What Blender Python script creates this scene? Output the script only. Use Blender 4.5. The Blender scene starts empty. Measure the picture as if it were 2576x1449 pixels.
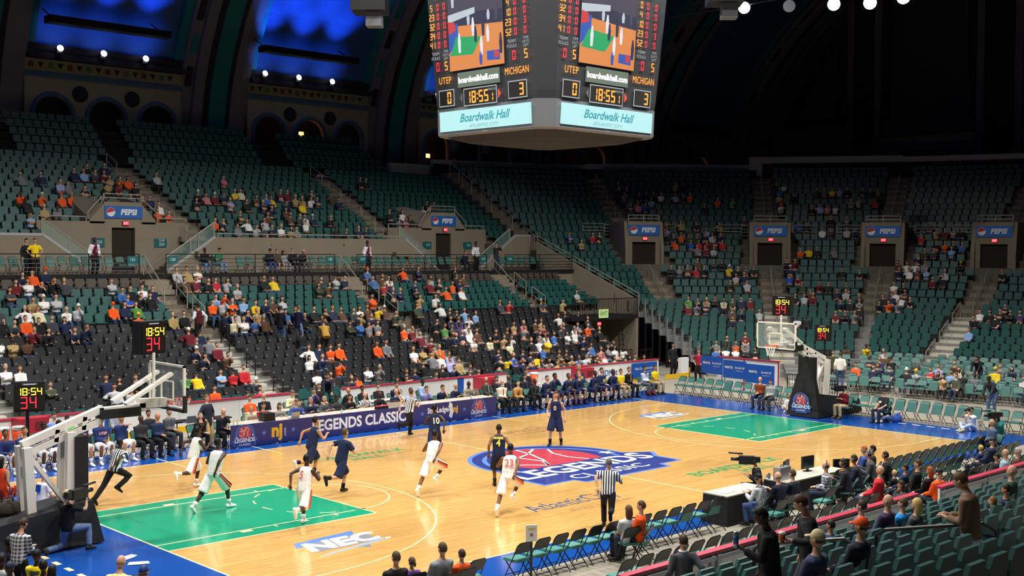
import bpy, math, random
import numpy as np
from mathutils import Vector, Matrix

random.seed(7)
SC = bpy.context.scene
COL = SC.collection

# ---------------------------------------------------------------- camera
cam_d = bpy.data.cameras.new('camera')
cam = bpy.data.objects.new('camera', cam_d)
COL.objects.link(cam)
CX, CY, CZ, YAW, PIT, ROLL, FPX = -26.984, -26.821, 6.881, 0.76122, -0.03457, 0.00771, 2982.7
cam_d.sensor_width = 36.0
cam_d.lens = 36.0 * FPX / 2576.0
cam_d.clip_end = 400
_fw = Vector((math.sin(YAW)*math.cos(PIT), math.cos(YAW)*math.cos(PIT), math.sin(PIT)))
_rt = Vector((math.cos(YAW), -math.sin(YAW), 0)); _up = _rt.cross(_fw)
_r2 = _rt*math.cos(ROLL) + _up*math.sin(ROLL); _u2 = _up*math.cos(ROLL) - _rt*math.sin(ROLL)
cam.matrix_world = Matrix(((_r2.x, _u2.x, -_fw.x, CX), (_r2.y, _u2.y, -_fw.y, CY), (_r2.z, _u2.z, -_fw.z, CZ), (0, 0, 0, 1)))
SC.camera = cam

# ---------------------------------------------------------------- world, exposure, house lights
w = bpy.data.worlds.new('world'); SC.world = w; w.use_nodes = True
w.node_tree.nodes['Background'].inputs[0].default_value = (0.06, 0.09, 0.16, 1)
w.node_tree.nodes['Background'].inputs[1].default_value = 0.02
SC.view_settings.view_transform = 'Standard'; SC.view_settings.look = 'None'
SC.view_settings.exposure = 0.0; SC.view_settings.gamma = 1.0; SC.view_settings.use_curve_mapping = False

def spot(name, loc, tgt, energy, size, blend=0.6, color=(1, 0.97, 0.92), rad=0.35):
    d = bpy.data.lights.new(name, 'SPOT'); d.energy = energy; d.spot_size = math.radians(size); d.spot_blend = blend
    d.color = color; d.shadow_soft_size = rad
    o = bpy.data.objects.new(name, d); COL.objects.link(o); o.location = loc
    o.rotation_euler = (Vector(tgt) - Vector(loc)).to_track_quat('-Z', 'Y').to_euler()
    return o
# court lighting: two overhead trusses along the court, lamps pointing down on to the floor and lower stands
KEY = 12800
for i in range(5):
    for s in (-1, 1):
        x = -20 + i*10.0
        spot('truss_lamp_light', (x, s*11.0, 25.5), (x*0.8, s*-1.5, 0), KEY, 112, 0.9)
# wide lamps that reach the far stand and the end stand
for i in range(4):
    spot('stand_lamp_light', (-16 + i*12.0, 2.0, 26.5), (-14 + i*12.0, 21.0, 3.0), 7000, 70, 1.0)
for y in (-2, 10):
    spot('stand_lamp_light', (12, y, 26.5), (31, y + 3, 3.0), 7000, 70, 1.0)
for x in (-22, -10, 2):
    spot('stand_lamp_light', (x, -4, 25.5), (x, -19.0, 2.0), 6500, 95, 0.9)

# ---------------------------------------------------------------- materials
MATS = {}
def _lin(c): return tuple(((v/12.92) if v <= 0.04045 else ((v+0.055)/1.055)**2.4) for v in c)
def rgb(h): h = h.lstrip('#'); return _lin(tuple(int(h[i:i+2], 16)/255 for i in (0, 2, 4)))
def mat(name, col, rough=0.6, metal=0.0, noise=0.0, nscale=8.0, bump=0.0, emit=None, estr=0.0, coat=0.0, trans=0.0, alpha=1.0, spec=0.5):
    if name in MATS: return MATS[name]
    m = bpy.data.materials.new(name); m.use_nodes = True; MATS[name] = m
    nt = m.node_tree; b = nt.nodes['Principled BSDF']
    c = rgb(col) if isinstance(col, str) else col
    b.inputs['Base Color'].default_value = (*c, 1); b.inputs['Roughness'].default_value = rough
    b.inputs['Metallic'].default_value = metal; b.inputs['Coat Weight'].default_value = coat
    b.inputs['Specular IOR Level'].default_value = spec
    b.inputs['Coat Roughness'].default_value = 0.12
    b.inputs['Transmission Weight'].default_value = trans; b.inputs['Alpha'].default_value = alpha
    if emit is not None:
        e = rgb(emit) if isinstance(emit, str) else emit
        b.inputs['Emission Color'].default_value = (*e, 1); b.inputs['Emission Strength'].default_value = estr
    if noise or bump:
        tc = nt.nodes.new('ShaderNodeTexCoord'); nz = nt.nodes.new('ShaderNodeTexNoise')
        nz.inputs['Scale'].default_value = nscale; nz.inputs['Detail'].default_value = 5
        nt.links.new(tc.outputs['Object'], nz.inputs['Vector'])
        if noise:
            mx = nt.nodes.new('ShaderNodeMixRGB'); mx.inputs['Color1'].default_value = (*[v*(1-noise) for v in c], 1)
            mx.inputs['Color2'].default_value = (*[min(1, v*(1+noise)) for v in c], 1)
            nt.links.new(nz.outputs['Fac'], mx.inputs['Fac']); nt.links.new(mx.outputs['Color'], b.inputs['Base Color'])
        if bump:
            bp = nt.nodes.new('ShaderNodeBump'); bp.inputs['Strength'].default_value = bump
            nt.links.new(nz.outputs['Fac'], bp.inputs['Height']); nt.links.new(bp.outputs['Normal'], b.inputs['Normal'])
    return m
def mat_obj(name, rough=0.75, noise=0.12, nscale=14.0, kind=None):
    """cloth / skin / hair: the colour is the object's own colour"""
    if name in MATS: return MATS[name]
    m = bpy.data.materials.new(name); m.use_nodes = True; MATS[name] = m
    nt = m.node_tree; b = nt.nodes['Principled BSDF']; b.inputs['Roughness'].default_value = rough
    b.inputs['Specular IOR Level'].default_value = 0.3
    oi = nt.nodes.new('ShaderNodeObjectInfo'); tc = nt.nodes.new('ShaderNodeTexCoord')
    nz = nt.nodes.new('ShaderNodeTexNoise'); nz.inputs['Scale'].default_value = nscale; nz.inputs['Detail'].default_value = 4
    nt.links.new(tc.outputs['Object'], nz.inputs['Vector'])
    mr = nt.nodes.new('ShaderNodeMapRange'); mr.inputs['To Min'].default_value = 1-noise; mr.inputs['To Max'].default_value = 1+noise
    nt.links.new(nz.outputs['Fac'], mr.inputs['Value'])
    mu = nt.nodes.new('ShaderNodeVectorMath'); mu.operation = 'SCALE'
    nt.links.new(oi.outputs['Color'], mu.inputs[0]); nt.links.new(mr.outputs['Result'], mu.inputs['Scale'])
    out = mu.outputs['Vector']
    if kind:
        sp = nt.nodes.new('ShaderNodeSeparateXYZ'); nt.links.new(tc.outputs['Object'], sp.inputs[0])
        def wave(sock, freq, thr):
            a = nt.nodes.new('ShaderNodeMath'); a.operation = 'MULTIPLY'; a.inputs[1].default_value = freq; nt.links.new(sock, a.inputs[0])
            s = nt.nodes.new('ShaderNodeMath'); s.operation = 'SINE'; nt.links.new(a.outputs[0], s.inputs[0])
            g = nt.nodes.new('ShaderNodeMath'); g.operation = 'GREATER_THAN'; g.inputs[1].default_value = thr; nt.links.new(s.outputs[0], g.inputs[0])
            return g.outputs[0]
        mx = nt.nodes.new('ShaderNodeMixRGB')
        if kind == 'stripe':
            nt.links.new(wave(sp.outputs['X'], 2*math.pi/0.062, 0.0), mx.inputs['Fac']); mx.inputs['Color2'].default_value = (0.012, 0.012, 0.014, 1)
        elif kind == 'hstripe':
            nt.links.new(wave(sp.outputs['Z'], 2*math.pi/0.14, 0.1), mx.inputs['Fac']); mx.inputs['Color2'].default_value = (0.01, 0.012, 0.03, 1)
        else:
            ad = nt.nodes.new('ShaderNodeMath'); ad.operation = 'ADD'
            nt.links.new(wave(sp.outputs['X'], 2*math.pi/0.075, 0.2), ad.inputs[0]); nt.links.new(wave(sp.outputs['Z'], 2*math.pi/0.075, 0.2), ad.inputs[1])
            h = nt.nodes.new('ShaderNodeMath'); h.operation = 'MULTIPLY'; h.inputs[1].default_value = 0.5; nt.links.new(ad.outputs[0], h.inputs[0])
            nt.links.new(h.outputs[0], mx.inputs['Fac']); mx.inputs['Color2'].default_value = (0.015, 0.018, 0.03, 1)
        nt.links.new(out, mx.inputs['Color1']); out = mx.outputs['Color']
    nt.links.new(out, b.inputs['Base Color'])
    return m

M_CLOTH = mat_obj('cloth', 0.85, 0.14, 16)
M_SKIN = mat_obj('skin', 0.55, 0.06, 10)
M_HAIR = mat_obj('hair', 0.6, 0.3, 60)
M_STRIPE = mat_obj('striped_cloth', 0.8, 0.05, 10, 'stripe')
M_HSTRIPE = mat_obj('hooped_cloth', 0.8, 0.05, 10, 'hstripe')
M_PLAID = mat_obj('plaid_cloth', 0.85, 0.05, 10, 'plaid')
M_EYE = mat('eye_dark', '#1a1412', 0.3)
M_LIP = mat('lip', '#7a3a34', 0.5)
M_SEATG = mat("seat_green", "#235450", 0.45, noise=0.08, nscale=2)
M_SEATK = mat('seat_black', '#2a2b2e', 0.4, noise=0.1, nscale=3)
M_SEATB = mat('seat_brown', '#4a423c', 0.6, noise=0.1)
M_BLACK = mat('black_metal', '#101113', 0.35, spec=0.6)
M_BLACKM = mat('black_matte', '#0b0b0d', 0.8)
M_PAD = mat('black_padding', '#131417', 0.55, bump=0.15, nscale=25)
M_CONC = mat('concrete', '#8a7f6e', 0.9, noise=0.12, nscale=1.5, bump=0.05)
M_CONCD = mat('concrete_tread', '#6f675a', 0.9, noise=0.16, nscale=1.2)
M_RAIL = mat('steel_rail', '#a9a294', 0.4, metal=0.2)
M_WHITE = mat('white_board', '#e9e9ea', 0.35, noise=0.03, nscale=1)
M_WPAINT = mat('white_paint', '#e8e2d6', 0.35)
M_RED = mat('dasher_red_cap', '#b0304a', 0.4, noise=0.1, nscale=3)
M_YEL = mat('kick_yellow', '#e8b91c', 0.4)
M_BLUE = mat('banner_blue', '#0f4fa8', 0.5)
M_TREAD = mat('riser_grey', '#84837f', 0.8, noise=0.15, nscale=2)
M_STEPW = mat('step_pale', '#c9c2b2', 0.8, noise=0.08, nscale=2)
M_FLOORC = mat('arena_concrete', '#8d8779', 0.85, noise=0.12, nscale=0.7)

# ---------------------------------------------------------------- mesh helpers
def link(o, parent=None):
    COL.objects.link(o)
    if parent is not None: o.parent = parent
    return o
def tag(o, label=None, cat=None, group=None, kind=None):
    if label: o['label'] = label
    if cat: o['category'] = cat
    if group: o['group'] = group
    if kind: o['kind'] = kind
    return o
def thing(name, label, cat, loc=(0, 0, 0), rz=0.0, group=None):
    o = bpy.data.objects.new(name, None); o.empty_display_size = 0.1; COL.objects.link(o)
    o.location = loc; o.rotation_euler = (0, 0, math.radians(rz))
    return tag(o, label, cat, group)
class MB:
    def __init__(s): s.v = []; s.f = []; s.m = []; s.cur = 0
    def face(s, idx): s.f.append(tuple(idx)); s.m.append(s.cur)
    def poly(s, pts):
        b = len(s.v); s.v += [tuple(p) for p in pts]; s.face(range(b, b+len(pts))); return s
    def box(s, c, d, rz=0.0, M=None):
        b = len(s.v); hx, hy, hz = d[0]/2, d[1]/2, d[2]/2; cs, sn = math.cos(rz), math.sin(rz)
        for z in (-hz, hz):
            for x, y in ((-hx, -hy), (hx, -hy), (hx, hy), (-hx, hy)):
                s.v.append((c[0]+x*cs-y*sn, c[1]+x*sn+y*cs, c[2]+z))
        for q in ((0, 3, 2, 1), (4, 5, 6, 7), (0, 1, 5, 4), (1, 2, 6, 5), (2, 3, 7, 6), (3, 0, 4, 7)): s.face([b+i for i in q])
        return s
    def b2(s, lo, hi): return s.box([(lo[i]+hi[i])/2 for i in range(3)], [abs(hi[i]-lo[i]) for i in range(3)])
    def hexa(s, bot, top):
        b = len(s.v); n = len(bot); s.v += [tuple(p) for p in bot] + [tuple(p) for p in top]
        s.face([b+i for i in range(n)][::-1]); s.face([b+n+i for i in range(n)])
        for i in range(n): j = (i+1) % n; s.face((b+i, b+j, b+n+j, b+n+i))
        return s
    def prism(s, outline, z0, z1): return s.hexa([(x, y, z0) for x, y in outline], [(x, y, z1) for x, y in outline])
    def loft(s, rings, cap=True, closed=True):
        b = len(s.v); n = len(rings[0])
        for r in rings: s.v += [tuple(p) for p in r]
        for k in range(len(rings)-1):
            for i in range(n if closed else n-1):
                j = (i+1) % n; s.face((b+k*n+i, b+k*n+j, b+(k+1)*n+j, b+(k+1)*n+i))
        if cap: s.face([b+i for i in range(n)][::-1]); s.face([b+(len(rings)-1)*n+i for i in range(n)])
        return s
    def tube(s, path, r, n=6, cap=True):
        P = [Vector(p) for p in path]; rings = []; prev = None
        for i, p in enumerate(P):
            d = (P[min(i+1, len(P)-1)] - P[max(i-1, 0)])
            if d.length < 1e-9: d = Vector((0, 0, 1))
            d.normalize()
            if prev is None: a = Vector((0, 0, 1)) if abs(d.z) < 0.9 else Vector((1, 0, 0))
            else: a = prev
            x = a - d*a.dot(d)
            if x.length < 1e-6: x = Vector((1, 0, 0)) - d*d.x
            x.normalize(); prev = x; y = d.cross(x)
            rr = r[i] if isinstance(r, (list, tuple)) else r
            rings.append([p + x*(rr*math.cos(2*math.pi*k/n+math.pi/n)) + y*(rr*math.sin(2*math.pi*k/n+math.pi/n)) for k in range(n)])
        return s.loft(rings, cap)
    def disc(s, c, r, n=16, axis='z', ry=None):
        ry = ry or r; pts = []
        for k in range(n):
            a = 2*math.pi*k/n; u, v = r*math.cos(a), ry*math.sin(a)
            pts.append((c[0]+u, c[1]+v, c[2]) if axis == 'z' else ((c[0]+u, c[1], c[2]+v) if axis == 'y' else (c[0], c[1]+u, c[2]+v)))
        return s.poly(pts)
    def lathe(s, c, prof, n=14):
        return s.loft([[(c[0]+r*math.cos(2*math.pi*k/n), c[1]+r*math.sin(2*math.pi*k/n), c[2]+z) for k in range(n)] for r, z in prof])
    def xf(s, M, start=0):
        for i in range(start, len(s.v)): s.v[i] = tuple(M @ Vector(s.v[i]))
        return s
    def mesh(s, name, mats, smooth=False):
        me = bpy.data.meshes.new(name); me.from_pydata(s.v, [], s.f)
        mats = mats if isinstance(mats, (list, tuple)) else [mats]
        for m in mats: me.materials.append(m)
        if len(mats) > 1: me.polygons.foreach_set('material_index', s.m)
        if smooth: me.polygons.foreach_set('use_smooth', [True]*len(s.f))
        me.update(); return me
    def build(s, name, mats, parent=None, smooth=False, loc=None, rz=0.0):
        o = bpy.data.objects.new(name, s.mesh(name, mats, smooth)); link(o, parent)
        if loc is not None: o.location = loc; o.rotation_euler = (0, 0, math.radians(rz))
        return o
def struct(o): o['kind'] = 'structure'; return o

_fontcache = {}
def text_mesh(txt, size=1.0, extrude=0.0, shear=0.0, align='CENTER', bold=0.0, xs=1.0, space=1.0):
    """mesh arrays (verts, faces) of lettering in the XY plane, built with the built-in font"""
    key = (txt, size, extrude, shear, align, bold, xs, space)
    if key not in _fontcache:
        cu = bpy.data.curves.new('t', 'FONT'); cu.body = txt; cu.size = size; cu.extrude = extrude; cu.shear = shear
        cu.align_x = align; cu.align_y = 'CENTER'; cu.offset = bold; cu.space_character = space; cu.resolution_u = 3
        o = bpy.data.objects.new('t', cu); me = bpy.data.meshes.new_from_object(o)
        vs = [(v.co.x*xs, v.co.y, v.co.z) for v in me.vertices]; fs = [tuple(p.vertices) for p in me.polygons]
        bpy.data.objects.remove(o); bpy.data.curves.remove(cu); bpy.data.meshes.remove(me)
        _fontcache[key] = (vs, fs)
    return _fontcache[key]
def put_text(txt, size, M, material, parent, name='lettering', **kw):
    vs, fs = text_mesh(txt, size, **kw); mb = MB(); mb.v = [tuple(M @ Vector(v)) for v in vs]; mb.f = list(fs); mb.m = [0]*len(fs)
    return mb.build(name, material, parent)
def frame(o, x, y):
    """4x4 from origin o, x axis, y axis"""
    x = Vector(x).normalized(); y = Vector(y).normalized(); z = x.cross(y).normalized(); y = z.cross(x)
    return Matrix(((x.x, y.x, z.x, o[0]), (x.y, y.y, z.y, o[1]), (x.z, y.z, z.z, o[2]), (0, 0, 0, 1)))
def copy_tree(o, parent=None):
    c = o.copy(); COL.objects.link(c); c.parent = parent
    for ch in list(o.children): copy_tree(ch, c)
    return c
# ---------------------------------------------------------------- plan of the seating bowl (pure geometry)
PITCH = 0.53
def _d(a): a = math.radians(a); return (math.sin(a), math.cos(a))          # heading from +Y towards +X
ROWS = []          # dict(sec, k, p0, p1, z, face=(fx,fy), kind)
def add_row(sec, k, p0, p1, z, kind):
    L = math.hypot(p1[0]-p0[0], p1[1]-p0[1])
    if L < PITCH: return
    dx, dy = (p1[0]-p0[0])/L, (p1[1]-p0[1])/L
    n = int(L/PITCH); mg = (L-n*PITCH)/2
    ROWS.append(dict(sec=sec, k=k, p0=p0, p1=p1, z=z, face=(dy, -dx), kind=kind, n=n, mg=mg, d=(dx, dy)))
def seat_pos(r, j):
    t = r['mg']+(j+0.5)*PITCH
    return (r['p0'][0]+r['d'][0]*t, r['p0'][1]+r['d'][1]*t, r['z'])
def cut(x0, x1, gaps):
    segs = [(x0, x1)]
    for a, b in gaps:
        out = []
        for s in segs:
            if b <= s[0] or a >= s[1]: out.append(s)
            else:
                if a > s[0]: out.append((s[0], a))
                if b < s[1]: out.append((b, s[1]))
        segs = out
    return segs
# far lower stand: 9 black riser rows, 4 green rows, 1 brown row under the walkway
NB = 11
FL_Y = [13.6+0.71*i for i in range(NB)] + [21.45+0.81*i for i in range(5)]
FL_Z = [0.0, 0.15, 0.39, 0.64, 0.9, 1.17, 1.45, 1.72, 2.0, 2.36, 2.67, 3.12, 3.42, 3.76, 4.08, 4.49]
FL_AISLE = [-11.9, -0.85, 10.15, 21.0]
def fl_x1(i): return (21.8 if i < 5 else 22.6) if i < NB else 26.3
def fl_aisle(a, i): return (a, 0.6) if i >= NB else (a+0.25, 0.55)
for i in range(16):
    gaps = [(fl_aisle(a, i)[0]-fl_aisle(a, i)[1], fl_aisle(a, i)[0]+fl_aisle(a, i)[1]) for a in (FL_AISLE if i >= NB else FL_AISLE[:3])]
    kind = ('endrise' if i < 2 else 'black') if i < NB else ('green' if i < 15 else 'brown')
    for a, b in cut(-19.0, fl_x1(i), gaps): add_row('FL', i, (a, FL_Y[i]), (b, FL_Y[i]), FL_Z[i], kind)
# far upper stand
FU_Y = [29.2+0.85*k for k in range(13)]
FU_Z = [6.72+0.371*k for k in range(13)]
VOMS = [0.2, 21.4]
FU_AISLE = [(-9.0, 0.0), (3.9, 0.0), (16.7, 0.12)]
def fu_right(k): return 27.2 + 0.176*(FU_Y[k]-26.0)
for k in range(13):
    gaps = [(a+s*(FU_Y[k]-29.2)-0.7, a+s*(FU_Y[k]-29.2)+0.7) for a, s in FU_AISLE]
    for v in VOMS: gaps.append((v-(4.3 if k < 2 else 1.75), v+(3.5 if k < 2 else 1.75))) if k < 4 else None
    for a, b in cut(-17.0, fu_right(k)-0.7, gaps): add_row('FU', k, (a, FU_Y[k]), (b, FU_Y[k]), FU_Z[k], 'green')
# dark top tier of the far side
FT_Y = [41.2+0.55*k for k in range(5)]; FT_Z = [11.75+0.5*k for k in range(5)]
for k in range(5):
    for a, b in cut(-12.0, 25.6-0.4*k, [(-2.5, -1.2), (4.6, 5.8), (15.2, 17.2)]): add_row('FT', k, (a, FT_Y[k]), (b, FT_Y[k]), FT_Z[k], 'dark')
# end bowl: facets turning from the far side round to the end
CORN = [((27.0, 26.0), 10.0), ((33.2, 23.7), 32.5), ((39.0, 17.9), 52.5), ((42.5, 11.8), 66.0), ((44.5, 5.5), 78.0), ((46.6, -9.5), 88.0)]
NORM = [20.0, 45.0, 60.0, 72.0, 83.0]
def corner(i, o, n):
    (px, py), al = CORN[i]; dx, dy = _d(al); t = o/math.cos(math.radians(al-n))
    return (px+dx*t, py+dy*t)
def facet_line(i, o, trim=0.0):
    a = corner(i, o, NORM[i]); b = corner(i+1, o, NORM[i]); L = math.hypot(b[0]-a[0], b[1]-a[1]); u = ((b[0]-a[0])/L, (b[1]-a[1])/L)
    return (a[0]+u[0]*trim, a[1]+u[1]*trim), (b[0]-u[0]*trim, b[1]-u[1]*trim)
def end_z(k): return 5.38+0.43*k
WALL_T, WALL_B = (27.1, 27.6), (28.9, 20.5)         # diagonal side wall of the end bowl
def end_left(k):                                     # left end of facet A below the far upper stand
    o = 0.87*k; a, b = facet_line(0, o)
    if k >= 3: return a
    t = (3-k)/8.0; w = (WALL_T[0]+(WALL_B[0]-WALL_T[0])*t, WALL_T[1]+(WALL_B[1]-WALL_T[1])*t)
    u = (b[0]-a[0], b[1]-a[1]); L2 = u[0]**2+u[1]**2; s = ((w[0]-a[0])*u[0]+(w[1]-a[1])*u[1])/L2
    return (a[0]+u[0]*s, a[1]+u[1]*s)
EV = [1, 2, 3, 4]                                    # corners that carry a tunnel mouth
for i in range(5):
    for k in range(-5, 17):
        o = 0.87*k
        lw = 1.75 if (k in (0, 1, 2, 3, 4) and i in EV) else 0.75
        rw = 1.75 if (k in (0, 1, 2, 3, 4) and i+1 in EV) else 0.75
        a, _ = facet_line(i, o, lw); _, b = facet_line(i, o, rw)
        if i == 0:
            a = end_left(k)
            if k >= 3: a = facet_line(i, o, 0.75)[0]
        add_row('E'+'ABCDE'[i], k, a, b, end_z(k), 'green')
# lower end risers
def low_z(j): return max(0.1, 3.0-0.3*j)
def low_o(j): return -5.7-0.88*j
for j in range(10):
    o = low_o(j)
    for i in ((1, 2, 3, 4) if j < 8 else (1,)):
        a, _ = facet_line(i, o, 0.7 if i != 3 else 0.25); _, b = facet_line(i, o, 0.7 if i != 2 else 0.25)
        if i == 1: a0, b0 = facet_line(1, o); u = (b0[0]-a0[0], b0[1]-a0[1]); L = math.hypot(*u); e = 2.0-0.15*j; a = (a0[0]-u[0]/L*e, a0[1]-u[1]/L*e)
        add_row('L'+'ABCDE'[i], j, a, b, low_z(j), 'endrise')
# shallow floor rows of folding chairs behind the right basket
for j in range(8):
    o = -13.6-1.0*j
    for i in (2, 3, 4):
        a, _ = facet_line(i, o, 0.1); _, b = facet_line(i, o, 0.1)
        a0, b0 = facet_line(i, 0)
        if (b[0]-a[0])*(b0[0]-a0[0])+(b[1]-a[1])*(b0[1]-a0[1]) <= 0: continue
        if i == 2: L = math.hypot(b[0]-a[0], b[1]-a[1]); u = ((b[0]-a[0])/L, (b[1]-a[1])/L); t = min(L-0.6, 2.2); a = (a[0]+u[0]*max(t, 0), a[1]+u[1]*max(t, 0))
        add_row('P'+'ABCDE'[i], j, a, b, max(0.02, 0.62-0.12*j), 'fold')
# near stand (camera side), seen from behind
NR_Y = [-14.7-0.82*j for j in range(9)]; NR_Z = [0.65+0.27*j for j in range(9)]
for j in range(9):
    for a, b in cut(-17.5, 6.5, ([(-15.2, -12.4)] if j < 5 else [])): add_row('NR', j, (b, NR_Y[j]), (a, NR_Y[j]), NR_Z[j], 'near')
ROWIDX = {}
for _i, _r in enumerate(ROWS): ROWIDX.setdefault((_r['sec'], _r['k']), []).append(_i)
# ---------------------------------------------------------------- who sits where: row,seat,clothing code
CROWD = '''1 15Nk 16R
2 8Rl 9W 12S 17R 16G
3 2N 3Dl 4Nk 5Y 6Yl 7K 8Nb 9W 11Cl 12W 14Cl 15N 16Nl 17D 18L
5 7S 13O
6 4Ql 5Ok 10Kl 11N 14K 15N 17Q
7 10L 9Tg 13D 2K 3Nb 4N 5Sl 6S 7Ny 11W 12K 14W
9 6S 7S 17Qh
10 2Wd 3Dl 7Wk 8Gg 13K 17T 16X
11 1K 3Vn 5Nl 6Yd 8Kd 9F 10K 13B 15I 2Yd 17Wl 18Wd 16G
13 6N 7Kl 8K 2F 12E 13Yk 15L 16Rk 17R
14 16Wn 15G 17X 5Ok
15 2Nl 5Nk 8Bd 15B 18K
18 3Wl 4N 14Wb 15Tk 16T 17On
19 15N 8Kn 9W 10Y 5Cd
21 0Wg 1Wl 15Nl 17D
22 5N 17M 4Wl 6O 7O 11O 12G
23 1W 3Cl 5T 6W 10G 12B 11W 14Wl 15W 19Kg
25 17M 15Nh
26 17Mb
27 1Nb 2W 0Nb 3D 5K 7K 9G 11N 12M 16W 14Q 15Nn 17G 18O
29 16Q 17Gk
30 5Kd 16Og 17Mb
31 1F 2Pd 3Wk 0E 9T 10Ig 12D 13Tl 20N
33 1Wd 2Td 3Dd 16Mh 17Nk
34 17Fk 11F 12Bd 13G 14G
35 0K 2N 3P 4Wk 17W 18Kn 20N
37 4Mn 5K 7N 8N
38 7Kn 0C 1Wn 2Bg 3Dg 9N 13T 14N 17F
39 4K 5L 3K 6L
41 3Q 13Oy 2K 4O 5K 6Q 7Nl 16Tb 17K
42 0Nl 1Sk 2N 3Tn 6B 7N 9K 13Q 14W 15D 17Dh 10K 11N 12D 16Yl
43 3Wl 0F 11Q 12R 17Qg 20T
45 14E 3Q 5Wg 6C 8Wb 9Sh 12Oo 13N
46 0O 1So 2Og 4Y 5N 3L 6Dg 7Sl 17O
47 2T 4W
48 4S
50 6T 7Wh 8S 14V 15K 16K
51 2R 1L
52 0Ng 1Nn 3Kl 7O 9W
55 14B 15K 16W 17N 5Q
56 4Sg 13F 14Dl
57 1N 0Rn 4N 6M 7Kg 9O 10N
60 6M 7W 8K 9K 10Qn 14S
61 0D 1M 2K 3R 4Sl 8K 9Y 14Q 16Sk 17N
62 0B 1Dl 2W 7Sl 11K 12Dl
65 7N 8O 9No
66 0S 1T 2Wb
67 0Bo 5O 7N 12K
71 2G 4S 5Q 6N 7Wn 8Tl 9G 14Kd 15N 17Nb 18N
74 6L
75 0O 1N 4Wl 6S 11W
78 8Tn 9Gd
79 0Ol 1O
80 4F 7D 10Dl 11Q 12W 13Nh 15K
81 0G 1Il 2K
84 7Kd
85 1W
86 9N 11D
87 0K 2Wl
90 7Od 9Oh 11Oo 12Ob 13W 14Nk 15N 18S 19Dr 20N
91 5Xb 1K 7Kl 9Ny 10N 12N 14Y
92 6W 7K
94 14K
95 2Kh 3I 4Mh 5N 9Dl 10B 11Y 14Tn 15Tn 16W 17Nk 20N
96 8K 9Q
98 12X 13G 17T 20Kl 18Ml
99 7Yn 8C 13M 14M 17K 20D
102 9G 11N 19O 18Tl 20Ol
106 15N 16L 17Q 18M
107 0S 8I
110 17K 19N
112 2K 3K
152 4T
153 3V 6R 7K
168 6F 8S
169 7Sl 8N
170 7Yh 8K 9Dl 10K 0K 1G 2D 3R 4N
171 4D 6F 7K
173 3G 4M 5S
174 1O 5R 4R 3V 6M 7R
175 0K 1N 2O 3F 4F 5K 6S 7N
176 0L 1X 6L 7K
177 1N 3D 5T 7K 10T
178 14P
180 0Q 1I 2V 10K
181 3L 12O 14E
182 0G 2K 3K 4K 5W 7S 8K 9O
183 0Kh 1K
184 0F 8T 9K
189 2D 5N 6S
190 1F 3M 4K 6F
191 0V 1M
192 0Nh 6K 8K
193 0K 1M
195 0O 1Y 2K 4G
198 3W 4D 6S 7N
199 2B 3K
200 6K 8G
201 0K
202 0W 5X 6I 4K 7W
203 0R 9G 10T 12R
204 2K 0S 13K
205 0B 5D 6G 7Y 8S 9K 11N 12N 13D
206 0K 1W
211 0W 1Q
212 0W 1K
213 4M 5K
214 0N 3Ln 5Sg 1W 2Dl
215 0Dl 1W 2W 3G 7Ky
216 0N
217 1Q 2Q 4L
218 2K 3O 4K 5B
219 0R
220 2T 3M 4G 5K
221 9Y 10E 3D
236 0K
256 0K 1S 2Mb 7Ky
257 0K 1N 2Wb 3K
259 4E 5Q 6Tn 7K 8Cl 9F 10N 11M
260 7G 5N 6K
261 1O 2G 0K
262 2K
263 3M 4G 5N 7K
264 7K
266 1K 2K 3K 0W 4P
267 7D 8N 10S
268 6G 4M 5K
270 2K 0K
271 6N
272 0Wd 1Kd
278 0L
283 3F 5M
287 3O 1G 4G
288 0B 1Wd 2W 3K 4Kl
289 1Dd
290 0Yd
293 2Sg
296 2D
299 1Nk 2P 3Kk
300 3D 7G 8Nl
303 2X 4Cl 7Yy
305 0O 2N 3N
306 2R 4Wk 6Y
308 2N
309 0Kh 1Sy 3Kl 5Kd 6Gd 4L 10S
312 4Tl 5F'''
OCCUPIED = [(int(l.split()[0]), int(e.rstrip('ABCDEFGHIJKLMNOPQRSTUVWXYZabcdefghijklmnopqrstuvwxyz'))) for l in CROWD.split('\n') for e in l.split()[1:]] + [(320, 20), (322, 25), (322, 24), (316, 27), (316, 25), (318, 26), (318, 25), (320, 27), (323, 38), (323, 36)]
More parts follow.
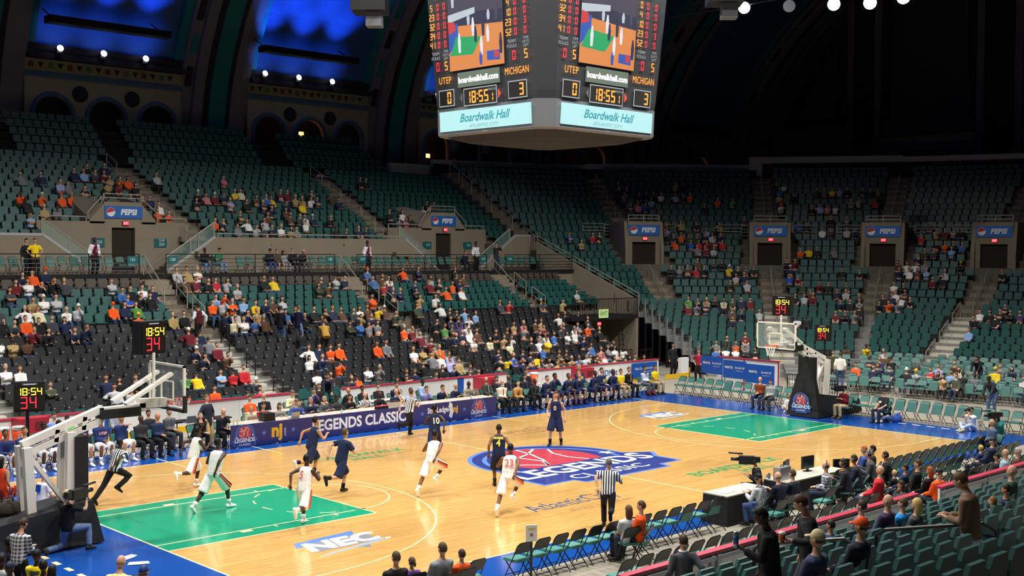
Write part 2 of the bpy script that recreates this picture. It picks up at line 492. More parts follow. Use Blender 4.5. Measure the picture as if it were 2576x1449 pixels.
HEROES = '''-10.53,3.42,0.00;-80;run2;1.88;Jf4f2ee;Bf1f0ee;3;s0e0c0b;shoe=fff sock=eee band=e8531f stripe=1;player in white running behind the white player with black knee sleeves
-11.47,0.62,0.00;-75;run3;2.03;Jf4f2ee;Bf1f0ee;3;a0e0c0b;shoe=fff sock=eee band=e8531f stripe=1 knee=1;tall player in white with black knee sleeves running near the left key
-10.71,-2.39,0.00;-60;run2;1.88;Jf4f2ee;Bf1f0ee;3;a0e0c0b;shoe=fff sock=eee band=e8531f stripe=1 num=5,d8706a;player in white with faint number 5 running on the green key edge
-5.99,-1.60,0.00;-70;run1;1.9;Jf4f2ee;Bf1f0ee;2;a120f0d;shoe=fff sock=eee band=e8531f stripe=1;player in white sprinting left of the centre logo
-6.03,-4.74,0.00;-62;run1;1.92;Jf4f2ee;Bf1f0ee;2;a120f0d;shoe=fff sock=eee band=e8531f stripe=1 num=23,d8706a;player in white numbered 23 sprinting over the centre logo
-7.13,2.58,0.00;-85;run2;1.95;J1a2547;B1a2547;1;s14100d;shoe=ddd sock=111 trim=1;player in navy looking back behind another navy runner
-7.82,0.11,0.00;-80;run2;1.95;S1a2547;B1a2547;0;s5a4028;shoe=222 sock=111 trim=1;pale player in navy with brown hair running right
-2.50,2.45,0.00;-35;run3;1.93;J1a2547;B1a2547;3;a0e0c0b;shoe=ddd sock=111 trim=1 num=10,efe9c8;player in navy numbered 10 in front of the scorers table
-3.89,-2.09,0.00;-40;jog;1.88;J1a2547;B1a2547;2;a120f0d;shoe=222 sock=222 trim=1 num=4,f2e35a name=MORRIS;player in navy numbered 4 seen from behind on the centre logo
2.50,1.86,0.00;125;idle;1.95;J1a2547;B1a2547;0;s4a3524;shoe=222 sock=111 trim=1 fnum=0,efe9c8;player in navy numbered 0 standing before the right bench
-12.99,3.13,0.00;-78;run1;1.83;Sefefefs;P131316;3;a0e0c0b;shoe=111;referee in stripes running beside the left bench
-0.15,6.71,0.00;-80;run2;1.83;Sefefefs;P131316;0;s4a3524;shoe=111;referee in stripes running in front of the scorers table
-5.29,-7.53,0.00;-52;run2;1.83;Sefefefs;P131316;0;a6a6460;shoe=111;grey haired referee in stripes running in the foreground
-13.73,9.12,0.00;180;sitf;1.95;L24356b;Be8e8ea;2;s14100d;shoe=fff sock=eee;bench player in navy warm-up at the very left edge
-13.11,9.12,0.00;172;sitf;1.98;L24356b;Be8e8ea;1;s3a2a1c;shoe=fff sock=eee;bench player in navy warm-up leaning forward, second from left edge
-12.51,9.12,0.00;180;sitc;1.95;L24356b;Be8e8ea;3;s0e0c0b;shoe=fff sock=eee fname=UTEP;bench player in navy warm-up behind the basket stand post
-12.05,9.12,0.00;185;sitc;1.98;L24356b;Be8e8ea;3;s0e0c0b;shoe=fff sock=eee;bench player in navy warm-up behind the black stand pad
-11.38,9.12,0.00;180;sitc;2.0;L24356b;Be8e8ea;1;s14100d;shoe=fff sock=eee fname=UTEP;bench player in lettered navy warm-up holding a white towel
-10.69,9.12,0.00;178;sitc;1.98;L24356b;Be8e8ea;2;s14100d;shoe=fff sock=eee fname=UTEP;bench player in lettered navy warm-up behind the running referee
-10.06,9.12,0.00;190;clap;1.98;L24356b;Be8e8ea;1;s1a1410;shoe=fff sock=eee;bench player in navy warm-up with hands raised
-9.37,9.12,0.00;185;sitc;1.85;K2b2c30;P1d1e22;3;b0e0c0b;shoe=111;bald coach in dark grey jacket, first suit on left bench
-8.80,9.12,0.00;190;sitc;1.88;K1f2f52;P15161a;1;b3a2a20;shoe=111;bald coach in navy suit on left bench
-7.94,10.00,0.00;195;sitc;1.85;K55585c;P3a3c40;0;s5a4630;shoe=111 tie=32405e;coach in grey suit and striped tie on left bench
-7.39,9.12,0.00;190;sitf;1.83;K16161a;P131316;0;a6a5a4a;shoe=111 tie=b03a2a;coach in black suit and red tie beside white chair
-6.99,8.98,0.00;205;hips;1.88;K1c2436;Pb39a6c;0;s6a4a2e;shoe=3a2a1c;head coach in navy blazer and khaki trousers standing at the sideline
-6.45,9.12,0.00;185;sitm;1.83;K1b2030;P15161a;0;b5a4632;shoe=111;man in dark suit with hand on chin behind standing coach
-8.46,10.30,0.00;185;sit;1.8;K20242c;P15161a;1;s14100d;shoe=111;dark haired man in black half hidden behind navy suited coach
-11.12,11.70,0.00;185;sitc;1.8;L7f95d6;P2a3040;0;s3a2a1c;shoe=222;man in light blue shirt behind the left bench coolers
-9.91,11.60,0.00;170;sit;1.65;Se9e7ec;P2a3040;2;s14100d;shoe=222;woman in white tee behind the left bench
-8.95,11.70,0.00;180;sit;1.78;L8f95a4;P2a3040;0;s3a2a1c;shoe=222;man in grey shirt against the white board behind left bench
-10.85,11.20,0.00;180;sit;1.7;S5fbf3e;P2a3040;2;s14100d;shoe=222;person in bright green shirt behind the left bench
-4.93,9.75,0.00;180;table;1.65;Lb3a58e;P2a3040;0;pb08a5a;;woman in beige with tied hair beside the printer
-4.44,9.75,0.00;180;table;1.78;L8e2230;P2a3040;0;s2a2018;;man in dark red shirt at the scorers table
-3.77,9.75,0.00;180;table;1.68;L94938f;P2a3040;0;l4a3020;;woman in grey with curly hair behind a laptop
-3.05,9.75,0.00;175;table;1.8;L3f549c;P2a3040;0;k6a5a4a;;man in blue shirt with headset at the scorers table
-2.45,9.75,0.00;180;table;1.8;L1c2747;P2a3040;0;s8a8078;;man in navy zip top at the scorers table
-1.89,9.75,0.00;195;table;1.8;L4c4e52;P2a3040;0;s8e8a84;;grey haired man in charcoal looking right at the scorers table
-1.30,9.75,0.00;180;table;1.8;L33353a;P2a3040;3;s0e0c0b;;man in dark jumper with glasses at the scorers table
-0.70,9.75,0.00;180;table;1.78;L17171b;P2a3040;1;s14100d;;young man in black at the scorers table
0.00,9.75,0.00;180;table;1.8;Seceef4s;P15161a;0;b8a8078;;scorer in wide striped shirt at the table
0.70,9.75,0.00;185;table;1.75;L1a1a1e;P2a3040;3;b0e0c0b;;dark skinned man in black at the scorers table
1.47,9.75,0.00;180;sitm;1.83;S1d2848;P2a3040;0;b6a5a4a;;bald man in navy short sleeves left of the running referee
2.23,9.75,0.00;180;table;1.8;L93a8d8;P2a3040;0;s3a2a1c;;man in pale blue behind the running referee
2.99,9.75,0.00;180;sitm;1.83;L8f93c6;P2a3040;0;s4a3524;;man in lavender shirt with clasped hands at the table
3.82,9.75,0.00;185;sitm;1.8;S1a2547;P2a3040;0;s2a2018;;young man in navy and yellow with clasped hands at the table
4.54,9.75,0.00;190;table;1.8;L1b2340;P2a3040;0;b6a5a4a;;bald man in navy jumper near end of the scorers table
5.36,9.85,0.00;180;table;1.83;K9b927d;P3a3c40;3;b0e0c0b;;bald man in tan suit behind black laptop
-3.80,11.60,0.00;180;sit;1.78;Le8531f;P2a3040;0;s3a2a1c;;man in orange behind the scorers table
-3.19,11.60,0.00;180;sit;1.83;L17171b;P2a3040;0;b3a2a20;;man in black with headset behind the scorers table
-1.84,11.90,0.00;180;table;1.83;Ld9cfa6;P3a3c40;0;k6a5a4a;;man in cream shirt with headset behind the scorers
-0.76,12.10,0.00;180;sitm;1.8;L463a66;P2a3040;0;s4a3524;;man in purple raising one hand behind the scorers
0.24,13.00,0.00;180;sit;1.8;K1a1618;P2a3040;0;s4a3524;;young man in black jacket behind the scorers, by open boards
1.40,14.08,0.00;150;bend;1.83;K1b2236;P15161a;0;s2a2018;shoe=111;man in dark suit bending down behind the scorers
0.56,11.80,0.00;190;sitf;1.8;K1a1a1c;P2a3040;1;b2a1c14;;bald man in black bent forward behind the scorers
1.35,11.60,0.00;185;sit;1.75;K17171b;P2a3040;2;s14100d;;woman in black behind the striped scorer
2.14,11.60,0.00;180;sit;1.8;K15151a;P2a3040;0;s3a2a1c;;man in black suit and tie behind the scorers
2.95,11.60,0.00;175;sitm;1.83;S242e4e;P2a3040;0;s3a2a1c;;man in dark blue hand to chin before white board
4.47,11.60,0.00;180;sit;1.8;L9fb6dd;P2a3040;3;s0e0c0b;;man in pale blue shirt with dark vest before white board
6.62,9.12,0.00;170;sitc;1.85;Lefe2c8;P1d1e22;0;b6a5a4a;shoe=111 tie=4a4636;coach in cream shirt and dark tie, first on right bench
7.37,9.12,0.00;175;sitf;1.85;Kb5884a;P2a2a2c;0;s3a2a1c;shoe=111 tie=2a2a4a;coach in golden tan jacket on right bench
8.33,9.12,0.00;178;sitf;1.88;K1d1f24;P1d1e22;3;b0e0c0b;shoe=111 tie=8a8a92;coach in charcoal suit holding white paper on right bench
8.88,10.00,0.00;180;sit;1.85;K1a1c24;P1d1e22;0;s2a2018;shoe=111 tie=3a4a7a;man in dark suit behind charcoal suited coach
6.89,10.30,0.00;180;sit;1.83;K3d3f38;P1d1e22;0;b5a4632;shoe=111 tie=9aa8c0;man in olive suit and pale tie behind the right bench
7.49,10.30,0.00;180;sit;1.83;K1a1c24;P1d1e22;0;s2a2018;shoe=111 tie=6a6a72;man in black suit before the red box
8.19,10.30,0.00;180;sit;1.83;K1d1d22;P1d1e22;2;b14100d;shoe=111 tie=6a5a9a;man in dark suit and purple tie behind right bench
10.32,11.40,0.00;180;sit;1.88;K17171b;P1d1e22;0;s2a2018;shoe=111;man in black leaning back against the far board gap
9.08,9.12,0.00;178;sitf;1.98;L1d2950;B1d2950;0;s3a2a1c;shoe=222 sock=111 fnum=M,efe36a;first bench player in navy and yellow from the coaches
9.59,9.12,0.00;190;sitm;1.98;L1d2950;B1d2950;2;s14100d;shoe=222 sock=111;second bench player in navy, chin on hand
10.38,9.12,0.00;180;sitf;2.0;L1d2950;B1d2950;2;a120f0d;shoe=222 sock=111 fnum=M,efe36a;third bench player in navy leaning forward
11.02,9.12,0.00;185;sitf;1.98;L1d2950;B1d2950;0;s8a6236;shoe=222 sock=111;fourth bench player in navy with fair hair
12.52,10.20,0.00;180;sit;2.05;L1d2950;B1d2950;0;sa57a44;shoe=222 sock=111 fnum=M,efe36a;tall fair haired bench player in navy sitting higher
12.10,9.12,0.00;180;sitf;2.0;L1d2950;B1d2950;3;a0e0c0b;shoe=222 sock=111 fnum=M,efe36a;sixth bench player in navy, dark skinned, leaning forward
12.76,9.12,0.00;180;sitc;2.0;L1d2950;B1d2950;0;s3a2a1c;shoe=222 sock=111 fnum=M,efe36a;seventh bench player in navy under the HDNet sign
13.30,9.12,0.00;182;sitf;1.98;L1d2950;B1d2950;3;a0e0c0b;shoe=222 sock=111;last bench player in navy beside the yellow shirt
14.09,9.12,0.00;180;sitc;1.8;Sf0cf1c;Pa99772;0;s4a3524;shoe=3a2a1c;young man in yellow polo with notebook on right bench
14.65,9.12,0.00;180;sitc;1.88;K1a1a1e;P1d1e22;0;s5a4630;shoe=111 tie=d8c24a;man in black suit and yellow tie on right bench
15.79,9.12,0.00;180;sitc;1.85;V1e2c4c;P55585c;1;s14100d;shoe=111 sleeve=cfd6ea;man in navy vest over pale shirt on right bench
16.54,9.12,0.00;178;sitc;1.83;Sf0cf1c;Pa99772;1;s2a2018;shoe=3a2a1c;man in yellow polo and khakis at the end of right bench
16.14,2.75,0.00;100;sitc;1.83;L7c3a20;P2a3550;0;b6a5a4a;shoe=222;heavy man in rust jumper on a baseline chair
15.98,2.09,0.00;95;sitc;1.78;L9fa3a2;P3a3c40;0;s2a2018;shoe=222;dark haired man in grey jumper beside the rust jumper
16.10,1.24,0.00;100;floor;1.5;Sf0f0f0;Be8e8ea;0;sa57a44;shoe=fff;ball boy in white sitting on the floor by the basket base
16.27,-1.31,0.00;75;sitk;1.8;L6d1a24;Pb39f7c;0;s2a2018;shoe=6a4a2e cam=1;cameraman in maroon shirt sitting right of the basket base
16.34,-2.96,0.00;80;sit;1.8;S23262b;P2a3040;0;c222222;shoe=222;man in black with a cap behind floor photographer
16.64,-2.93,0.00;85;floorcam;1.8;S1d1e22;P9aa9c6;1;s7a4a26;shoe=ddd lens=1;photographer in black aiming a long white lens on the apron
16.86,-6.35,0.00;70;floorcam;1.8;Sf0f0f2;Pa9b9d6;1;s2a2018;shoe=c9b98a lens=2;photographer in white shirt sitting on the right apron
13.99,-8.70,0.00;70;squat;1.8;S1d7a78;P2a3040;3;a0e0c0b;cam=2;cameraman in teal shirt at the right corner
11.45,-9.64,0.00;60;sitc;1.8;L4d5f80;P20242c;0;b8a8078;shoe=6a5a4a;bald man in slate blue at the right court corner
23.70,5.30,0.10;100;sitc;1.8;Sf0f0f2;Pa9bad6;3;a0e0c0b;shoe=fff;man in white tee and jeans left of basket tower
25.42,4.87,0.10;110;stand;1.8;K4a4a2c;P2a2f3c;0;s3a2a1c;shoe=222;man in olive jacket standing behind the right basket
24.67,4.03,0.10;-60;stand;1.78;Lf0ece2;P4a5f8a;0;s4a3524;shoe=222;man in white sweater standing with back turned behind basket
21.17,-5.14,0.10;90;bend;1.85;K2b2e38;P4a6a9c;3;a0e0c0b;shoe=222;man in dark hoodie and jeans bending at right folding chairs
28.16,-1.30,0.30;95;bend;1.8;L1b1d26;P2a3040;0;s2a2018;;person in black hoodie bending over right folding chairs
22.36,10.89,0.00;110;hips;1.68;S971f3a;P17171b;0;l5a3a22;shoe=222;woman in red top standing with hands on hips by blue banners
23.17,13.24,0.00;160;stand;1.83;L1d2026;P15161a;1;s14100d;shoe=111;security guard in black standing in the dark gateway
-16.07,2.79,0.00;-60;stand;1.66;Je0431d;He0431d;1;l1a1410;pom=1;cheerleader in orange with pom-poms at the left edge
-14.53,4.16,0.00;-75;floor;1.7;Se9e9ee;Pc9c9cc;0;a8a7458;shoe=fff patch=1;boy in white tee sitting on the floor by left basket stand
-15.69,2.31,0.00;-75;floor;1.6;Se9e9ee;Pc9c9cc;0;s5a4630;shoe=fff;second boy in white tee behind the stand post
-16.01,-1.00,0.00;-68;kneelcam;1.83;S15161a;P5f7296;0;cb0a07a;shoe=333 bigcam=1;cameraman in black kneeling with shoulder camera on left apron
-18.32,-4.18,0.00;-60;phone;1.68;Lcfd0d6p;P17171b;1;p3a2418;;woman in black and white plaid shirt looking at phone
-18.40,-5.21,0.00;-55;sit;1.7;Sf0d81c;P2a3040;3;k0e0c0b;shoe=222 bib=1;person in yellow with black bib at the bottom left
-19.14,-5.87,0.00;-60;sit;1.75;L1d2540;P2a3040;3;c1b2340;;person in navy cap at the bottom left corner
-18.54,-5.86,0.00;-50;sit;1.65;Sf0d81c;P2a3040;3;s0e0c0b;;dark haired person in yellow top at the bottom left
-18.51,-6.17,0.00;-50;sit;1.6;L17171b;P2a3040;3;l0e0c0b;;person with long black hair at the bottom left
-18.42,-3.90,0.00;-60;sit;1.7;L1d2540;P2a3040;3;s0e0c0b;;person in dark top left of plaid shirted woman
-18.88,-4.81,0.00;-60;sit;1.6;Lc9c9d0;P2a3040;3;s0e0c0b;;person in pale top cut by the left edge
-17.74,-7.03,0.00;-55;sitk;1.83;Se8d890;P2a3040;0;bb08a78;lens=3;bald photographer in yellow polo at the bottom
-17.58,-7.78,0.00;-55;sit;1.8;L1f2f6b;P2a3040;0;c1f3470;lens=3;photographer in blue cap beside the bald photographer
-13.81,-10.03,0.00;-8;sit;1.85;K131316;P15161a;0;a4a3a2a;;balding man in black coat seen from behind at bottom edge
-13.15,-9.66,0.00;-5;sit;1.45;L5a2f86;P2a3040;0;p5a4028;;girl in purple with brown ponytail at bottom edge
-12.78,-10.11,0.00;-5;sit;1.85;S7f8088;P7a8aa8;0;s4a3a2c;;man in grey tee seen from behind at bottom centre
-12.27,-10.07,0.00;-5;sit;1.55;Le8531f;P2a3040;0;s3a2a1c;bibY=1;boy in orange jacket and yellow shirt at bottom centre
-7.37,-10.00,0.00;-20;sit;1.7;Sb9bcc2;P2a3040;0;l5a3a22;;woman in grey tee leaning to man in orange
-7.12,-10.16,0.00;25;sit;1.83;Sf0531a;P2a3040;0;s4a3524;;man in orange tee beside the woman in grey
-2.38,-10.09,0.00;5;table;1.8;V5b6067;P3a4f7a;0;k15161a;sleeve=b9bcc2 phones=1;man in grey vest and black beanie with headset at media table
-1.94,-10.36,0.00;0;table;1.83;L161c2c;P2a3550;0;b6a5a4a;;balding man in navy with glasses beside grey vest
-1.27,-10.34,0.00;0;table;1.8;L141a28;P2a3550;0;s4a3a2c;;brown haired man in navy right of man with glasses
-0.20,-8.50,0.00;40;sitk;1.75;K141519;P15161a;0;s2a1c14;cam=3 phones=1;cameraman with headset and long camera before near tables
0.26,-10.33,0.00;35;sitc;1.83;Lc9ccd6p;P1d2436;0;b4a3a2a;shoe=222 phones=1;balding man in plaid shirt with headset
1.15,-10.36,0.00;30;table;1.8;K23252c;P15161a;1;s2a1c14;phones=1;commentator in dark suit with headset, left of three
1.80,-10.31,0.00;30;table;1.83;K1c2236;P15161a;1;s2a1c14;phones=1;commentator in navy suit with headset, middle of three
2.85,-10.16,0.00;30;table;1.83;K484a50;P15161a;0;s7a7670;phones=1;grey haired commentator in grey suit
3.54,-9.43,0.00;40;sit;1.75;L33488c;P15161a;0;sa85a2c;;red haired man in blue beyond the commentators
3.79,-9.56,0.00;30;sit;1.75;L15171d;P15161a;1;s14100d;;dark haired person in black beyond the commentators
3.35,-10.37,0.00;30;table;1.72;K1d1e22;P15161a;1;s1a120e;phones=1;woman in dark suit with headset, rightmost of media crew
0.49,-11.63,0.00;20;sit;1.9;Lc3202c;P2a3550;0;bc79a80;fat=1;large bald man in bright red jumper
2.39,-10.99,0.00;10;sit;1.3;L17181d;P2a3040;0;sc8a86a;;small blond child in black beside red jumper
2.30,-11.36,0.00;15;sit;1.6;L1d2747;P2a3040;1;s1a120e;;dark haired boy in navy right of blond child
2.31,-11.71,0.00;20;sit;1.83;L1b1c21;P2a3040;0;s4a2c1a;;man in black right of the dark haired boy
1.96,-12.22,0.00;0;sit;1.72;L131316;P2a3040;0;l8a4a1e;;woman in black with long auburn hair seen from behind
1.77,-12.56,0.00;-5;sit;1.75;Lf0581a;P2a3040;0;c17171a;;person in orange with black cap behind auburn hair
0.11,-12.61,0.00;40;sitm;1.65;L3a3b40;P2a3040;1;l3a2418;;woman in grey with brown hair before the near boards
7.74,-10.90,0.00;15;sit;1.4;S1e2f5c;P2a3040;0;sd0aa62;num=40,f2f2f2;blond child in navy shirt numbered 40
7.62,-11.31,0.00;15;sit;1.8;L1f2b4a;P2a3040;0;c20262e;;man in navy with a cap beside child numbered 40
5.80,-12.26,0.00;20;sit;1.6;L1b1c21;P2a3040;1;s17120e;;dark haired person in black behind child numbered 40
5.85,-12.48,0.00;20;sit;1.8;L9ab8c8;P2a3040;0;b8a7060;;bald man in pale blue near the right edge
6.38,-12.60,0.00;20;sit;1.8;L5a4034;P2a3040;0;sa8a6a2;;grey haired man in brown at the right edge
-4.54,-17.16,1.46;10;sit;1.8;L1f4438;P2a3040;0;b8a7060;;balding man in dark green jacket behind near boards
-7.19,-17.98,1.73;10;sit;1.3;Le9e9ee;P2a3040;0;s8a5a30;;boy in white top right of the brown sweater
-6.66,-17.98,1.73;10;sit;1.5;S1c2747;P2a3040;1;s2a1c14;;boy in navy top beside the boy in white
-10.28,-13.79,0.00;-25;walk;1.83;L45474d;P2a2b30;0;s3a2a20;collar=1;man in grey cardigan and white collar before the near boards
-13.99,-18.09,1.73;35;cup;1.86;K101012;P15161a;3;a0e0c0b;shirtfront=2f7a4a can=1;man in black coat holding a tall can
-12.93,-18.01,1.73;30;cup2;1.86;K23252a;P3c4148;0;s4a3426;shirtfront=5a5d64 beer=1;man in dark coat looking down holding a beer
-11.13,-19.43,2.00;10;phone;1.86;L7d6650;P8a9cc4;0;s5a4028;tail=e6e6ea;man in brown sweater and pale jeans standing in the near aisle
-8.25,-15.52,0.92;5;sit;1.5;L3550a0p;P2a3040;1;s1e1612;;boy in blue plaid shirt in front of orange cap
-7.19,-15.52,0.92;10;sit;1.78;L5c5f66;P2a3040;0;s3a2c22;;man in grey beside the blue plaid boy
-7.72,-16.34,1.19;5;sit;1.83;L3a2f4a;P2a3040;0;bb89080;;bald man in dark purple in the near stand
-7.19,-16.34,1.19;10;sit;1.65;S1f86cc;P2a3040;0;s5a4030;;person in bright blue tee in the near stand
-8.25,-17.16,1.46;10;sit;1.65;L43434a;P2a3040;0;ld0b070;;woman with blond hair in the near stand
-13.98,-18.80,2.00;5;sit;1.83;L3a4260;P2a3040;0;cc9b98e;bname=1;man in tan cap and slate top at the bottom
-12.92,-18.80,2.00;5;sit;1.83;L1d2436;P2a3040;0;cf0561c;;man in orange cap and navy top at the bottom
-3.24,26.00,5.42;185;stand;1.8;V6d1a2e;P17171b;3;b0e0c0b;sleeve=e9e9ee;usher in maroon vest beside the first far tunnel
-6.13,25.60,5.42;175;hips;1.72;Sf0cf1c;P2a2018;0;s4a3020;;woman in yellow polo standing on the left walkway
-6.39,25.90,5.42;200;stand;1.7;L1d1e22;P17171b;0;s2a2018;;person in black bending beside the yellow polo
12.46,26.20,5.42;185;stand;1.78;V6d1a2e;P17171b;3;s0e0c0b;sleeve=e9e9ee;usher in maroon vest on the walkway left of the second tunnel
20.51,26.20,5.42;180;stand;1.8;V6d1a2e;P17171b;3;s0e0c0b;sleeve=e9e9ee;usher in maroon vest standing right of the second tunnel
21.89,25.90,5.42;175;standcam;1.75;L2a2b2a;P2a3040;0;s2a2018;;person in dark clothes filming from the walkway
2.66,26.60,5.42;180;sitc;1.75;L17171b;P6a86b6;3;s0e0c0b;;person in black lettered hoodie on a walkway chair
3.39,26.60,5.42;195;sitk;1.78;S1f7a5a;P7a92b8;1;s14100d;;person in green tee bent forward on a walkway chair
6.36,26.60,5.42;180;sitk;1.75;L1d2230;P3a4f86;1;k15161a;;person in black beanie eating on a walkway chair
6.89,26.60,5.42;180;sit;1.7;L4a4436;H4a4a4a;0;s6a4a2e;;person in olive with bare knees on a walkway chair
7.26,26.60,5.42;185;sit;1.6;L8f8f98;P8f8f98;2;l14100d;;child in grey sweatsuit on a walkway chair
7.84,26.60,5.42;180;sit;1.78;L1b1b20;P2a2a30;0;s6a5a4a;;man in black leaning on a walkway chair
8.39,26.60,5.42;185;sitk;1.7;L2b2026;P5a5a60;1;ce28aa0;;person in pink hat on a walkway chair
19.76,26.60,5.42;180;sitf;1.75;L1d2236;P2a3040;1;s14100d;;person in navy with white papers near the second tunnel
-1.46,19.60,2.55;5;walk;1.85;V4d1422;P131316;1;s14100d;sleeve=d9dbe6;usher in maroon vest climbing the aisle, seen from behind
2.54,19.40,2.36;-60;stand;1.8;K1b1e28;P4a6a9c;0;s3a2a20;;man in black jacket standing among black seats
3.48,19.40,2.36;-75;clip;1.8;K1a2140;P7a92b8;0;s6a5a48;;man in navy jacket holding a cup, standing among seats
4.14,18.20,1.90;-20;bend;1.8;Kb08a3e;P2a2420;0;s4a3a2c;;person in mustard coat bending over the seats'''.split('\n')
HXY = [tuple(map(float, h.split(';')[0].split(',')))+(h.split(';')[2],) for h in HEROES]
# ---------------------------------------------------------------- court floor
def wood_mat():
    m = bpy.data.materials.new('maple_floor'); m.use_nodes = True; nt = m.node_tree; b = nt.nodes['Principled BSDF']
    tc = nt.nodes.new('ShaderNodeTexCoord')
    def strips(sx, sy, det):
        mp = nt.nodes.new('ShaderNodeMapping'); mp.inputs['Scale'].default_value = (sx, sy, 1); nt.links.new(tc.outputs['Object'], mp.inputs[0])
        n = nt.nodes.new('ShaderNodeTexNoise'); n.inputs['Scale'].default_value = 1.0; n.inputs['Detail'].default_value = det
        nt.links.new(mp.outputs[0], n.inputs['Vector']); return n.outputs['Fac']
    br = nt.nodes.new('ShaderNodeTexBrick'); br.inputs['Scale'].default_value = 1.0; br.inputs['Mortar Size'].default_value = 0.0
    br.inputs['Brick Width'].default_value = 1.4; br.inputs['Row Height'].default_value = 0.057; br.inputs['Bias'].default_value = 0.0
    br.inputs['Color1'].default_value = (0.62, 0.36, 0.105, 1); br.inputs['Color2'].default_value = (0.72, 0.445, 0.155, 1)
    nt.links.new(tc.outputs['Object'], br.inputs['Vector'])
    mx = nt.nodes.new('ShaderNodeMixRGB'); mx.blend_type = 'MULTIPLY'; mx.inputs['Fac'].default_value = 0.45
    cr = nt.nodes.new('ShaderNodeValToRGB'); cr.color_ramp.elements[0].color = (0.72, 0.62, 0.45, 1); cr.color_ramp.elements[1].color = (1, 1, 1, 1)
    cr.color_ramp.elements[0].position = 0.3; cr.color_ramp.elements[1].position = 0.65
    nt.links.new(strips(1.2, 14, 3), cr.inputs['Fac']); nt.links.new(br.outputs['Color'], mx.inputs['Color1']); nt.links.new(cr.outputs['Color'], mx.inputs['Color2'])
    nt.links.new(mx.outputs['Color'], b.inputs['Base Color']); b.inputs['Roughness'].default_value = 0.22
    b.inputs['Coat Weight'].default_value = 0.45; b.inputs['Coat Roughness'].default_value = 0.06
    return m
M_WOOD = wood_mat()
M_APRON = mat('apron_blue', '#0b4aa0', 0.2, coat=0.5, noise=0.06, nscale=3)
M_KEY = mat('key_green', '#0f9c74', 0.22, coat=0.5, noise=0.05, nscale=3)
M_LINE = mat('court_line_cream', '#eedfae', 0.3, coat=0.4)
M_LNAVY = mat('logo_navy', '#23357f', 0.3, coat=0.4, noise=0.12, nscale=4)
M_LBLUE = mat('logo_pale_blue', '#5f84cf', 0.3, coat=0.4)
M_LRED = mat('logo_red', '#b83a4c', 0.3, coat=0.4, noise=0.12, nscale=3)
M_LWHITE = mat('logo_white', '#f0ede6', 0.3, coat=0.4)
M_LGREEN = mat('logo_green', '#2f9a58', 0.3, coat=0.4)
M_LGREY = mat('logo_grey', '#8d8f98', 0.3, coat=0.4)
M_LDBLUE = mat('logo_deep_blue', '#33457f', 0.35)
M_LBROWN = mat('logo_brown', '#9a6e4e', 0.35)

floor = struct(MB().b2((-45, -45, -0.6), (70, 60, -0.02)).build('floor', M_FLOORC))
L2, W2 = 14.325, 7.62
court = MB().b2((-L2, -W2, -0.02), (L2, W2, 0.0)).build('court_floor', M_WOOD, floor)
ap = MB()
for lo, hi in (((-18.6, W2), (17.1, 10.1)), ((-18.6, -9.0), (17.1, -W2)), ((-18.6, -W2), (-L2, W2)), ((L2, -W2), (17.1, W2))):
    ap.b2((lo[0], lo[1], -0.02), (hi[0], hi[1], 0.0))
ap.build('court_apron', M_APRON, floor)
def decal(name, m, pts, z=0.002): return MB().prism(pts, 0.0005, z).build(name, m, floor)
def rect(x0, y0, x1, y1): return [(x0, y0), (x1, y0), (x1, y1), (x0, y1)]
LWD = 0.05
for nm, r_ in (('sideline', (-L2-LWD, W2, L2+LWD, W2+LWD)), ('sideline', (-L2-LWD, -W2-LWD, L2+LWD, -W2)), ('baseline', (-L2-LWD, -W2, -L2, W2)),
               ('baseline', (L2, -W2, L2+LWD, W2)), ('midcourt_line', (-LWD/2, -W2, LWD/2, W2))): decal(nm, M_LINE, rect(*r_))
def arc_strip(cx, cy, r, a0, a1, wd, n=40, z=0.003):
    mb = MB(); 
    for k in range(n):
        a, b = math.radians(a0+(a1-a0)*k/n), math.radians(a0+(a1-a0)*(k+1)/n)
        q = [(cx+(r+s)*math.cos(t), cy+(r+s)*math.sin(t)) for t, s in ((a, -wd/2), (a, wd/2), (b, wd/2), (b, -wd/2))]
        mb.poly([(x, y, z) for x, y in q])
    return mb
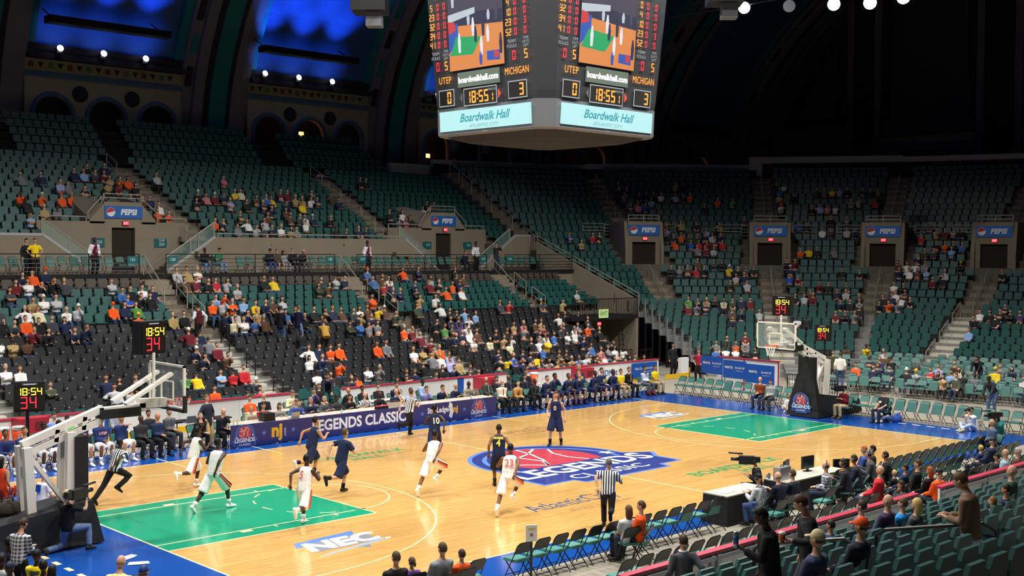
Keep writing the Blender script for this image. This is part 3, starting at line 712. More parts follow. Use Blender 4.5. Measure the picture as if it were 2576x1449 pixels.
for s in (-1, 1):
    bx = s*L2; fx = s*(L2-5.79); hx = s*(L2-1.6)
    decal('key_paint', M_KEY, rect(min(bx, fx), -2.44, max(bx, fx), 2.44), 0.0012)
    for y in (-2.44, -1.83, 1.83, 2.44): decal('lane_line', M_LINE, rect(min(bx, fx), y-LWD/2, max(bx, fx), y+LWD/2), 0.003)
    decal('free_throw_line', M_LINE, rect(fx-LWD/2, -2.44, fx+LWD/2, 2.44), 0.003)
    arc_strip(fx, 0, 1.83, 90 if s > 0 else -90, 270 if s > 0 else 90, LWD).build('free_throw_circle', M_LINE, floor)
    for k in range(7):
        a = (-84+k*27.5) if s > 0 else (96+k*27.5); arc_strip(fx, 0, 1.83, a, a+13, LWD, 4).build('free_throw_dash', M_LINE, floor)
    a0 = 90 if s > 0 else -90
    arc_strip(hx, 0, 6.325, a0, a0+180, LWD, 60).build('three_point_line', M_LINE, floor)
    for y in (-6.325, 6.325): decal('three_point_line', M_LINE, rect(min(bx, hx), y-LWD/2, max(bx, hx), y+LWD/2), 0.003)
    for y in (-1, 1):
        for d, wdt in ((2.13+0.15, 0.3), (3.1, 0.05), (4.0, 0.05), (4.9, 0.05)):
            x = s*(L2-d); decal('lane_mark', M_LINE, rect(x-wdt/2, y*1.83 if y > 0 else y*1.83-0.2, x+wdt/2, y*1.83+0.2 if y > 0 else y*1.83), 0.0035)
    for k in range(6): decal('photo_dash', M_LWHITE if s > 0 else M_LINE, rect(s*16.6-0.06, -3.0-k*0.6-0.16 if s > 0 else -0.5-k*0.64-0.15, s*16.6+0.06, -3.0-k*0.6+0.16 if s > 0 else -0.5-k*0.64+0.15), 0.003)
for x in (-5.57, 5.57, -14.3+5.2, 14.33): decal('coach_box_line', M_LINE, rect(x-0.025, 6.55, x+0.025, 8.5), 0.003)

def logo(parent, M, s=1.0, flat=True):
    """basketball emblem with LEGENDS CLASSIC lettering; local XY about 6.4 x 4.8 units, drawn in layers"""
    def lay(name, m, pts, z): mb = MB().prism(pts, z-0.0004, z); mb.xf(M); return mb.build(name, m, parent)
    def oval(cx, cy, rx, ry, a0=0, a1=360, n=40): return [(cx+rx*math.cos(math.radians(a0+(a1-a0)*k/n)), cy+ry*math.sin(math.radians(a0+(a1-a0)*k/n))) for k in range(n if a1-a0 >= 360 else n+1)]
    Z = 0.001
    base = [(-3.1, -2.75), (-1.9, -2.75), (-1.8, -3.2), (2.0, -3.2), (2.1, -2.75), (3.1, -2.75), (3.1, -1.7), (3.6, -1.1), (2.75, -0.55)] + oval(0, 0.0, 2.75, 2.75, -8, 188) + [(-2.9, -1.0), (-3.5, -1.3), (-3.1, -1.9)]
    lay('logo_border', M_LBLUE, base, Z)
    sh = [(x*0.955, y*0.955-0.03) for x, y in base]; lay('logo_ground', M_LNAVY, sh, Z+0.001)
    for a in (205, -25-25): lay('logo_stripe', M_LBLUE, oval(0, -0.1, 2.35, 2.35, 100, 200, 16) + oval(0, -0.1, 2.2, 2.2, 200, 100, 16)[::1] if a > 0 else oval(0, -0.1, 2.35, 2.35, -20, 80, 16) + [(2.2*math.cos(math.radians(t)), 2.2*math.sin(math.radians(t))-0.1) for t in range(80, -21, -6)], Z+0.0016)
    ball = oval(0, 0.25, 1.72, 1.95, -28, 208, 36); lay('logo_ball', M_LRED, ball, Z+0.002)
    def seam(pts, wd=0.09):
        mb = MB(); P = [Vector((x, y, 0)) for x, y in pts]
        for a, b in zip(P, P[1:]):
            d = (b-a).normalized(); n = Vector((-d.y, d.x, 0))*wd/2; mb.poly([tuple(a-n+Vector((0, 0, Z+.0028))), tuple(b-n+Vector((0, 0, Z+.0028))), tuple(b+n+Vector((0, 0, Z+.0028))), tuple(a+n+Vector((0, 0, Z+.0028)))])
        mb.xf(M); mb.build('logo_seam', M_LWHITE, parent)
    seam([(0.35, 2.15), (0.15, 1.2), (-0.25, 0.2), (-0.75, -0.55)]); seam([(-1.1, 1.7), (-0.6, 1.0), (-0.4, 0.1), (-0.75, -0.55)]); seam([(-1.5, 1.05), (-0.9, 0.9), (0.1, 1.3), (0.9, 1.9)])
    seam([(1.25, 1.55), (0.85, 0.9), (0.75, 0.1), (1.0, -0.6)]); seam([(-1.65, 0.2), (-1.2, -0.1), (-0.75, -0.55)])
    for sx, sy in ((-2.35, -0.55), (2.3, -0.15)):
        st = [(sx+(0.32 if k % 2 == 0 else 0.13)*math.sin(k*math.pi/5), sy+(0.32 if k % 2 == 0 else 0.13)*math.cos(k*math.pi/5)) for k in range(10)]; lay('logo_star', M_LWHITE, st, Z+0.003)
    put_text('LEGENDS', 1.42, M @ Matrix.Translation((0, -1.35, Z+.0034)), M_LWHITE, parent, bold=0.035, xs=0.98)
    put_text('CLASSIC', 0.78, M @ Matrix.Translation((0, -2.45, Z+.0034)), M_LWHITE, parent, bold=0.004, xs=1.15)
logo(floor, Matrix.Translation((0.35, -0.15, 0.0005)) @ Matrix.Diagonal((1.03, 1.0, 1, 1)))
FT = lambda x, y, rz=0, z=0.0025: Matrix.Translation((x, y, z)) @ Matrix.Rotation(math.radians(rz), 4, 'Z')
put_text('BOARDWALK', 0.72, FT(3.9, -4.75), M_LGREEN, floor, bold=0.012); put_text('HALL', 0.62, FT(4.1, -5.35), M_LGREEN, floor, bold=0.012)
put_text('BOARDWALK', 0.62, FT(-3.9, 4.75), M_LGREEN, floor, bold=0.012); put_text('HALL', 0.55, FT(-3.9, 4.15), M_LGREEN, floor, bold=0.012)
for (x, y, s) in ((4.2, -5.45, 1.0), (-3.8, 4.05, 0.9)):
    mb = MB(); pts = [(x-2.2*s+k*0.11*s, y+0.06*math.sin(k*0.9)+(k-20)*0.012) for k in range(41)]
    for a, b in zip(pts, pts[1:]): mb.poly([(a[0], a[1]-0.012, .002), (b[0], b[1]-0.012, .002), (b[0], b[1]+0.012, .002), (a[0], a[1]+0.012, .002)])
    mb.build('wave_line', M_LBROWN, floor)
put_text('AtlanticCity', 1.0, FT(-3.75, -4.85), M_LDBLUE, floor, xs=0.68, bold=-0.004); put_text('always turned on', 0.34, FT(-3.4, -5.6), M_LBROWN, floor, xs=1.05)
put_text('AtlanticCity', 0.9, FT(3.7, 4.95), M_LBROWN, floor, xs=0.68); put_text('always turned on', 0.3, FT(3.9, 4.35), M_LBROWN, floor)
for cx, cy in ((-11.1, -4.35), (11.0, 4.05)):
    decal('nec_band', M_LBLUE, [(cx-1.0, cy+0.18), (cx+0.75, cy+0.35), (cx+0.95, cy+0.75), (cx-0.8, cy+0.6)], 0.002)
    decal('nec_shadow', M_LGREY, [(cx-0.85, cy-0.38), (cx+0.95, cy-0.38), (cx+1.05, cy+0.42), (cx-0.7, cy+0.36)], 0.0024)
    put_text('NEC', 0.98, FT(cx+0.08, cy+0.02, 0, 0.003), M_LWHITE, floor, bold=0.05, shear=0.25, xs=1.02)
    decal('nec_swoosh', M_LWHITE, [(cx-1.05, cy-0.78), (cx+1.25, cy-0.42), (cx+1.3, cy-0.30), (cx-0.6, cy-0.62)], 0.0032)
    decal('nec_swoosh', M_LBLUE, [(cx-0.85, cy-0.73), (cx+1.1, cy-0.42), (cx+1.12, cy-0.36), (cx-0.65, cy-0.66)], 0.0038)
    decal('nec_point', M_LGREY, [(cx+0.1, cy-0.52), (cx+0.35, cy-0.85), (cx+0.55, cy-0.5)], 0.0022)

# ---------------------------------------------------------------- stands: stepped concrete and riser decks
def stand(name): o = bpy.data.objects.new(name, None); COL.objects.link(o); return struct(o)
ST_FL, ST_FU, ST_END, ST_NEAR = stand('stand_far_lower'), stand('stand_far_upper'), stand('stand_end'), stand('stand_near')
for i in range(16):
    x1 = fl_x1(i)+0.3; m = M_TREAD if i < NB else M_CONCD; fr = 0.52 if i < NB else 0.6
    MB().b2((-19.3, FL_Y[i]-fr, max(-0.03, FL_Z[i]-0.45)), (x1, FL_Y[i]+(0.19 if i < NB else 0.21), max(FL_Z[i], -0.01))).build('tier', m, ST_FL)
    if i < NB: MB().b2((-19.3, FL_Y[i]-fr-0.005, FL_Z[i]-0.05), (x1, FL_Y[i]-fr+0.005, FL_Z[i])).build('tier_nosing', M_STEPW, ST_FL)
    for a in FL_AISLE:
        cx_, hw_ = fl_aisle(a, i)
        if cx_+hw_ > x1 or (i < NB and a > 20) or i == 0: continue
        dz = FL_Z[i]-FL_Z[i-1]
        MB().b2((cx_-hw_+0.03, FL_Y[i]-fr-0.3, FL_Z[i]-dz-0.1), (cx_+hw_-0.03, FL_Y[i]-fr, FL_Z[i]-dz/2)).build('aisle_step', M_STEPW if i < NB else M_CONC, ST_FL)
# fascia under the walkway, walkway slab
WALK = struct(MB().b2((-30, 24.95, 5.05), (27.6, 28.9, 5.42)).build('walkway_slab', M_CONC))
MB().b2((-30, 24.8, 5.30), (27.6, 24.96, 5.50)).build('slab_lip', M_BLACKM, WALK)
MB().b2((-30, 24.92, 3.4), (27.6, 25.1, 5.31)).build('fascia', M_CONC, WALK)
for a in FL_AISLE[:3] + [20.9]:
    for k in range(4): MB().b2((a-0.6, 24.0+0.3*k, 4.55+0.2*k), (a+0.6, 24.36+0.3*k, 4.78+0.2*k)).build('walkway_step', M_CONC, WALK)
# far upper stand
for k in range(13):
    xr = fu_right(k)+0.3
    segs = cut(-17.5, xr, [(v-(4.3 if k < 2 else 1.75), v+(3.5 if k < 2 else 1.75)) for v in VOMS]) if k < 4 else [(-17.5, xr)]
    for a, b in segs: MB().b2((a, FU_Y[k]-0.63, FU_Z[k]-0.6), (b, FU_Y[k]+0.23, FU_Z[k])).build('tier', M_CONCD, ST_FU)
    for a, s in FU_AISLE:
        c = a+s*(FU_Y[k]-29.2)
        MB().b2((c-0.68, FU_Y[k]-1.05, FU_Z[k]-0.45), (c+0.68, FU_Y[k]-0.62, FU_Z[k]-0.18)).build('aisle_step', M_CONC, ST_FU)
for k in range(5):
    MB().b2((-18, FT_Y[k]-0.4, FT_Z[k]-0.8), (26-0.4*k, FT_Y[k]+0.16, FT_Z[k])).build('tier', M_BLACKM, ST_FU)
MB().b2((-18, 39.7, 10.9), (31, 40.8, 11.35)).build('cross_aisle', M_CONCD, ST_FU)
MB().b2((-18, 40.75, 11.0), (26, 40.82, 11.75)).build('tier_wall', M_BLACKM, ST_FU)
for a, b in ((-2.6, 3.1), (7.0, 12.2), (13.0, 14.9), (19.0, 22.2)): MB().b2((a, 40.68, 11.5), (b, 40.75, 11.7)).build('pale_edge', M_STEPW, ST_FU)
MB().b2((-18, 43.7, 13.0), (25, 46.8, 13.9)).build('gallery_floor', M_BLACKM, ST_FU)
# front wall of the far upper stand, cut at the two tunnel mouths and ramped beside their stairs
def wall_poly(parent, name, y, th, pts, m=M_CONC):
    return MB().hexa([(x, y-th/2, z) for x, z in pts], [(x, y+th/2, z) for x, z in pts]).build(name, m, parent)
WF = struct(wall_poly(None, 'wall_far', 28.62, 0.2, [(-17.5, 5.4), (-2.0, 5.4), (-2.0, 5.5), (-4.6, 7.28), (-17.5, 7.28)]))
wall_poly(WF, 'wall_segment', 28.62, 0.2, [(1.7, 5.4), (19.6, 5.4), (17.0, 7.28), (4.4, 7.28), (1.7, 5.5)])
wall_poly(WF, 'wall_segment', 28.62, 0.2, [(23.0, 5.4), (27.4, 5.4), (27.4, 7.6), (26.0, 7.6), (23.0, 5.5)])
M_PALE = mat('pale_coping', '#a6a6a6', 0.6)
for x0, z0, x1, z1 in ((-17.5, 7.3, -4.6, 7.3), (-4.6, 7.3, -2.0, 5.52), (1.7, 5.52, 4.4, 7.3), (17.0, 7.3, 19.6, 5.42), (23.0, 5.52, 26.0, 7.62), (26.0, 7.62, 27.4, 7.62)):
    MB().tube([(x0, 28.56, z0), (x1, 28.56, z1)], 0.09, 4).build('coping', M_PALE, WF)
PEPSI = dict(d=mat('pepsi_blue', '#1f5fae', 0.5, emit='#1f5fae', estr=0.05), w=mat('sign_white', '#e6e9ee', 0.5), r=mat('sign_red', '#c22a33', 0.5))
M_EXITR = mat('exit_red_glow', '#ff2a3a', 0.5, emit='#ff2436', estr=2.2)
M_TEAL = mat('sign_teal', '#0e5f63', 0.5)
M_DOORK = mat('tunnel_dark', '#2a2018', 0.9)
def pepsi_sign(parent, M, w=2.0, h=0.62):
    s = thing('pepsi_sign', '', 'sign')
    MB().box((0, 0, 0), (w, h, 0.05)).xf(M).build('panel', PEPSI['d'], s)
    put_text('PEPSI', h*0.62, M @ Matrix.Translation((w*0.13, 0, 0.03)), PEPSI['w'], s, bold=0.02, shear=0.15)
    MB().disc((-w*0.34, 0.0, 0.028), h*0.36, 20).xf(M).build('globe', PEPSI['w'], s)
    MB().poly([(-w*0.34+h*0.34*math.cos(math.radians(t)), h*0.34*math.sin(math.radians(t)), 0.032) for t in range(15, 196, 15)]).xf(M).build('globe_cap', PEPSI['r'], s)
    return s
def exit_light(M, label):
    s = thing('exit_light', label, 'exit sign', group='red exit lights over tunnel mouths')
    MB().box((0, 0, 0), (0.34, 0.22, 0.06)).xf(M).build('case', M_BLACKM, s); put_text('EXIT', 0.15, M @ Matrix.Translation((0, 0, 0.033)), mat('exit_text', '#ffd0d0', 0.5, emit='#ffb0b0', estr=1.5), s, xs=0.8)
    MB().box((0, 0, 0.012), (0.31, 0.19, 0.04)).xf(M).build('face', M_EXITR, s)
def rail_run(name, pts, h=0.9, bars=(0.45,), r=0.028, m=M_RAIL, label='', cat='railing', group=None, post_every=1, balus=0.0):
    """handrail along 3-D foot points: a top rail, lower rails and posts, each its own part"""
    t = thing(name, label, cat, pts[0], group=group); o = Vector(pts[0]); P = [Vector(p)-o for p in pts]; up = Vector((0, 0, h))
    MB().tube([p+up for p in P], r, 6).build('top_rail', m, t)
    for b in bars: MB().tube([p+Vector((0, 0, b)) for p in P], r*0.75, 5).build('lower_rail', m, t)
    for i, p in enumerate(P):
        if i % post_every == 0 or i == len(P)-1: MB().tube([p, p+up], r, 6).build('post', m, t)
    if balus:
        for a, b in zip(P, P[1:]):
            n = max(1, int((b-a).length/balus))
            for k in range(1, n): q = a.lerp(b, k/n); MB().tube([q+Vector((0, 0, 0.08)), q+up], r*0.5, 4).build('baluster', m, t)
    return t
M_GLASSR = mat('stair_glass', '#8fb0a8', 0.05, trans=0.0, alpha=0.22)
for q, v in enumerate(VOMS):
    T = stand('wall_tunnel')
    y = 30.35
    wall_poly(T, 'side_wall', y, 0.2, [(v-4.4, 5.4), (v-0.62, 5.4), (v-0.62, 7.75), (v-1.0, 8.0), (v-4.4, 8.0)])
    wall_poly(T, 'side_wall', y, 0.2, [(v+0.62, 5.4), (v+3.6, 5.4), (v+3.6, 8.0), (v+1.0, 8.0), (v+0.62, 7.75)])
    wall_poly(T, 'head_wall', y+0.02, 0.2, [(v-0.64, 7.7), (v+0.64, 7.7), (v+1.0, 8.05), (v+1.0, 9.0), (v-1.0, 9.0), (v-1.0, 8.05)])
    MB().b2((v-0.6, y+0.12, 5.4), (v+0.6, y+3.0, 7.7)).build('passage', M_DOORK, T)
    for s in (-1, 1):
        MB().hexa([(v+s*1.0, y-0.1, 7.9), (v+s*1.75, y-0.1, 7.9), (v+s*1.75, y+2.6, 7.9), (v+s*1.0, y+2.6, 7.9)], [(v+s*1.0, y-0.1, 8.9), (v+s*1.75, y-0.1, 8.1), (v+s*1.75, y+2.6, 9.3), (v+s*1.0, y+2.6, 9.4)]).build('wing_wall', M_CONC, T)
    MB().b2((v-1.8, y+2.4, 7.5), (v+1.8, y+2.7, 9.2)).build('back_wall', M_CONCD, T)
    MB().b2((v-4.4, 28.7, 5.2), (v+3.6, y, 5.42)).build('landing', M_CONCD, T)
    sg = pepsi_sign(None, frame((v, y-0.12, 8.48), (1, 0, 0), (0, 0, 1)))
    tag(sg, ['blue cola sign over the far tunnel beside the 219 220 panel', 'half hidden blue cola sign over the far tunnel nearer the corner'][q], 'sign')
    exit_light(frame((v+0.1, y-0.15, 7.93), (1, 0, 0), (0, 0, 1)), ['red exit light over far tunnel mouth beside the 219 220 panel', 'red exit light over the far tunnel mouth nearer the corner'][q])
    for dx, t1 in ((-1.35, '220'), (2.0, '219\n220')) if q == 0 else ((-1.35, '219'), (2.0, '218')):
        s = thing('section_sign', ['teal sign %s on the wall %s far tunnel mouth' % (t1.replace('\n', ' '), 'left of' if dx < 0 else 'right of')][0] + ('' if q == 0 else ' nearer the corner'), 'sign', (v+dx, y-0.12, 6.95))
        MB().box((0, 0, 0), (0.68, 0.04, 0.45)).build('panel', M_TEAL, s)
        put_text(t1, 0.2, frame((0.06, -0.03, 0.02), (1, 0, 0), (0, 0, 1)), PEPSI['w'], s)
    # stairs up to the seats on both sides, with rails and glass
    for s, x0, x1 in ((-1, v-2.2, v-4.8), (1, v+1.5, v+4.2)):
        for k in range(10):
            xa = x0+(x1-x0)*k/10; xb = x0+(x1-x0)*(k+1)/10
            MB().b2((min(xa, xb), 28.75, 5.4), (max(xa, xb), 29.9, 5.42+0.165*(k+1))).build('stair_step', M_CONCD, T)
        lab = ['sloping', 'sloping'][q]
        hr = rail_run('stair_rail', [(x0, 28.62, 5.5), (x0+(x1-x0)*0.5, 28.62, 6.4), (x1, 28.62, 7.3)], 0.75, (), 0.04, M_RAIL, '%s pale stair handrail %s far tunnel mouth%s' % (lab, 'left of the' if s < 0 else 'right of the', '' if q == 0 else ' nearer the corner'), 'railing')
        gl = MB().hexa([(x0-v, -0.01, 0.05), (x1-v, -0.01, 1.85), (x1-v, -0.01, 2.5), (x0-v, -0.01, 0.7)], [(x0-v, 0.01, 0.05), (x1-v, 0.01, 1.85), (x1-v, 0.01, 2.5), (x0-v, 0.01, 0.7)]); gl.xf(Matrix.Translation((v-x0, 0, 0)))
        gl.build('glass_panel', M_GLASSR, hr)
    rail_run('tunnel_rail', [(v-1.0, y, 9.0), (v+1.0, y, 9.0)], 0.4, (0.2,), 0.03, M_RAIL, 'short pale rail above the %s far tunnel sign' % ('left' if q == 0 else 'corner'), 'railing')
    for s in (-1, 1):
        rail_run('tunnel_rail', [(v+s*1.05, y+0.1, 8.9), (v+s*1.85, y-0.1, 8.1)], 0.35, (), 0.03, M_RAIL, 'short sloping pale rail %s the %s far tunnel sign' % ('left of' if s < 0 else 'right of', 'left' if q == 0 else 'corner'), 'railing')
        rail_run('parapet_rail', [(v+s*1.9, y, 8.0), (v+(-4.3 if s < 0 else 3.5), y, 8.0)], 0.22, (), 0.035, M_RAIL, 'low pale rail on the wall %s of the %s far tunnel' % ('left' if s < 0 else 'right', 'left' if q == 0 else 'corner'), 'railing')
rail_run('parapet_rail', [(4.6, 28.6, 7.3), (8.7, 28.6, 7.3), (12.9, 28.6, 7.3), (16.9, 28.6, 7.3)], 0.16, (), 0.035, M_RAIL, 'long low pale rail along front wall of far upper stand', 'railing')
# ---------------------------------------------------------------- end bowl
def facet_block(name, i, o0, o1, z0, z1, m, parent, ext=0.0, a=None):
    p, q = facet_line(i, o0); r_, s_ = facet_line(i, o1)
    if a is not None: p = a; r_ = (a[0]+(s_[0]-q[0]), a[1]+(s_[1]-q[1])) if False else (a[0]+math.sin(math.radians(NORM[i]))*(o1-o0), a[1]+math.cos(math.radians(NORM[i]))*(o1-o0))
    pts = [p, q, s_, r_]
    return MB().hexa([(x, y, z0) for x, y in pts], [(x, y, z1) for x, y in pts]).build(name, m, parent)
for i in range(5):
    for k in range(-5, 17):
        a = None
        if i == 0 and k < 3: a = end_left(k); a = (a[0]-math.sin(math.radians(20))*0.64, a[1]-math.cos(math.radians(20))*0.64)
        facet_block('tier', i, 0.87*k-0.64, 0.87*k+0.23, end_z(k)-0.6, end_z(k), M_CONCD, ST_END, a=a)
        if i > 0:
            (px, py), al = CORN[i]; dx, dy = _d(al); o = 0.87*k; c = corner(i, o-0.85, (NORM[i]+NORM[i-1])/2)
            if not (k in (0, 1, 2, 3, 4)): MB().box((c[0], c[1], end_z(k)-0.33), (1.35, 0.44, 0.25), math.radians(-al)).build('aisle_step', M_CONC, ST_END)
for j in range(10):
    for i in ((1, 2, 3, 4) if j < 8 else (1,)):
        a = None
        if i == 1: o = low_o(j)-0.64; a0, b0 = facet_line(1, o); u = (b0[0]-a0[0], b0[1]-a0[1]); L = math.hypot(*u); e = 2.3-0.15*j; a = (a0[0]-u[0]/L*e, a0[1]-u[1]/L*e)
        facet_block('tier', i, low_o(j)-0.64, low_o(j)+0.24, low_z(j)-0.32, low_z(j), M_TREAD if i != 9 else M_CONC, ST_END, a=a)
        if i in (2, 4):
            (px, py), al = CORN[i]; c = corner(i, low_o(j)-0.85, (NORM[i]+NORM[i-1])/2)
            MB().box((c[0], c[1], low_z(j)-0.24), (1.35, 0.5, 0.18), math.radians(-al)).build('aisle_step', M_STEPW, ST_END)
            c = corner(i, low_o(j)-0.2, (NORM[i]+NORM[i-1])/2)
            MB().box((c[0], c[1], low_z(j)-0.02), (1.35, 0.8, 0.06), math.radians(-al)).build('aisle_tread', M_STEPW, ST_END)
for i in (1, 2, 3, 4):
    facet_block('cross_aisle', i, -5.5, -4.9, 2.2, 3.0, M_CONCD, ST_END)
    if i > 1:
        for j in range(5): facet_block('deck', i, -14.2-j*1.0, -13.2-j*1.0, -0.02, max(0.02, 0.62-0.12*j), M_STEPW if j > 3 else M_TREAD, ST_END)
# side wall of the end bowl with its rail
dW = MB().hexa([(WALL_T[0]-0.1, WALL_T[1], 3.4), (WALL_B[0]-0.1, WALL_B[1], 2.2), (WALL_B[0]+0.1, WALL_B[1], 2.2), (WALL_T[0]+0.1, WALL_T[1], 3.4)],
               [(WALL_T[0]-0.1, WALL_T[1], 7.2), (WALL_B[0]-0.1, WALL_B[1], 3.65), (WALL_B[0]+0.1, WALL_B[1], 3.65), (WALL_T[0]+0.1, WALL_T[1], 7.2)]).build('wall_corner', M_CONC)
struct(dW)
rail_run('corner_rail', [(WALL_T[0]+(WALL_B[0]-WALL_T[0])*t, WALL_T[1]+(WALL_B[1]-WALL_T[1])*t, 7.2-3.55*t) for t in (0, 0.28, 0.52, 0.76, 1.0)], 0.42, (0.2,), 0.03, M_RAIL, 'long sloping pale rail on the corner wall between stands', 'railing')
# white parapets round the rim of the bowl
def rim(i, o, z0, z1, name='parapet'):
    p, q = facet_line(i, o); r_, s_ = facet_line(i, o+0.35); pts = [p, q, s_, r_]
    return MB().hexa([(x, y, z0) for x, y in pts], [(x, y, z1) for x, y in pts]).build(name, mat('parapet_pale', '#a8a7a3', 0.7, noise=0.05), ST_END)
MB().b2((26.2, 41.9, 12.25), (34.6, 42.3, 12.95)).build('parapet', mat('parapet_pale', '#a8a7a3', 0.7), ST_END)
for i, z in ((0, 13.35), (1, 13.45), (2, 14.05), (3, 13.95), (4, 13.95)): rim(i, 15.3, z-0.5, z)
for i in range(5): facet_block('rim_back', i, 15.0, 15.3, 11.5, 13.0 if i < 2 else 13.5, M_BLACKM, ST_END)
_c = corner(2, 15.3, 52); MB().box((_c[0], _c[1], 13.3), (1.6, 0.4, 1.5), math.radians(-52)).build('parapet_end', mat('parapet_pale', '#a8a7a3', 0.7), ST_END)
# tunnel mouths on the end bowl aisles
def end_tunnel(c, q, lab):
    (px, py), al = CORN[c]; T = bpy.data.objects.new('wall_tunnel_end', None); COL.objects.link(T); struct(T)
    F = Matrix.Translation((px, py, 0)) @ Matrix.Rotation(math.radians(-al), 4, 'Z')      # local +Y goes outwards up the stand
    b = lambda lo, hi, nm, m=M_CONC: MB().b2(lo, hi).xf(F).build(nm, m, T)
    z0 = end_z(0)-0.1
    b((-1.1, 0.2, z0+2.0), (1.1, 0.42, z0+3.35), 'head_wall'); b((-1.1, 0.2, z0-0.2), (-0.8, 0.42, z0+2.0), 'jamb'); b((0.8, 0.2, z0-0.2), (1.1, 0.42, z0+2.0), 'jamb')
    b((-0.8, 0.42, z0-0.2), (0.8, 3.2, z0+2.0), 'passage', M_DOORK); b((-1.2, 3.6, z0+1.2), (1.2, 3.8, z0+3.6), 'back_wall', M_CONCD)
    for s in (-1, 1):
        pts = [(0.0, z0-0.3), (0.0, z0+1.5), (0.42, z0+3.35), (3.9, z0+3.35), (3.9, z0-0.3)]
        MB().hexa([(s*1.1, y, z) for y, z in pts], [(s*1.32, y, z) for y, z in pts]).xf(F).build('wing_wall', M_CONC, T)
        for k in range(5): MB().b2((min(s*1.32, s*1.9), 0.87*k-0.64, z0-0.5), (max(s*1.32, s*1.9), 0.87*k+0.23, z0+0.12+0.43*k)).xf(F).build('side_step', M_CONC, T)
    M = F @ frame((0, 0.16, z0+2.78), (1, 0, 0), (0, 0, 1))
    tag(pepsi_sign(None, M, 2.1, 0.68), 'blue cola sign over the %s end tunnel mouth' % lab, 'sign'); exit_light(F @ frame((0.05, 0.15, z0+2.22), (1, 0, 0), (0, 0, 1)), 'red exit light over the %s end tunnel mouth' % lab)
    def W(x, y, z): return tuple(F @ Vector((x, y, z)))
    rail_run('tunnel_rail', [W(-1.05, 0.35, z0+3.35), W(0, 0.35, z0+3.35), W(1.05, 0.35, z0+3.35)], 0.42, (0.2,), 0.03, M_RAIL, 'pale rail just above the %s end tunnel sign' % lab, 'railing')
    rail_run('tunnel_rail', [W(-1.7, 3.9, z0+2.25), W(0, 3.9, z0+2.25), W(1.7, 3.9, z0+2.25)], 0.95, (0.25, 0.48, 0.7), 0.03, M_RAIL, 'wide barred rail across aisle above the %s end tunnel' % lab, 'railing')
    for s in (-1, 1):
        rail_run('tunnel_rail', [W(s*1.75, 3.6, z0+2.3), W(s*3.3, 3.6, z0+2.3)], 0.95, (0.25, 0.48, 0.7), 0.03, M_RAIL, 'barred side rail %s of the %s end tunnel' % ('left' if s < 0 else 'right', lab), 'railing')
for q, (c, lab) in enumerate(((1, 'corner'), (2, 'second'), (3, 'third'), (4, 'fourth'))): end_tunnel(c, q, lab)
# near stand
for j in range(9):
    MB().b2((-20, NR_Y[j]-0.22, max(-0.02, NR_Z[j]-0.5)), (7, NR_Y[j]+0.6, NR_Z[j])).build('tier', M_TREAD, ST_NEAR)
MB().b2((-34, -36, -0.02), (7, NR_Y[8]-0.22, 2.3)).build('upper_block', M_CONCD, ST_NEAR)

# ---------------------------------------------------------------- hall shell: barrel vault, arcade wall, end wall
M_VAULT = mat('vault_panel', '#3c5f9a', 0.8, noise=0.18, nscale=0.6, bump=0.15)
M_RIB = mat('rib_plaster', '#7c7680', 0.85, noise=0.08)
M_RIBT = mat('rib_teal', '#1f7c80', 0.8, noise=0.1); M_RIBD = mat('rib_dark', '#2e2830', 0.9)
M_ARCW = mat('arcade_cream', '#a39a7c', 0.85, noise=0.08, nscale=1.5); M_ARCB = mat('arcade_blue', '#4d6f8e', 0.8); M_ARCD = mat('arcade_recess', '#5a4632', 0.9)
M_ENDW = mat('end_wall_grey', '#4b4d58', 0.9, noise=0.1, nscale=0.4, bump=0.1); M_ENDD = mat('end_wall_dark', '#0d0f1c', 0.9)
AY, BZ, Z0 = 47.2, 28.7, 13.0
def vy(t, off=0.0): return ((AY+off)*math.cos(t), Z0+(BZ+off)*math.sin(t))
def vstrip(name, x0, x1, off0, off1, m, parent, t0=0.0, t1=math.pi*0.62, n=26):
    mb = MB(); rings = []
    for k in range(n+1):
        t = t0+(t1-t0)*k/n; y0, z0 = vy(t, off0); y1, z1 = vy(t, off1)
        rings.append([(x0, y0, z0), (x1, y0, z0), (x1, y1, z1), (x0, y1, z1)])
    return mb.loft(rings).build(name, m, parent)
CEIL = stand('ceiling')
RIBX = [14.8+15.6*k for k in range(-2, 5)]
for xr in RIBX:
    vstrip('rib_web', xr-2.55, xr+2.55, 0.25, 1.0, M_RIB, CEIL, t0=-0.06)
    vstrip('rib_band', xr-1.0, xr-0.62, -0.25, 0.3, M_RIBD, CEIL, t0=-0.06); vstrip('rib_band', xr+0.62, xr+1.0, -0.25, 0.3, M_RIBD, CEIL, t0=-0.06)
    vstrip('rib_stripe', xr-0.62, xr+0.62, -0.32, 0.3, M_RIBT, CEIL, t0=-0.06)
    vstrip('rib_edge', xr-1.75, xr-1.0, -0.12, 0.3, M_RIB, CEIL, t0=-0.06); vstrip('rib_edge', xr+1.0, xr+1.75, -0.12, 0.3, M_RIB, CEIL, t0=-0.06)
    for k in range(14):      # coffers along the rib's side face
        t = 0.16+k*0.075; y, z = vy(t, 0.22); y2, z2 = vy(t+0.045, 0.22)
        MB().hexa([(xr-2.35, y, z), (xr-1.9, y, z), (xr-1.9, y2, z2), (xr-2.35, y2, z2)], [(xr-2.35, y-.1, z-.04), (xr-1.9, y-.1, z-.04), (xr-1.9, y2-.1, z2-.04), (xr-2.35, y2-.1, z2-.04)]).build('rib_coffer', M_RIBT if k % 2 else M_RIBD, CEIL)
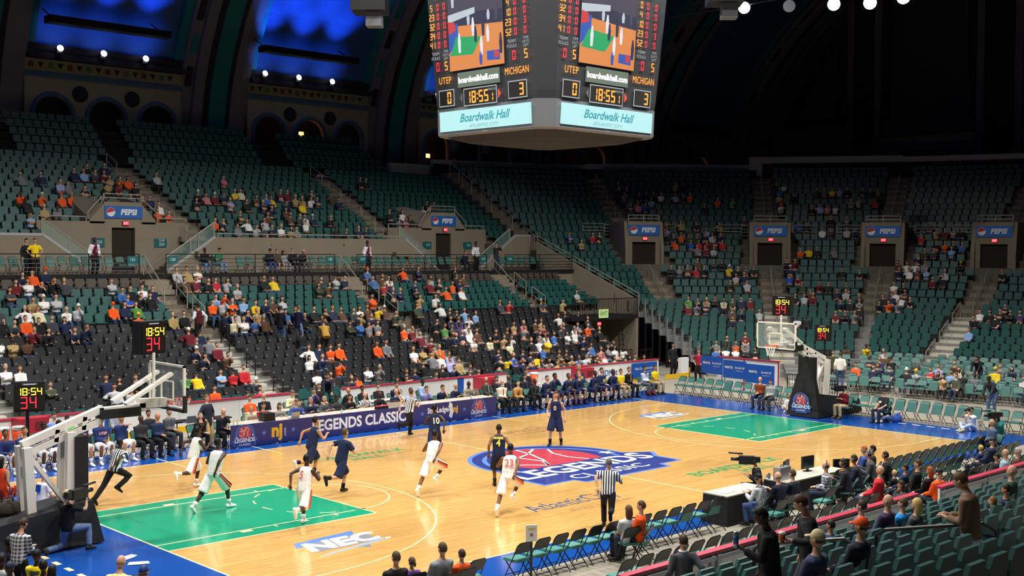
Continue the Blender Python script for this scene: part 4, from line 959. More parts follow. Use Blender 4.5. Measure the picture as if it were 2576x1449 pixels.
for xa, xb in zip(RIBX, RIBX[1:]):
    x0, x1 = xa+2.55, xb-2.55
    vstrip('vault_panel', x0+0.5, x1-0.5, 1.0, 1.3, M_VAULT, CEIL, t0=0.14)
    vstrip('vault_frame', x0, x0+0.55, 0.55, 1.2, M_RIBT, CEIL, t0=0.14); vstrip('vault_frame', x1-0.55, x1, 0.55, 1.2, M_RIBT, CEIL, t0=0.14)
WARC = stand('wall_arcade')
def arch_hole(cx, w, zb, zs, n=10): return [(cx-w/2, zb)] + [(cx-w/2*math.cos(math.pi*k/n), zs+w/2*math.sin(math.pi*k/n)) for k in range(n+1)] + [(cx+w/2, zb)]
M_LAMP = mat('arcade_lamp', '#ffc27a', 0.5, emit='#ff9a3c', estr=9.0)
for bi, (xa, xb) in enumerate(zip(RIBX, RIBX[1:])):
    x0, x1 = xa+2.55, xb-2.55; y = 47.0; zt = 18.3; n = 3; w = 2.35; pitch = (x1-x0)/n
    cs = [x0+pitch*(k+0.5) for k in range(n)]
    for k, c in enumerate(cs):          # each bay of the arcade: spandrel around its arch
        L, R = x0+pitch*k, x0+pitch*(k+1); ah = arch_hole(c, w, 12.5, 14.9)
        pts = [(L, 12.5)] + ah + [(R, 12.5), (R, zt-1.1), (L, zt-1.1)]
        MB().hexa([(px, y-0.12, pz) for px, pz in pts], [(px, y+0.12, pz) for px, pz in pts]).build('arcade_panel', M_ARCW, WARC)
        ar = [(c-(w/2+0.14)*math.cos(math.pi*t/12), 14.9+(w/2+0.14)*math.sin(math.pi*t/12)) for t in range(13)]
        MB().tube([(px, y-0.14, pz) for px, pz in [(c-w/2-0.14, 12.5)]+ar+[(c+w/2+0.14, 12.5)]], 0.16, 5).build('arch_moulding', M_ARCB, WARC)
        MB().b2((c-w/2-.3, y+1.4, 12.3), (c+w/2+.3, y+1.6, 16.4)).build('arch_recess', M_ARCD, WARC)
        if k < n-1: MB().lathe((0, 0, 0), [(0.52, 0), (0.52, 0.06), (0.36, 0.07), (0.34, 0.1)], 18).xf(frame((R, y-0.12, 16.35), (1, 0, 0), (0, 0, 1))).build('medallion', M_RIBD, WARC)
        if bi in (3, 4):
            MB().tube([(R, y-0.5, 12.3), (R, y-0.5, 14.0)], 0.22, 8).build('column_shaft', M_ARCW, WARC)
            MB().hexa([(R-.25, y-.75, 14.0), (R+.25, y-.75, 14.0), (R+.25, y-.25, 14.0), (R-.25, y-.25, 14.0)], [(R-.55, y-1.0, 14.6), (R+.55, y-1.0, 14.6), (R+.55, y, 14.6), (R-.55, y, 14.6)]).build('column_capital', M_RIBD, WARC)
    MB().b2((x0, y-0.16, zt-1.1), (x1, y+0.12, zt-0.72)).build('arcade_course', M_ARCB, WARC)
    MB().b2((x0, y-0.2, zt-0.72), (x1, y+0.12, zt)).build('frieze', M_ARCW, WARC)
    for k in range(int((x1-x0)/0.62)):
        cx = x0+0.35+0.62*k; mm = [mat('frieze_red', '#7c4a40', 0.9), M_RIBD, mat('frieze_green', '#5d8a72', 0.9), M_RIBD][k % 4]
        if k % 2 == 0: MB().b2((cx-0.17, y-0.22, zt-0.53), (cx+0.17, y-0.19, zt-0.19)).build('frieze_square', mm, WARC)
        else: MB().hexa([(cx-0.2, y-0.22, zt-0.19), (cx+0.2, y-0.22, zt-0.19), (cx, y-0.22, zt-0.53)], [(cx-0.2, y-0.19, zt-0.19), (cx+0.2, y-0.19, zt-0.19), (cx, y-0.19, zt-0.53)]).build('frieze_triangle', mm, WARC)
    MB().b2((x0, y-0.75, zt), (x1, y+0.3, zt+0.35)).build('cornice', M_RIBD, WARC)
    MB().hexa([(x0, y-0.1, zt+0.35), (x1, y-0.1, zt+0.35), (x1, y+1.1, zt+0.35), (x0, y+1.1, zt+0.35)], [(x0, y-0.5, zt+0.9), (x1, y-0.5, zt+0.9), (x1, y+1.1, zt+0.9), (x0, y+1.1, zt+0.9)]).build('cove', M_RIBD, WARC)
    lk = {2: 1, 3: 0, 4: 1, 5: 1}.get(bi)
    if lk is not None:
        t = thing('wall_lamp', 'small orange glowing sign lamp inside %s arcade arch from the left' % ['first lit', 'second lit', 'third lit', 'fourth lit'][bi-2], 'lamp', (cs[lk]-0.3, y+0.6, 15.1 if bi == 2 else 14.2))
        MB().box((0, 0, 0), (0.36, 0.1, 0.3)).build('glow_face', M_LAMP, t); MB().box((0, 0.09, 0), (0.42, 0.1, 0.36)).build('case', M_BLACKM, t)
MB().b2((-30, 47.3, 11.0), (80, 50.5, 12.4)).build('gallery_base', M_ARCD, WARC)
# end wall
WEND = struct(MB().b2((80.6, -50, 8), (81.2, 50, 46)).build('wall_end', M_ENDW))
for y0, y1 in ((34.0, 36.2), (20.0, 22.8), (5.5, 8.5)):
    MB().b2((80.1, y0, 8), (80.65, y1, 46)).build('pilaster', M_ENDD, WEND)
    MB().b2((80.2, y0-0.75, 8), (80.62, y0, 46)).build('pilaster_edge', M_RIB, WEND); MB().b2((80.2, y1, 8), (80.62, y1+0.75, 46)).build('pilaster_edge', M_RIB, WEND)
for y0, y1 in ((23.6, 33.2), (9.4, 19.2)):
    for a, b in ((y0, y0+0.9), (y1-0.9, y1)): MB().b2((80.3, a, 19.5), (80.62, b, 46)).build('panel_frame', M_ENDD, WEND)
    MB().b2((80.2, y0, 17.2), (80.6, y1, 17.9)).build('frieze', M_ARCW, WEND); MB().b2((80.25, y0, 16.5), (80.6, y1, 17.2)).build('course', M_ARCB, WEND)
    for k in range(3):
        c = y0+(y1-y0)*(k+0.5)/3; ah = arch_hole(c, 2.2, 12.0, 14.4)
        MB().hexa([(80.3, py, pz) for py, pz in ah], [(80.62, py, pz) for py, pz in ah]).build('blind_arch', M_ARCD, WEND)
        if k < 2: MB().lathe((0, 0, 0), [(0.6, 0), (0.6, 0.1), (0.4, 0.12)], 16).xf(frame((80.6, y0+(y1-y0)*(k+1)/3, 16.0), (0, -1, 0), (0, 0, 1))).build('medallion', M_RIBD, WEND)
tri = [(37.4, 19.4), (44.6, 19.4), (43.3, 22.5), (41.0, 26.0), (37.4, 30.0)]
MB().hexa([(80.45, y, z) for y, z in tri], [(80.62, y, z) for y, z in tri]).build('triangle_frame', M_ENDD, WEND)
tri2 = [(38.3, 20.3), (42.7, 20.3), (41.2, 23.4), (39.8, 25.6), (38.3, 27.4)]
MB().hexa([(80.38, y, z) for y, z in tri2], [(80.5, y, z) for y, z in tri2]).build('triangle_panel', M_ENDW, WEND)
# shell that closes the hall behind and beside the camera
SH = struct(MB().b2((-60, -48.4, -0.6), (81, -48, 14)).build('wall_near', M_ENDW)); MB().b2((-60.4, -48, -0.6), (-60, 50, 46)).build('wall_left', M_ENDW, SH)
vstrip('near_vault', -60, 80, 1.4, 1.8, M_ENDW, CEIL, t0=math.pi*0.62, t1=math.pi, n=16); vstrip('outer_vault', -60, 80, 1.4, 1.8, M_ENDW, CEIL, t0=0.0, t1=math.pi*0.62, n=16)
# ---------------------------------------------------------------- stadium seats
def _bx(lo, hi): return MB().b2(lo, hi)
def seat_parts(kind, down):
    """list of (part name, MB, material) in local space: facing +Y, row line at y = 0"""
    g = {'black': M_SEATK, 'green': M_SEATG, 'brown': M_SEATB, 'dark': M_SEATG, 'endrise': M_SEATG, 'near': M_SEATG}[kind]
    hw = 0.225
    b = MB()
    if kind in ('near', 'endrise'):
        pr = [(-hw, 0.40), (-hw, 0.70), (-hw*0.75, 0.83), (hw*0.75, 0.83), (hw, 0.70), (hw, 0.40)]
        b.hexa([(x, 0.03-(z-0.4)*0.12, z) for x, z in pr], [(x, -0.03-(z-0.4)*0.12, z) for x, z in pr])
    else:
        b.hexa([(-hw, 0.04, 0.36), (hw, 0.04, 0.36), (hw, -0.02, 0.36), (-hw, -0.02, 0.36)], [(-hw*0.94, -0.03, 0.82), (hw*0.94, -0.03, 0.82), (hw*0.94, -0.09, 0.82), (-hw*0.94, -0.09, 0.82)])
    p = MB()
    if down: p.b2((-hw, 0.0, 0.38), (hw, 0.42, 0.45))
    elif kind == 'black': p.hexa([(-hw, 0.03, 0.34), (hw, 0.03, 0.34), (hw, 0.13, 0.34), (-hw, 0.13, 0.34)], [(-hw, 0.0, 0.70), (hw, 0.0, 0.70), (hw, 0.07, 0.70), (-hw, 0.07, 0.70)])
    else: p.hexa([(-hw, 0.03, 0.34), (hw, 0.03, 0.34), (hw, 0.22, 0.40), (-hw, 0.22, 0.40)], [(-hw, 0.02, 0.42), (hw, 0.02, 0.42), (hw, 0.22, 0.46), (-hw, 0.22, 0.46)])
    f = MB().b2((-0.265, -0.04, 0.0), (-0.235, 0.06, 0.56)); f.b2((-0.27, -0.03, 0.54), (-0.23, 0.26, 0.58))
    out = [('backrest', b, g if kind != 'endrise' else M_SEATG), ('seat_pan', p, M_SEATK if kind in ('endrise', 'near', 'black') else g), ('armrest', f, M_BLACK)]
    if kind == 'black' and not down: out.append(('number_plate', MB().box((0.13, 0.085, 0.6), (0.035, 0.012, 0.04)), M_STEPW))
    return out
def px_of(p):
    d = Vector(p)-Vector((CX, CY, CZ)); z = d.dot(_fw)
    return (1288+FPX*d.dot(_r2)/z, 724.5-FPX*d.dot(_u2)/z, z) if z > 0.5 else (-1, -1, -1)
def in_view(p, m=20):
    u, v, z = px_of(p); return z > 0 and -m < u < 2576+m and -m < v < 1449+m
def near_hero(p, rad, sitting=None):
    for x, y, z, ps in HXY:
        if abs(x-p[0]) < rad and abs(y-p[1]) < rad and (ps in ('sit', 'sitc', 'sitx', 'sitf', 'sitm', 'sitr', 'sitk', 'table', 'clap')) == bool(sitting): return True
    return False
OCC = set(OCCUPIED) if 'OCCUPIED' in globals() else set()
seats = []
for ri, r in enumerate(ROWS):
    if r['kind'] == 'fold': continue
    for j in range(r['n']):
        p = seat_pos(r, j)
        if r['sec'] == 'NR' and near_hero(p, .62): continue
        if in_view((p[0], p[1], p[2]+0.6), 60): seats.append((math.dist(p, (CX, CY, CZ)), ri, j, p))
seats.sort()
ORD = ['first', 'second', 'third', 'fourth', 'fifth', 'sixth', 'seventh', 'eighth', 'ninth', 'tenth', 'eleventh', 'twelfth', 'thirteenth', 'fourteenth', 'fifteenth', 'sixteenth']
def seat_label(r, down):
    st = 'seat pan down' if down else 'seat pan folded up'
    if r['sec'] == 'NR': return 'dark green seat, %s, %s row behind near boards' % (st, ORD[r['k']]), 'near stand seats'
    if r['sec'] == 'FL': return '%s stand seat, %s, %s row behind far boards' % ({'endrise': 'rounded green'}.get(r['kind'], r['kind']), st, ORD[r['k']]), 'far lower stand seats'
    return '%s stand seat, %s, %s end row' % ({'endrise': 'rounded green'}.get(r['kind'], r['kind']), st, ORD[max(0, r['k'])]), 'end stand seats'
SEATM = {}
def seat_meshes(kind, down):
    if (kind, down) not in SEATM: SEATM[kind, down] = [(n, mb.mesh('seat_'+n, m), mb, m) for n, mb, m in seat_parts(kind, down)]
    return SEATM[kind, down]
bulk = {}
for q, (dist, ri, j, p) in enumerate(seats):
    r = ROWS[ri]; down = (ri, j) in OCC; rz = math.atan2(-r['face'][0], r['face'][1])
    if q < 300:
        lab, grp = seat_label(r, down)
        t = thing('stadium_seat', lab, 'seat', p, math.degrees(rz), '%s, %s row, %s' % (grp, ORD[max(0, r['k'])], 'down' if down else 'folded'))
        for n, me, mb, m in seat_meshes(r['kind'], down): link(bpy.data.objects.new(n, me), t)
    else: bulk.setdefault((r['kind'], down), []).append((p, rz))
# all the further seats: one object
V, F, MI, MLIST = [], [], [], []
nv = 0
for (kind, down), L in bulk.items():
    for n, me, mb, m in seat_meshes(kind, down):
        if n == 'number_plate' and False: continue
        if m not in MLIST: MLIST.append(m)
        mi = MLIST.index(m); a = np.array(mb.v)
        for p, rz in L:
            c, s = math.cos(rz), math.sin(rz); b = np.empty_like(a)
            b[:, 0] = a[:, 0]*c-a[:, 1]*s+p[0]; b[:, 1] = a[:, 0]*s+a[:, 1]*c+p[1]; b[:, 2] = a[:, 2]+p[2]
            V.append(b); F += [tuple(i+nv for i in f) for f in mb.f]; MI += [mi]*len(mb.f); nv += len(a)
me = bpy.data.meshes.new('stadium_seating'); me.from_pydata(np.concatenate(V).tolist(), [], F)
for m in MLIST: me.materials.append(m)
me.polygons.foreach_set('material_index', MI); me.update()
o = bpy.data.objects.new('stadium_seating', me); link(o)
tag(o, 'banked rows of green and black stand seats further up', 'seating', kind='stuff')

# ---------------------------------------------------------------- folding chairs
FCM = {}
def fchair_parts(up, far):
    fr = MB()
    for s in (-1, 1):
        fr.tube([(s*0.21, 0.22, 0.012), (s*0.205, -0.02, 0.46), (s*0.20, -0.2, 0.80)], 0.0125, 5)
        fr.tube([(s*0.19, -0.27, 0.012), (s*0.195, 0.17, 0.43)], 0.0125, 5)
    fr.tube([(-0.2, -0.2, 0.80), (-0.14, -0.225, 0.845), (0.14, -0.225, 0.845), (0.2, -0.2, 0.80)], 0.0125, 5)
    cb = MB().tube([(-0.19, -0.18, 0.1), (0.19, -0.18, 0.1)], 0.01, 5); cb2 = MB().tube([(-0.2, 0.15, 0.14), (0.2, 0.15, 0.14)], 0.01, 5)
    pr = [(-0.2, 0.60), (-0.2, 0.77), (-0.15, 0.84), (0.15, 0.84), (0.2, 0.77), (0.2, 0.60)]
    back = MB(); yb = lambda z: -0.10-(z-0.6)*0.5
    back.hexa([(x, yb(z)+0.028, z) for x, z in pr], [(x, yb(z)-0.012, z) for x, z in pr]); back.m = [0]*len(back.f); back.m[0] = 1
    back.m = [1 if i == 0 else 0 for i in range(len(back.f))]
    se = MB()
    if up:
        se.hexa([(-0.2, -0.01, 0.40), (0.2, -0.01, 0.40), (0.2, -0.05, 0.40), (-0.2, -0.05, 0.40)], [(-0.19, -0.12, 0.78), (0.19, -0.12, 0.78), (0.19, -0.17, 0.78), (-0.19, -0.17, 0.78)])
        se.m = [0]*len(se.f)
    else:
        se.hexa([(-0.19, -0.14, 0.43), (0.19, -0.14, 0.43), (0.21, 0.24, 0.43), (-0.21, 0.24, 0.43)], [(-0.18, -0.13, 0.485), (0.18, -0.13, 0.485), (0.195, 0.23, 0.485), (-0.195, 0.23, 0.485)])
    gm = mat('chair_green', '#3f7f78', 0.5, noise=0.06) if not far else mat('chair_green_far', '#3b6d64', 0.5, noise=0.06)
    return [('frame', fr, [M_BLACK]), ('crossbar', cb, [M_BLACK]), ('crossbar', cb2, [M_BLACK]), ('backrest', back, [M_BLACK, gm]), ('seat', se, [gm])]
def fchair(loc, rz, label, up=False, far=False, group=None, own=False):
    if (up, far) not in FCM: FCM[up, far] = [(n, mb.mesh('chair_'+n, m)) for n, mb, m in fchair_parts(up, far)]
    if not own and (near_hero(loc, .44, True) or near_hero(loc, .4)): return None
    t = thing('folding_chair', label, 'chair', loc, rz, group)
    for n, me_ in FCM[up, far]: link(bpy.data.objects.new(n, me_), t)
    return t
# shallow rows behind the right basket
for ri, r in enumerate(ROWS):
    if r['kind'] != 'fold': continue
    rz = math.degrees(math.atan2(-r['face'][0], r['face'][1]))
    for j in range(r['n']):
        p = seat_pos(r, j)
        if in_view((p[0], p[1], p[2]+0.6), 20): fchair(p, rz, 'green folding chair in %s shallow row behind right basket' % ORD[r['k']], (ri+j*7) % 3 == 0 and (ri, j) not in OCC, True, 'folding chairs behind right basket, row %d' % r['k'])
# row along the right baseline, facing the court
k = 0
for j in range(34):
    y = 8.1-j*0.53
    if -0.9 < y < 1.1: continue
    up = (5 <= j <= 5) or (21 <= j <= 27)
    fchair((17.35, y, -0.02), 90, 'baseline chair %s%s' % ('with seat flipped up' if up else 'with seat down', ' left of the basket base' if y > 0 else ' right of the basket base'), up, True, 'baseline chairs %s %s' % ('left' if y > 0 else 'right', 'up' if up else 'down'))
# near side rows, seen from behind
NEARCH = []
for j in range(40):
    x = -10.1+j*0.55
    if -3.4 < x < 1.9: continue
    up = x > 2.0 or x in ()
    if -5.2 < x < -3.3: up = j % 2 == 0
    NEARCH.append((x, -9.35)); fchair((x, -9.35, -0.02), 0, 'near folding chair with seat %s, front row%s' % ('flipped up' if up else 'down', ' left of the media tables' if x < 0 else ' right of the media tables'), up, False, 'front near row chairs %s %s' % ('left' if x < 0 else 'right', 'up' if up else 'down'))
for row, y in ((1, -10.55), (2, -11.65)):
    for j in range(38):
        x = -9.9+j*0.55+0.2*row
        if row == 1 and x < -2.6: continue
        up = (j*5+row) % 4 == 0 or x > 4
        fchair((x, y, -0.02), 0, 'near folding chair with seat %s, %s row%s' % ('flipped up' if up else 'down', ['', 'middle', 'rear'][row], ' left of the tables' if x < 0 else ' right of the tables'), up, False, '%s near row chairs %s %s' % (['', 'middle', 'rear'][row], 'left' if x < 0 else 'right', 'up' if up else 'down'))
for q, x in enumerate((-13.4, -12.85, -12.3, -11.7)): fchair((x, -9.7, -0.02), 0, 'black folding chair at the bottom edge by court corner', False, False, 'chairs at bottom edge')
# ---------------------------------------------------------------- hanging scoreboard
def emis(name, col, s): return mat(name, '#050505', 0.6, emit=col, estr=s)
E_OR, E_RD, E_YE, E_WH = emis('led_orange', '#ff8f33', 2.2), emis('led_red', '#ff2438', 2.2), emis('led_yellow', '#ffd23c', 2.6), emis('led_white', '#dfe6ea', 0.6)
E_ARW, E_CY = emis('led_arrow', '#ff4a2e', 1.6), emis('led_cyan_print', '#2fa6b4', 0.9)
SEGD = {'0': 'abcdef', '1': 'bc', '2': 'abged', '3': 'abgcd', '4': 'fgbc', '5': 'afgcd', '6': 'afgedc', '7': 'abc', '8': 'abcdefg', '9': 'abcdfg'}
def digits(txt, h, M, m, parent, name='led_digit', w=None, t=None, gap=0.28):
    w = w or h*0.52; t = t or h*0.13; n = sum(0.35 if c == ':' else 1 for c in txt); tot = 0
    adv = [(w*0.45 if c == ':' else w*(1+gap)) for c in txt]; x = -sum(adv)/2
    for c, a in zip(txt, adv):
        mb = MB()
        def q(x0, y0, x1, y1): mb.poly([(x+x0, y0, 0), (x+x1, y0, 0), (x+x1, y1, 0), (x+x0, y1, 0)])
        if c == ':': q(0, h*0.15, t, h*0.15+t); q(0, -h*0.25, t, -h*0.25+t)
        else:
            S = SEGD[c]; g = t*0.25
            for s, (a0, b0, a1, b1) in dict(a=(g, h/2-t, w-g, h/2), d=(g, -h/2, w-g, -h/2+t), g=(g, -t/2, w-g, t/2), f=(0, t*.3, t, h/2-g), b=(w-t, t*.3, w, h/2-g), e=(0, -h/2+g, t, -t*.3), c=(w-t, -h/2+g, w, -t*.3)).items():
                if s in S: q(a0, b0, a1, b1)
        mb.xf(M); mb.build(name, m, parent); x += a
T3 = Matrix.Translation
M_SB, M_SBL = mat('scoreboard_case', '#34363a', 0.5), mat('scoreboard_lower', '#6a6c70', 0.5)
SBD = thing('scoreboard', 'four-sided hanging scoreboard with video screens above centre court', 'scoreboard', (0, 0, 10.35))
def oct_ring(a, c, z): return [(-a, -a+c, z), (-a+c, -a, z), (a-c, -a, z), (a, -a+c, z), (a, a-c, z), (a-c, a, z), (-a+c, a, z), (-a, a-c, z)]
MB().loft([oct_ring(2.5, .42, 0.0), oct_ring(2.62, .42, 0.04), oct_ring(2.64, .42, 0.86)]).build('lower_case', M_SBL, SBD)
MB().loft([oct_ring(2.63, .42, 0.86), oct_ring(2.66, .42, 1.1), oct_ring(2.95, .42, 5.4), oct_ring(2.3, .4, 5.8)]).build('case', M_SB, SBD)
MB().loft([oct_ring(1.2, .3, -0.25), oct_ring(1.9, .4, -0.16), oct_ring(2.4, .42, 0.0)]).build('underside_frame', M_BLACKM, SBD)
for s in (-1, 1):
    for t in (-1, 1): MB().tube([(s*1.5, t*1.5, 5.7), (s*1.5, t*1.5, 24)], 0.04, 5).build('hanging_cable', M_BLACK, SBD)
V_COL = [emis('video_stands', '#4a4658', 0.8), emis('video_board', '#c9d3dc', 0.9), emis('video_wood', '#e08a48', 1.0), emis('video_green', '#17a560', 1.0), emis('video_blue', '#2b56b5', 1.0), emis('video_white', '#e8e6ee', 1.0), emis('video_dark', '#2a2c50', 0.8), emis('video_red', '#d03a3e', 1.0)]
for face in range(4):
    R = Matrix.Rotation(math.radians(90*face), 4, 'Z')
    F = R @ frame((-2.622, 0, 0), (0, -1, 0), (-0.066, 0, 1.0)) @ T3((0, 0, 0.012))
    P = lambda u, v, z=0.0: F @ T3((u, v, z))
    def pan(name, m, u0, v0, u1, v1, z=0.004, par=SBD): return MB().box(((u0+u1)/2, (v0+v1)/2, z/2), (u1-u0, v1-v0, z)).xf(F).build(name, m, par)
    ad = pan('ad_screen', emis('ad_glow', '#bff3f4', 1.0), -2.06, 0.14, 2.06, 0.76, 0.012)
    put_text('Boardwalk Hall', 0.36, P(0, 0.5, 0.016), E_CY, ad, shear=0.35, bold=0.006); put_text('ATLANTIC CITY', 0.14, P(0, 0.24, 0.016), emis('ad_print', '#6fb4bc', 0.8), ad, xs=1.3)
    put_text('ProAd', 0.07, P(0, 0.06, 0.01), E_WH, SBD, shear=0.2)
    vs_ = pan('video_screen', V_COL[0], -1.45, 1.98, 1.02, 4.75, 0.014)
    def vp(pts, ci, z=0.018): return MB().poly([(u, v, z) for u, v in pts]).xf(F).build('video_picture', V_COL[ci], vs_)
    vp([(-1.45, 1.98), (1.02, 1.98), (1.02, 3.2), (-1.45, 3.35)], 2); vp([(-1.45, 3.1), (1.02, 3.25), (1.02, 3.6), (-1.45, 3.75)], 6, .017); vp([(-1.45, 3.45), (-0.2, 3.62), (-0.2, 3.8), (-1.45, 3.7)], 1, .019)
    vp([(-1.45, 2.5), (-1.0, 2.9), (-1.0, 3.4), (-1.45, 3.35)], 4, .020); vp([(-1.4, 2.45), (-0.35, 2.4), (0.05, 2.9), (-1.1, 3.0)], 3, .021); vp([(-1.45, 3.1), (-1.1, 3.2), (-1.15, 3.45), (-1.45, 3.5)], 7, .022)
    for u, v, hh, ci in ((-0.95, 2.5, .6, 5), (-0.3, 2.95, .55, 5), (-0.2, 2.75, .5, 6), (0.15, 2.9, .55, 6), (0.05, 2.35, .55, 5), (0.35, 2.7, .5, 5), (0.0, 2.05, .4, 4), (0.9, 2.3, .6, 6), (-0.5, 3.3, .35, 1), (0.4, 3.35, .3, 1), (0.75, 3.3, .5, 0), (-1.2, 3.9, .5, 1)):
        vp([(u-0.05, v), (u+0.05, v), (u+0.07, v+hh*0.55), (u+0.03, v+hh), (u-0.03, v+hh), (u-0.07, v+hh*0.55)], ci, .024)
    vp([(0.28, 2.15), (0.85, 2.12), (0.85, 2.42), (0.28, 2.42)], 4, .025); vp([(0.6, 2.2), (0.8, 2.2), (0.8, 2.4), (0.6, 2.4)], 7, .026)
    put_text('UTEP', 0.3, P(-1.72, 1.72, .01), E_OR, SBD, xs=0.8, space=1.1); put_text('MICHIGAN', 0.3, P(1.52, 1.72, .01), E_OR, SBD, xs=0.68, space=1.05)
    lb = pan('lightbox', emis('lightbox_glow', '#8fa08c', 0.55), -1.1, 1.45, 0.78, 1.9, 0.03); put_text('boardwalkhall.com', 0.24, P(-0.16, 1.66, .034), emis('lightbox_text', '#ffffff', 1.3), lb, bold=0.012)
    for u0, u1, tx in ((-2.05, -1.32, '0'), (1.12, 1.92, '3')):
        fr = pan('score_frame', E_WH, u0, 0.92, u1, 1.44, 0.006); pan('score_window', M_BLACKM, u0+.03, .95, u1-.03, 1.41, 0.010, fr); digits(tx, 0.36, P(u1-.2, 1.18, .014), E_OR, fr, t=0.05)
    fr = pan('clock_frame', E_WH, -0.88, 0.86, 0.62, 1.4, 0.006); pan('clock_window', M_BLACKM, -.85, .89, .59, 1.37, 0.010, fr); digits('18:55', 0.36, P(-0.22, 1.12, .014), E_OR, fr, t=0.05); digits('1', 0.24, P(0.42, 1.06, .014), E_OR, fr, t=.04); put_text('PERIOD', 0.1, P(0.42, 1.28, .014), E_WH, fr)
    MB().poly([(0.68, 0.98, .01), (0.8, 1.13, .01), (0.68, 1.28, .01)]).xf(F).build('arrow', E_ARW, SBD); MB().poly([(-0.94, 0.98, .01), (-0.94, 1.28, .01), (-1.04, 1.13, .01)]).xf(F).build('arrow', M_SBL, SBD)
    for side, nums, sc in ((-1, ('41', '34', '32', '23', '5'), ('0', '0', '0', '0', '0')), (1, ('52', '23', '10', '4', '0'), ('0', '3', '0', '0', '0'))):
        us = (-2.22, -1.92, -1.62) if side < 0 else (1.25, 1.55, 1.95)
        for k in range(5):
            v = 2.86+k*0.29; digits(nums[k], 0.2, P(us[0], v, .01), E_OR, SBD); digits('0', 0.2, P(us[1], v, .01), E_RD, SBD); digits(sc[k], 0.2, P(us[2], v, .01), E_RD, SBD)
        put_text('UTEP' if side < 0 else 'MICHIGAN', 0.17, P(us[1], 2.86+5*0.29, .01), E_OR, SBD, xs=0.7)
        put_text('TEAM\nFOULS', 0.14, P(us[0]+.1, 2.52, .01), E_WH, SBD); put_text('TIME\nOUTS\nLEFT', 0.11, P(us[2], 2.52, .01), E_WH, SBD)
        digits('0', 0.27, P(us[0]+.2, 2.18, .01), E_RD, SBD); digits('5', 0.27, P(us[2], 2.18, .01), E_OR, SBD)
for s, loc in ((0, (-3.9, 4.1, 14.6)), (1, (4.1, -3.9, 14.9))):     # speaker clusters hung beside the board
    t = thing('speaker_cluster', 'dark speaker cluster on a truss hung %s of scoreboard' % ('left' if s == 0 else 'right'), 'speaker', loc)
    MB().box((0, 0, 0), (1.1, 1.1, 0.5), 0.78).build('cabinet', M_BLACK, t); MB().box((0.1, -0.1, -0.45), (0.5, 0.5, 0.5), 0.78).build('projector', M_SBL, t)
    for a in (-.5, .5):
        for b in (-.5, .5): MB().tube([(a, b, 0.2), (a, b, 1.6)], 0.03, 4).build('truss_bar', M_BLACK, t)
# ---------------------------------------------------------------- stage lamps on the end truss
TR = thing('lighting_truss', 'black lighting truss across the top right of the hall', 'truss', (26, 4, 19.9))
for z in (0, 0.5): MB().tube([(0, -16, z), (0, 16, z)], 0.04, 5).build('chord', M_BLACK, TR)
for k in range(32): MB().tube([(0, -16+k, 0.5*(k % 2)), (0, -15+k, 0.5*((k+1) % 2))], 0.02, 4).build('lacing', M_BLACK, TR)
for y, lit, lb in ((10.88, 1, 'bright round stage lamp, first from the scoreboard'), (8.08, 0, 'unlit round stage lamp between two bright ones'), (5.47, 1, 'bright round stage lamp just right of the unlit one'), (3.47, 1, 'bright warm stage lamp, third lit from scoreboard'), (1.71, 1, 'bright flaring stage lamp, rightmost on the truss')):
    z = 19.74-(10.88-y)*0.108+ (0.0 if y > 2 else 0.2); lp = thing('stage_lamp', lb, 'lamp', (25.9, y, z))
    d = (Vector((-27, -27, 4))-Vector((25.9, y, z))).normalized(); x = Vector((0, 0, 1)).cross(d).normalized(); M = frame((0, 0, 0), x, d.cross(x))
    MB().loft([[(r*math.cos(a*math.pi/6), r*math.sin(a*math.pi/6), zz) for a in range(12)] for r, zz in ((0.12, -0.5), (0.3, -0.35), (0.34, 0.0))]).xf(M).build('housing', M_BLACK, lp)
    MB().disc((0, 0, 0.005), 0.31, 20).xf(M).build('lens', emis('stage_glow', '#f4fff4', 14.0) if lit else mat('dull_lens', '#7f8890', 0.15), lp); MB().tube([(0, 0, 0.3), (0, 0, 20.0-z)], 0.03, 5).build('hanger', M_BLACK, lp)
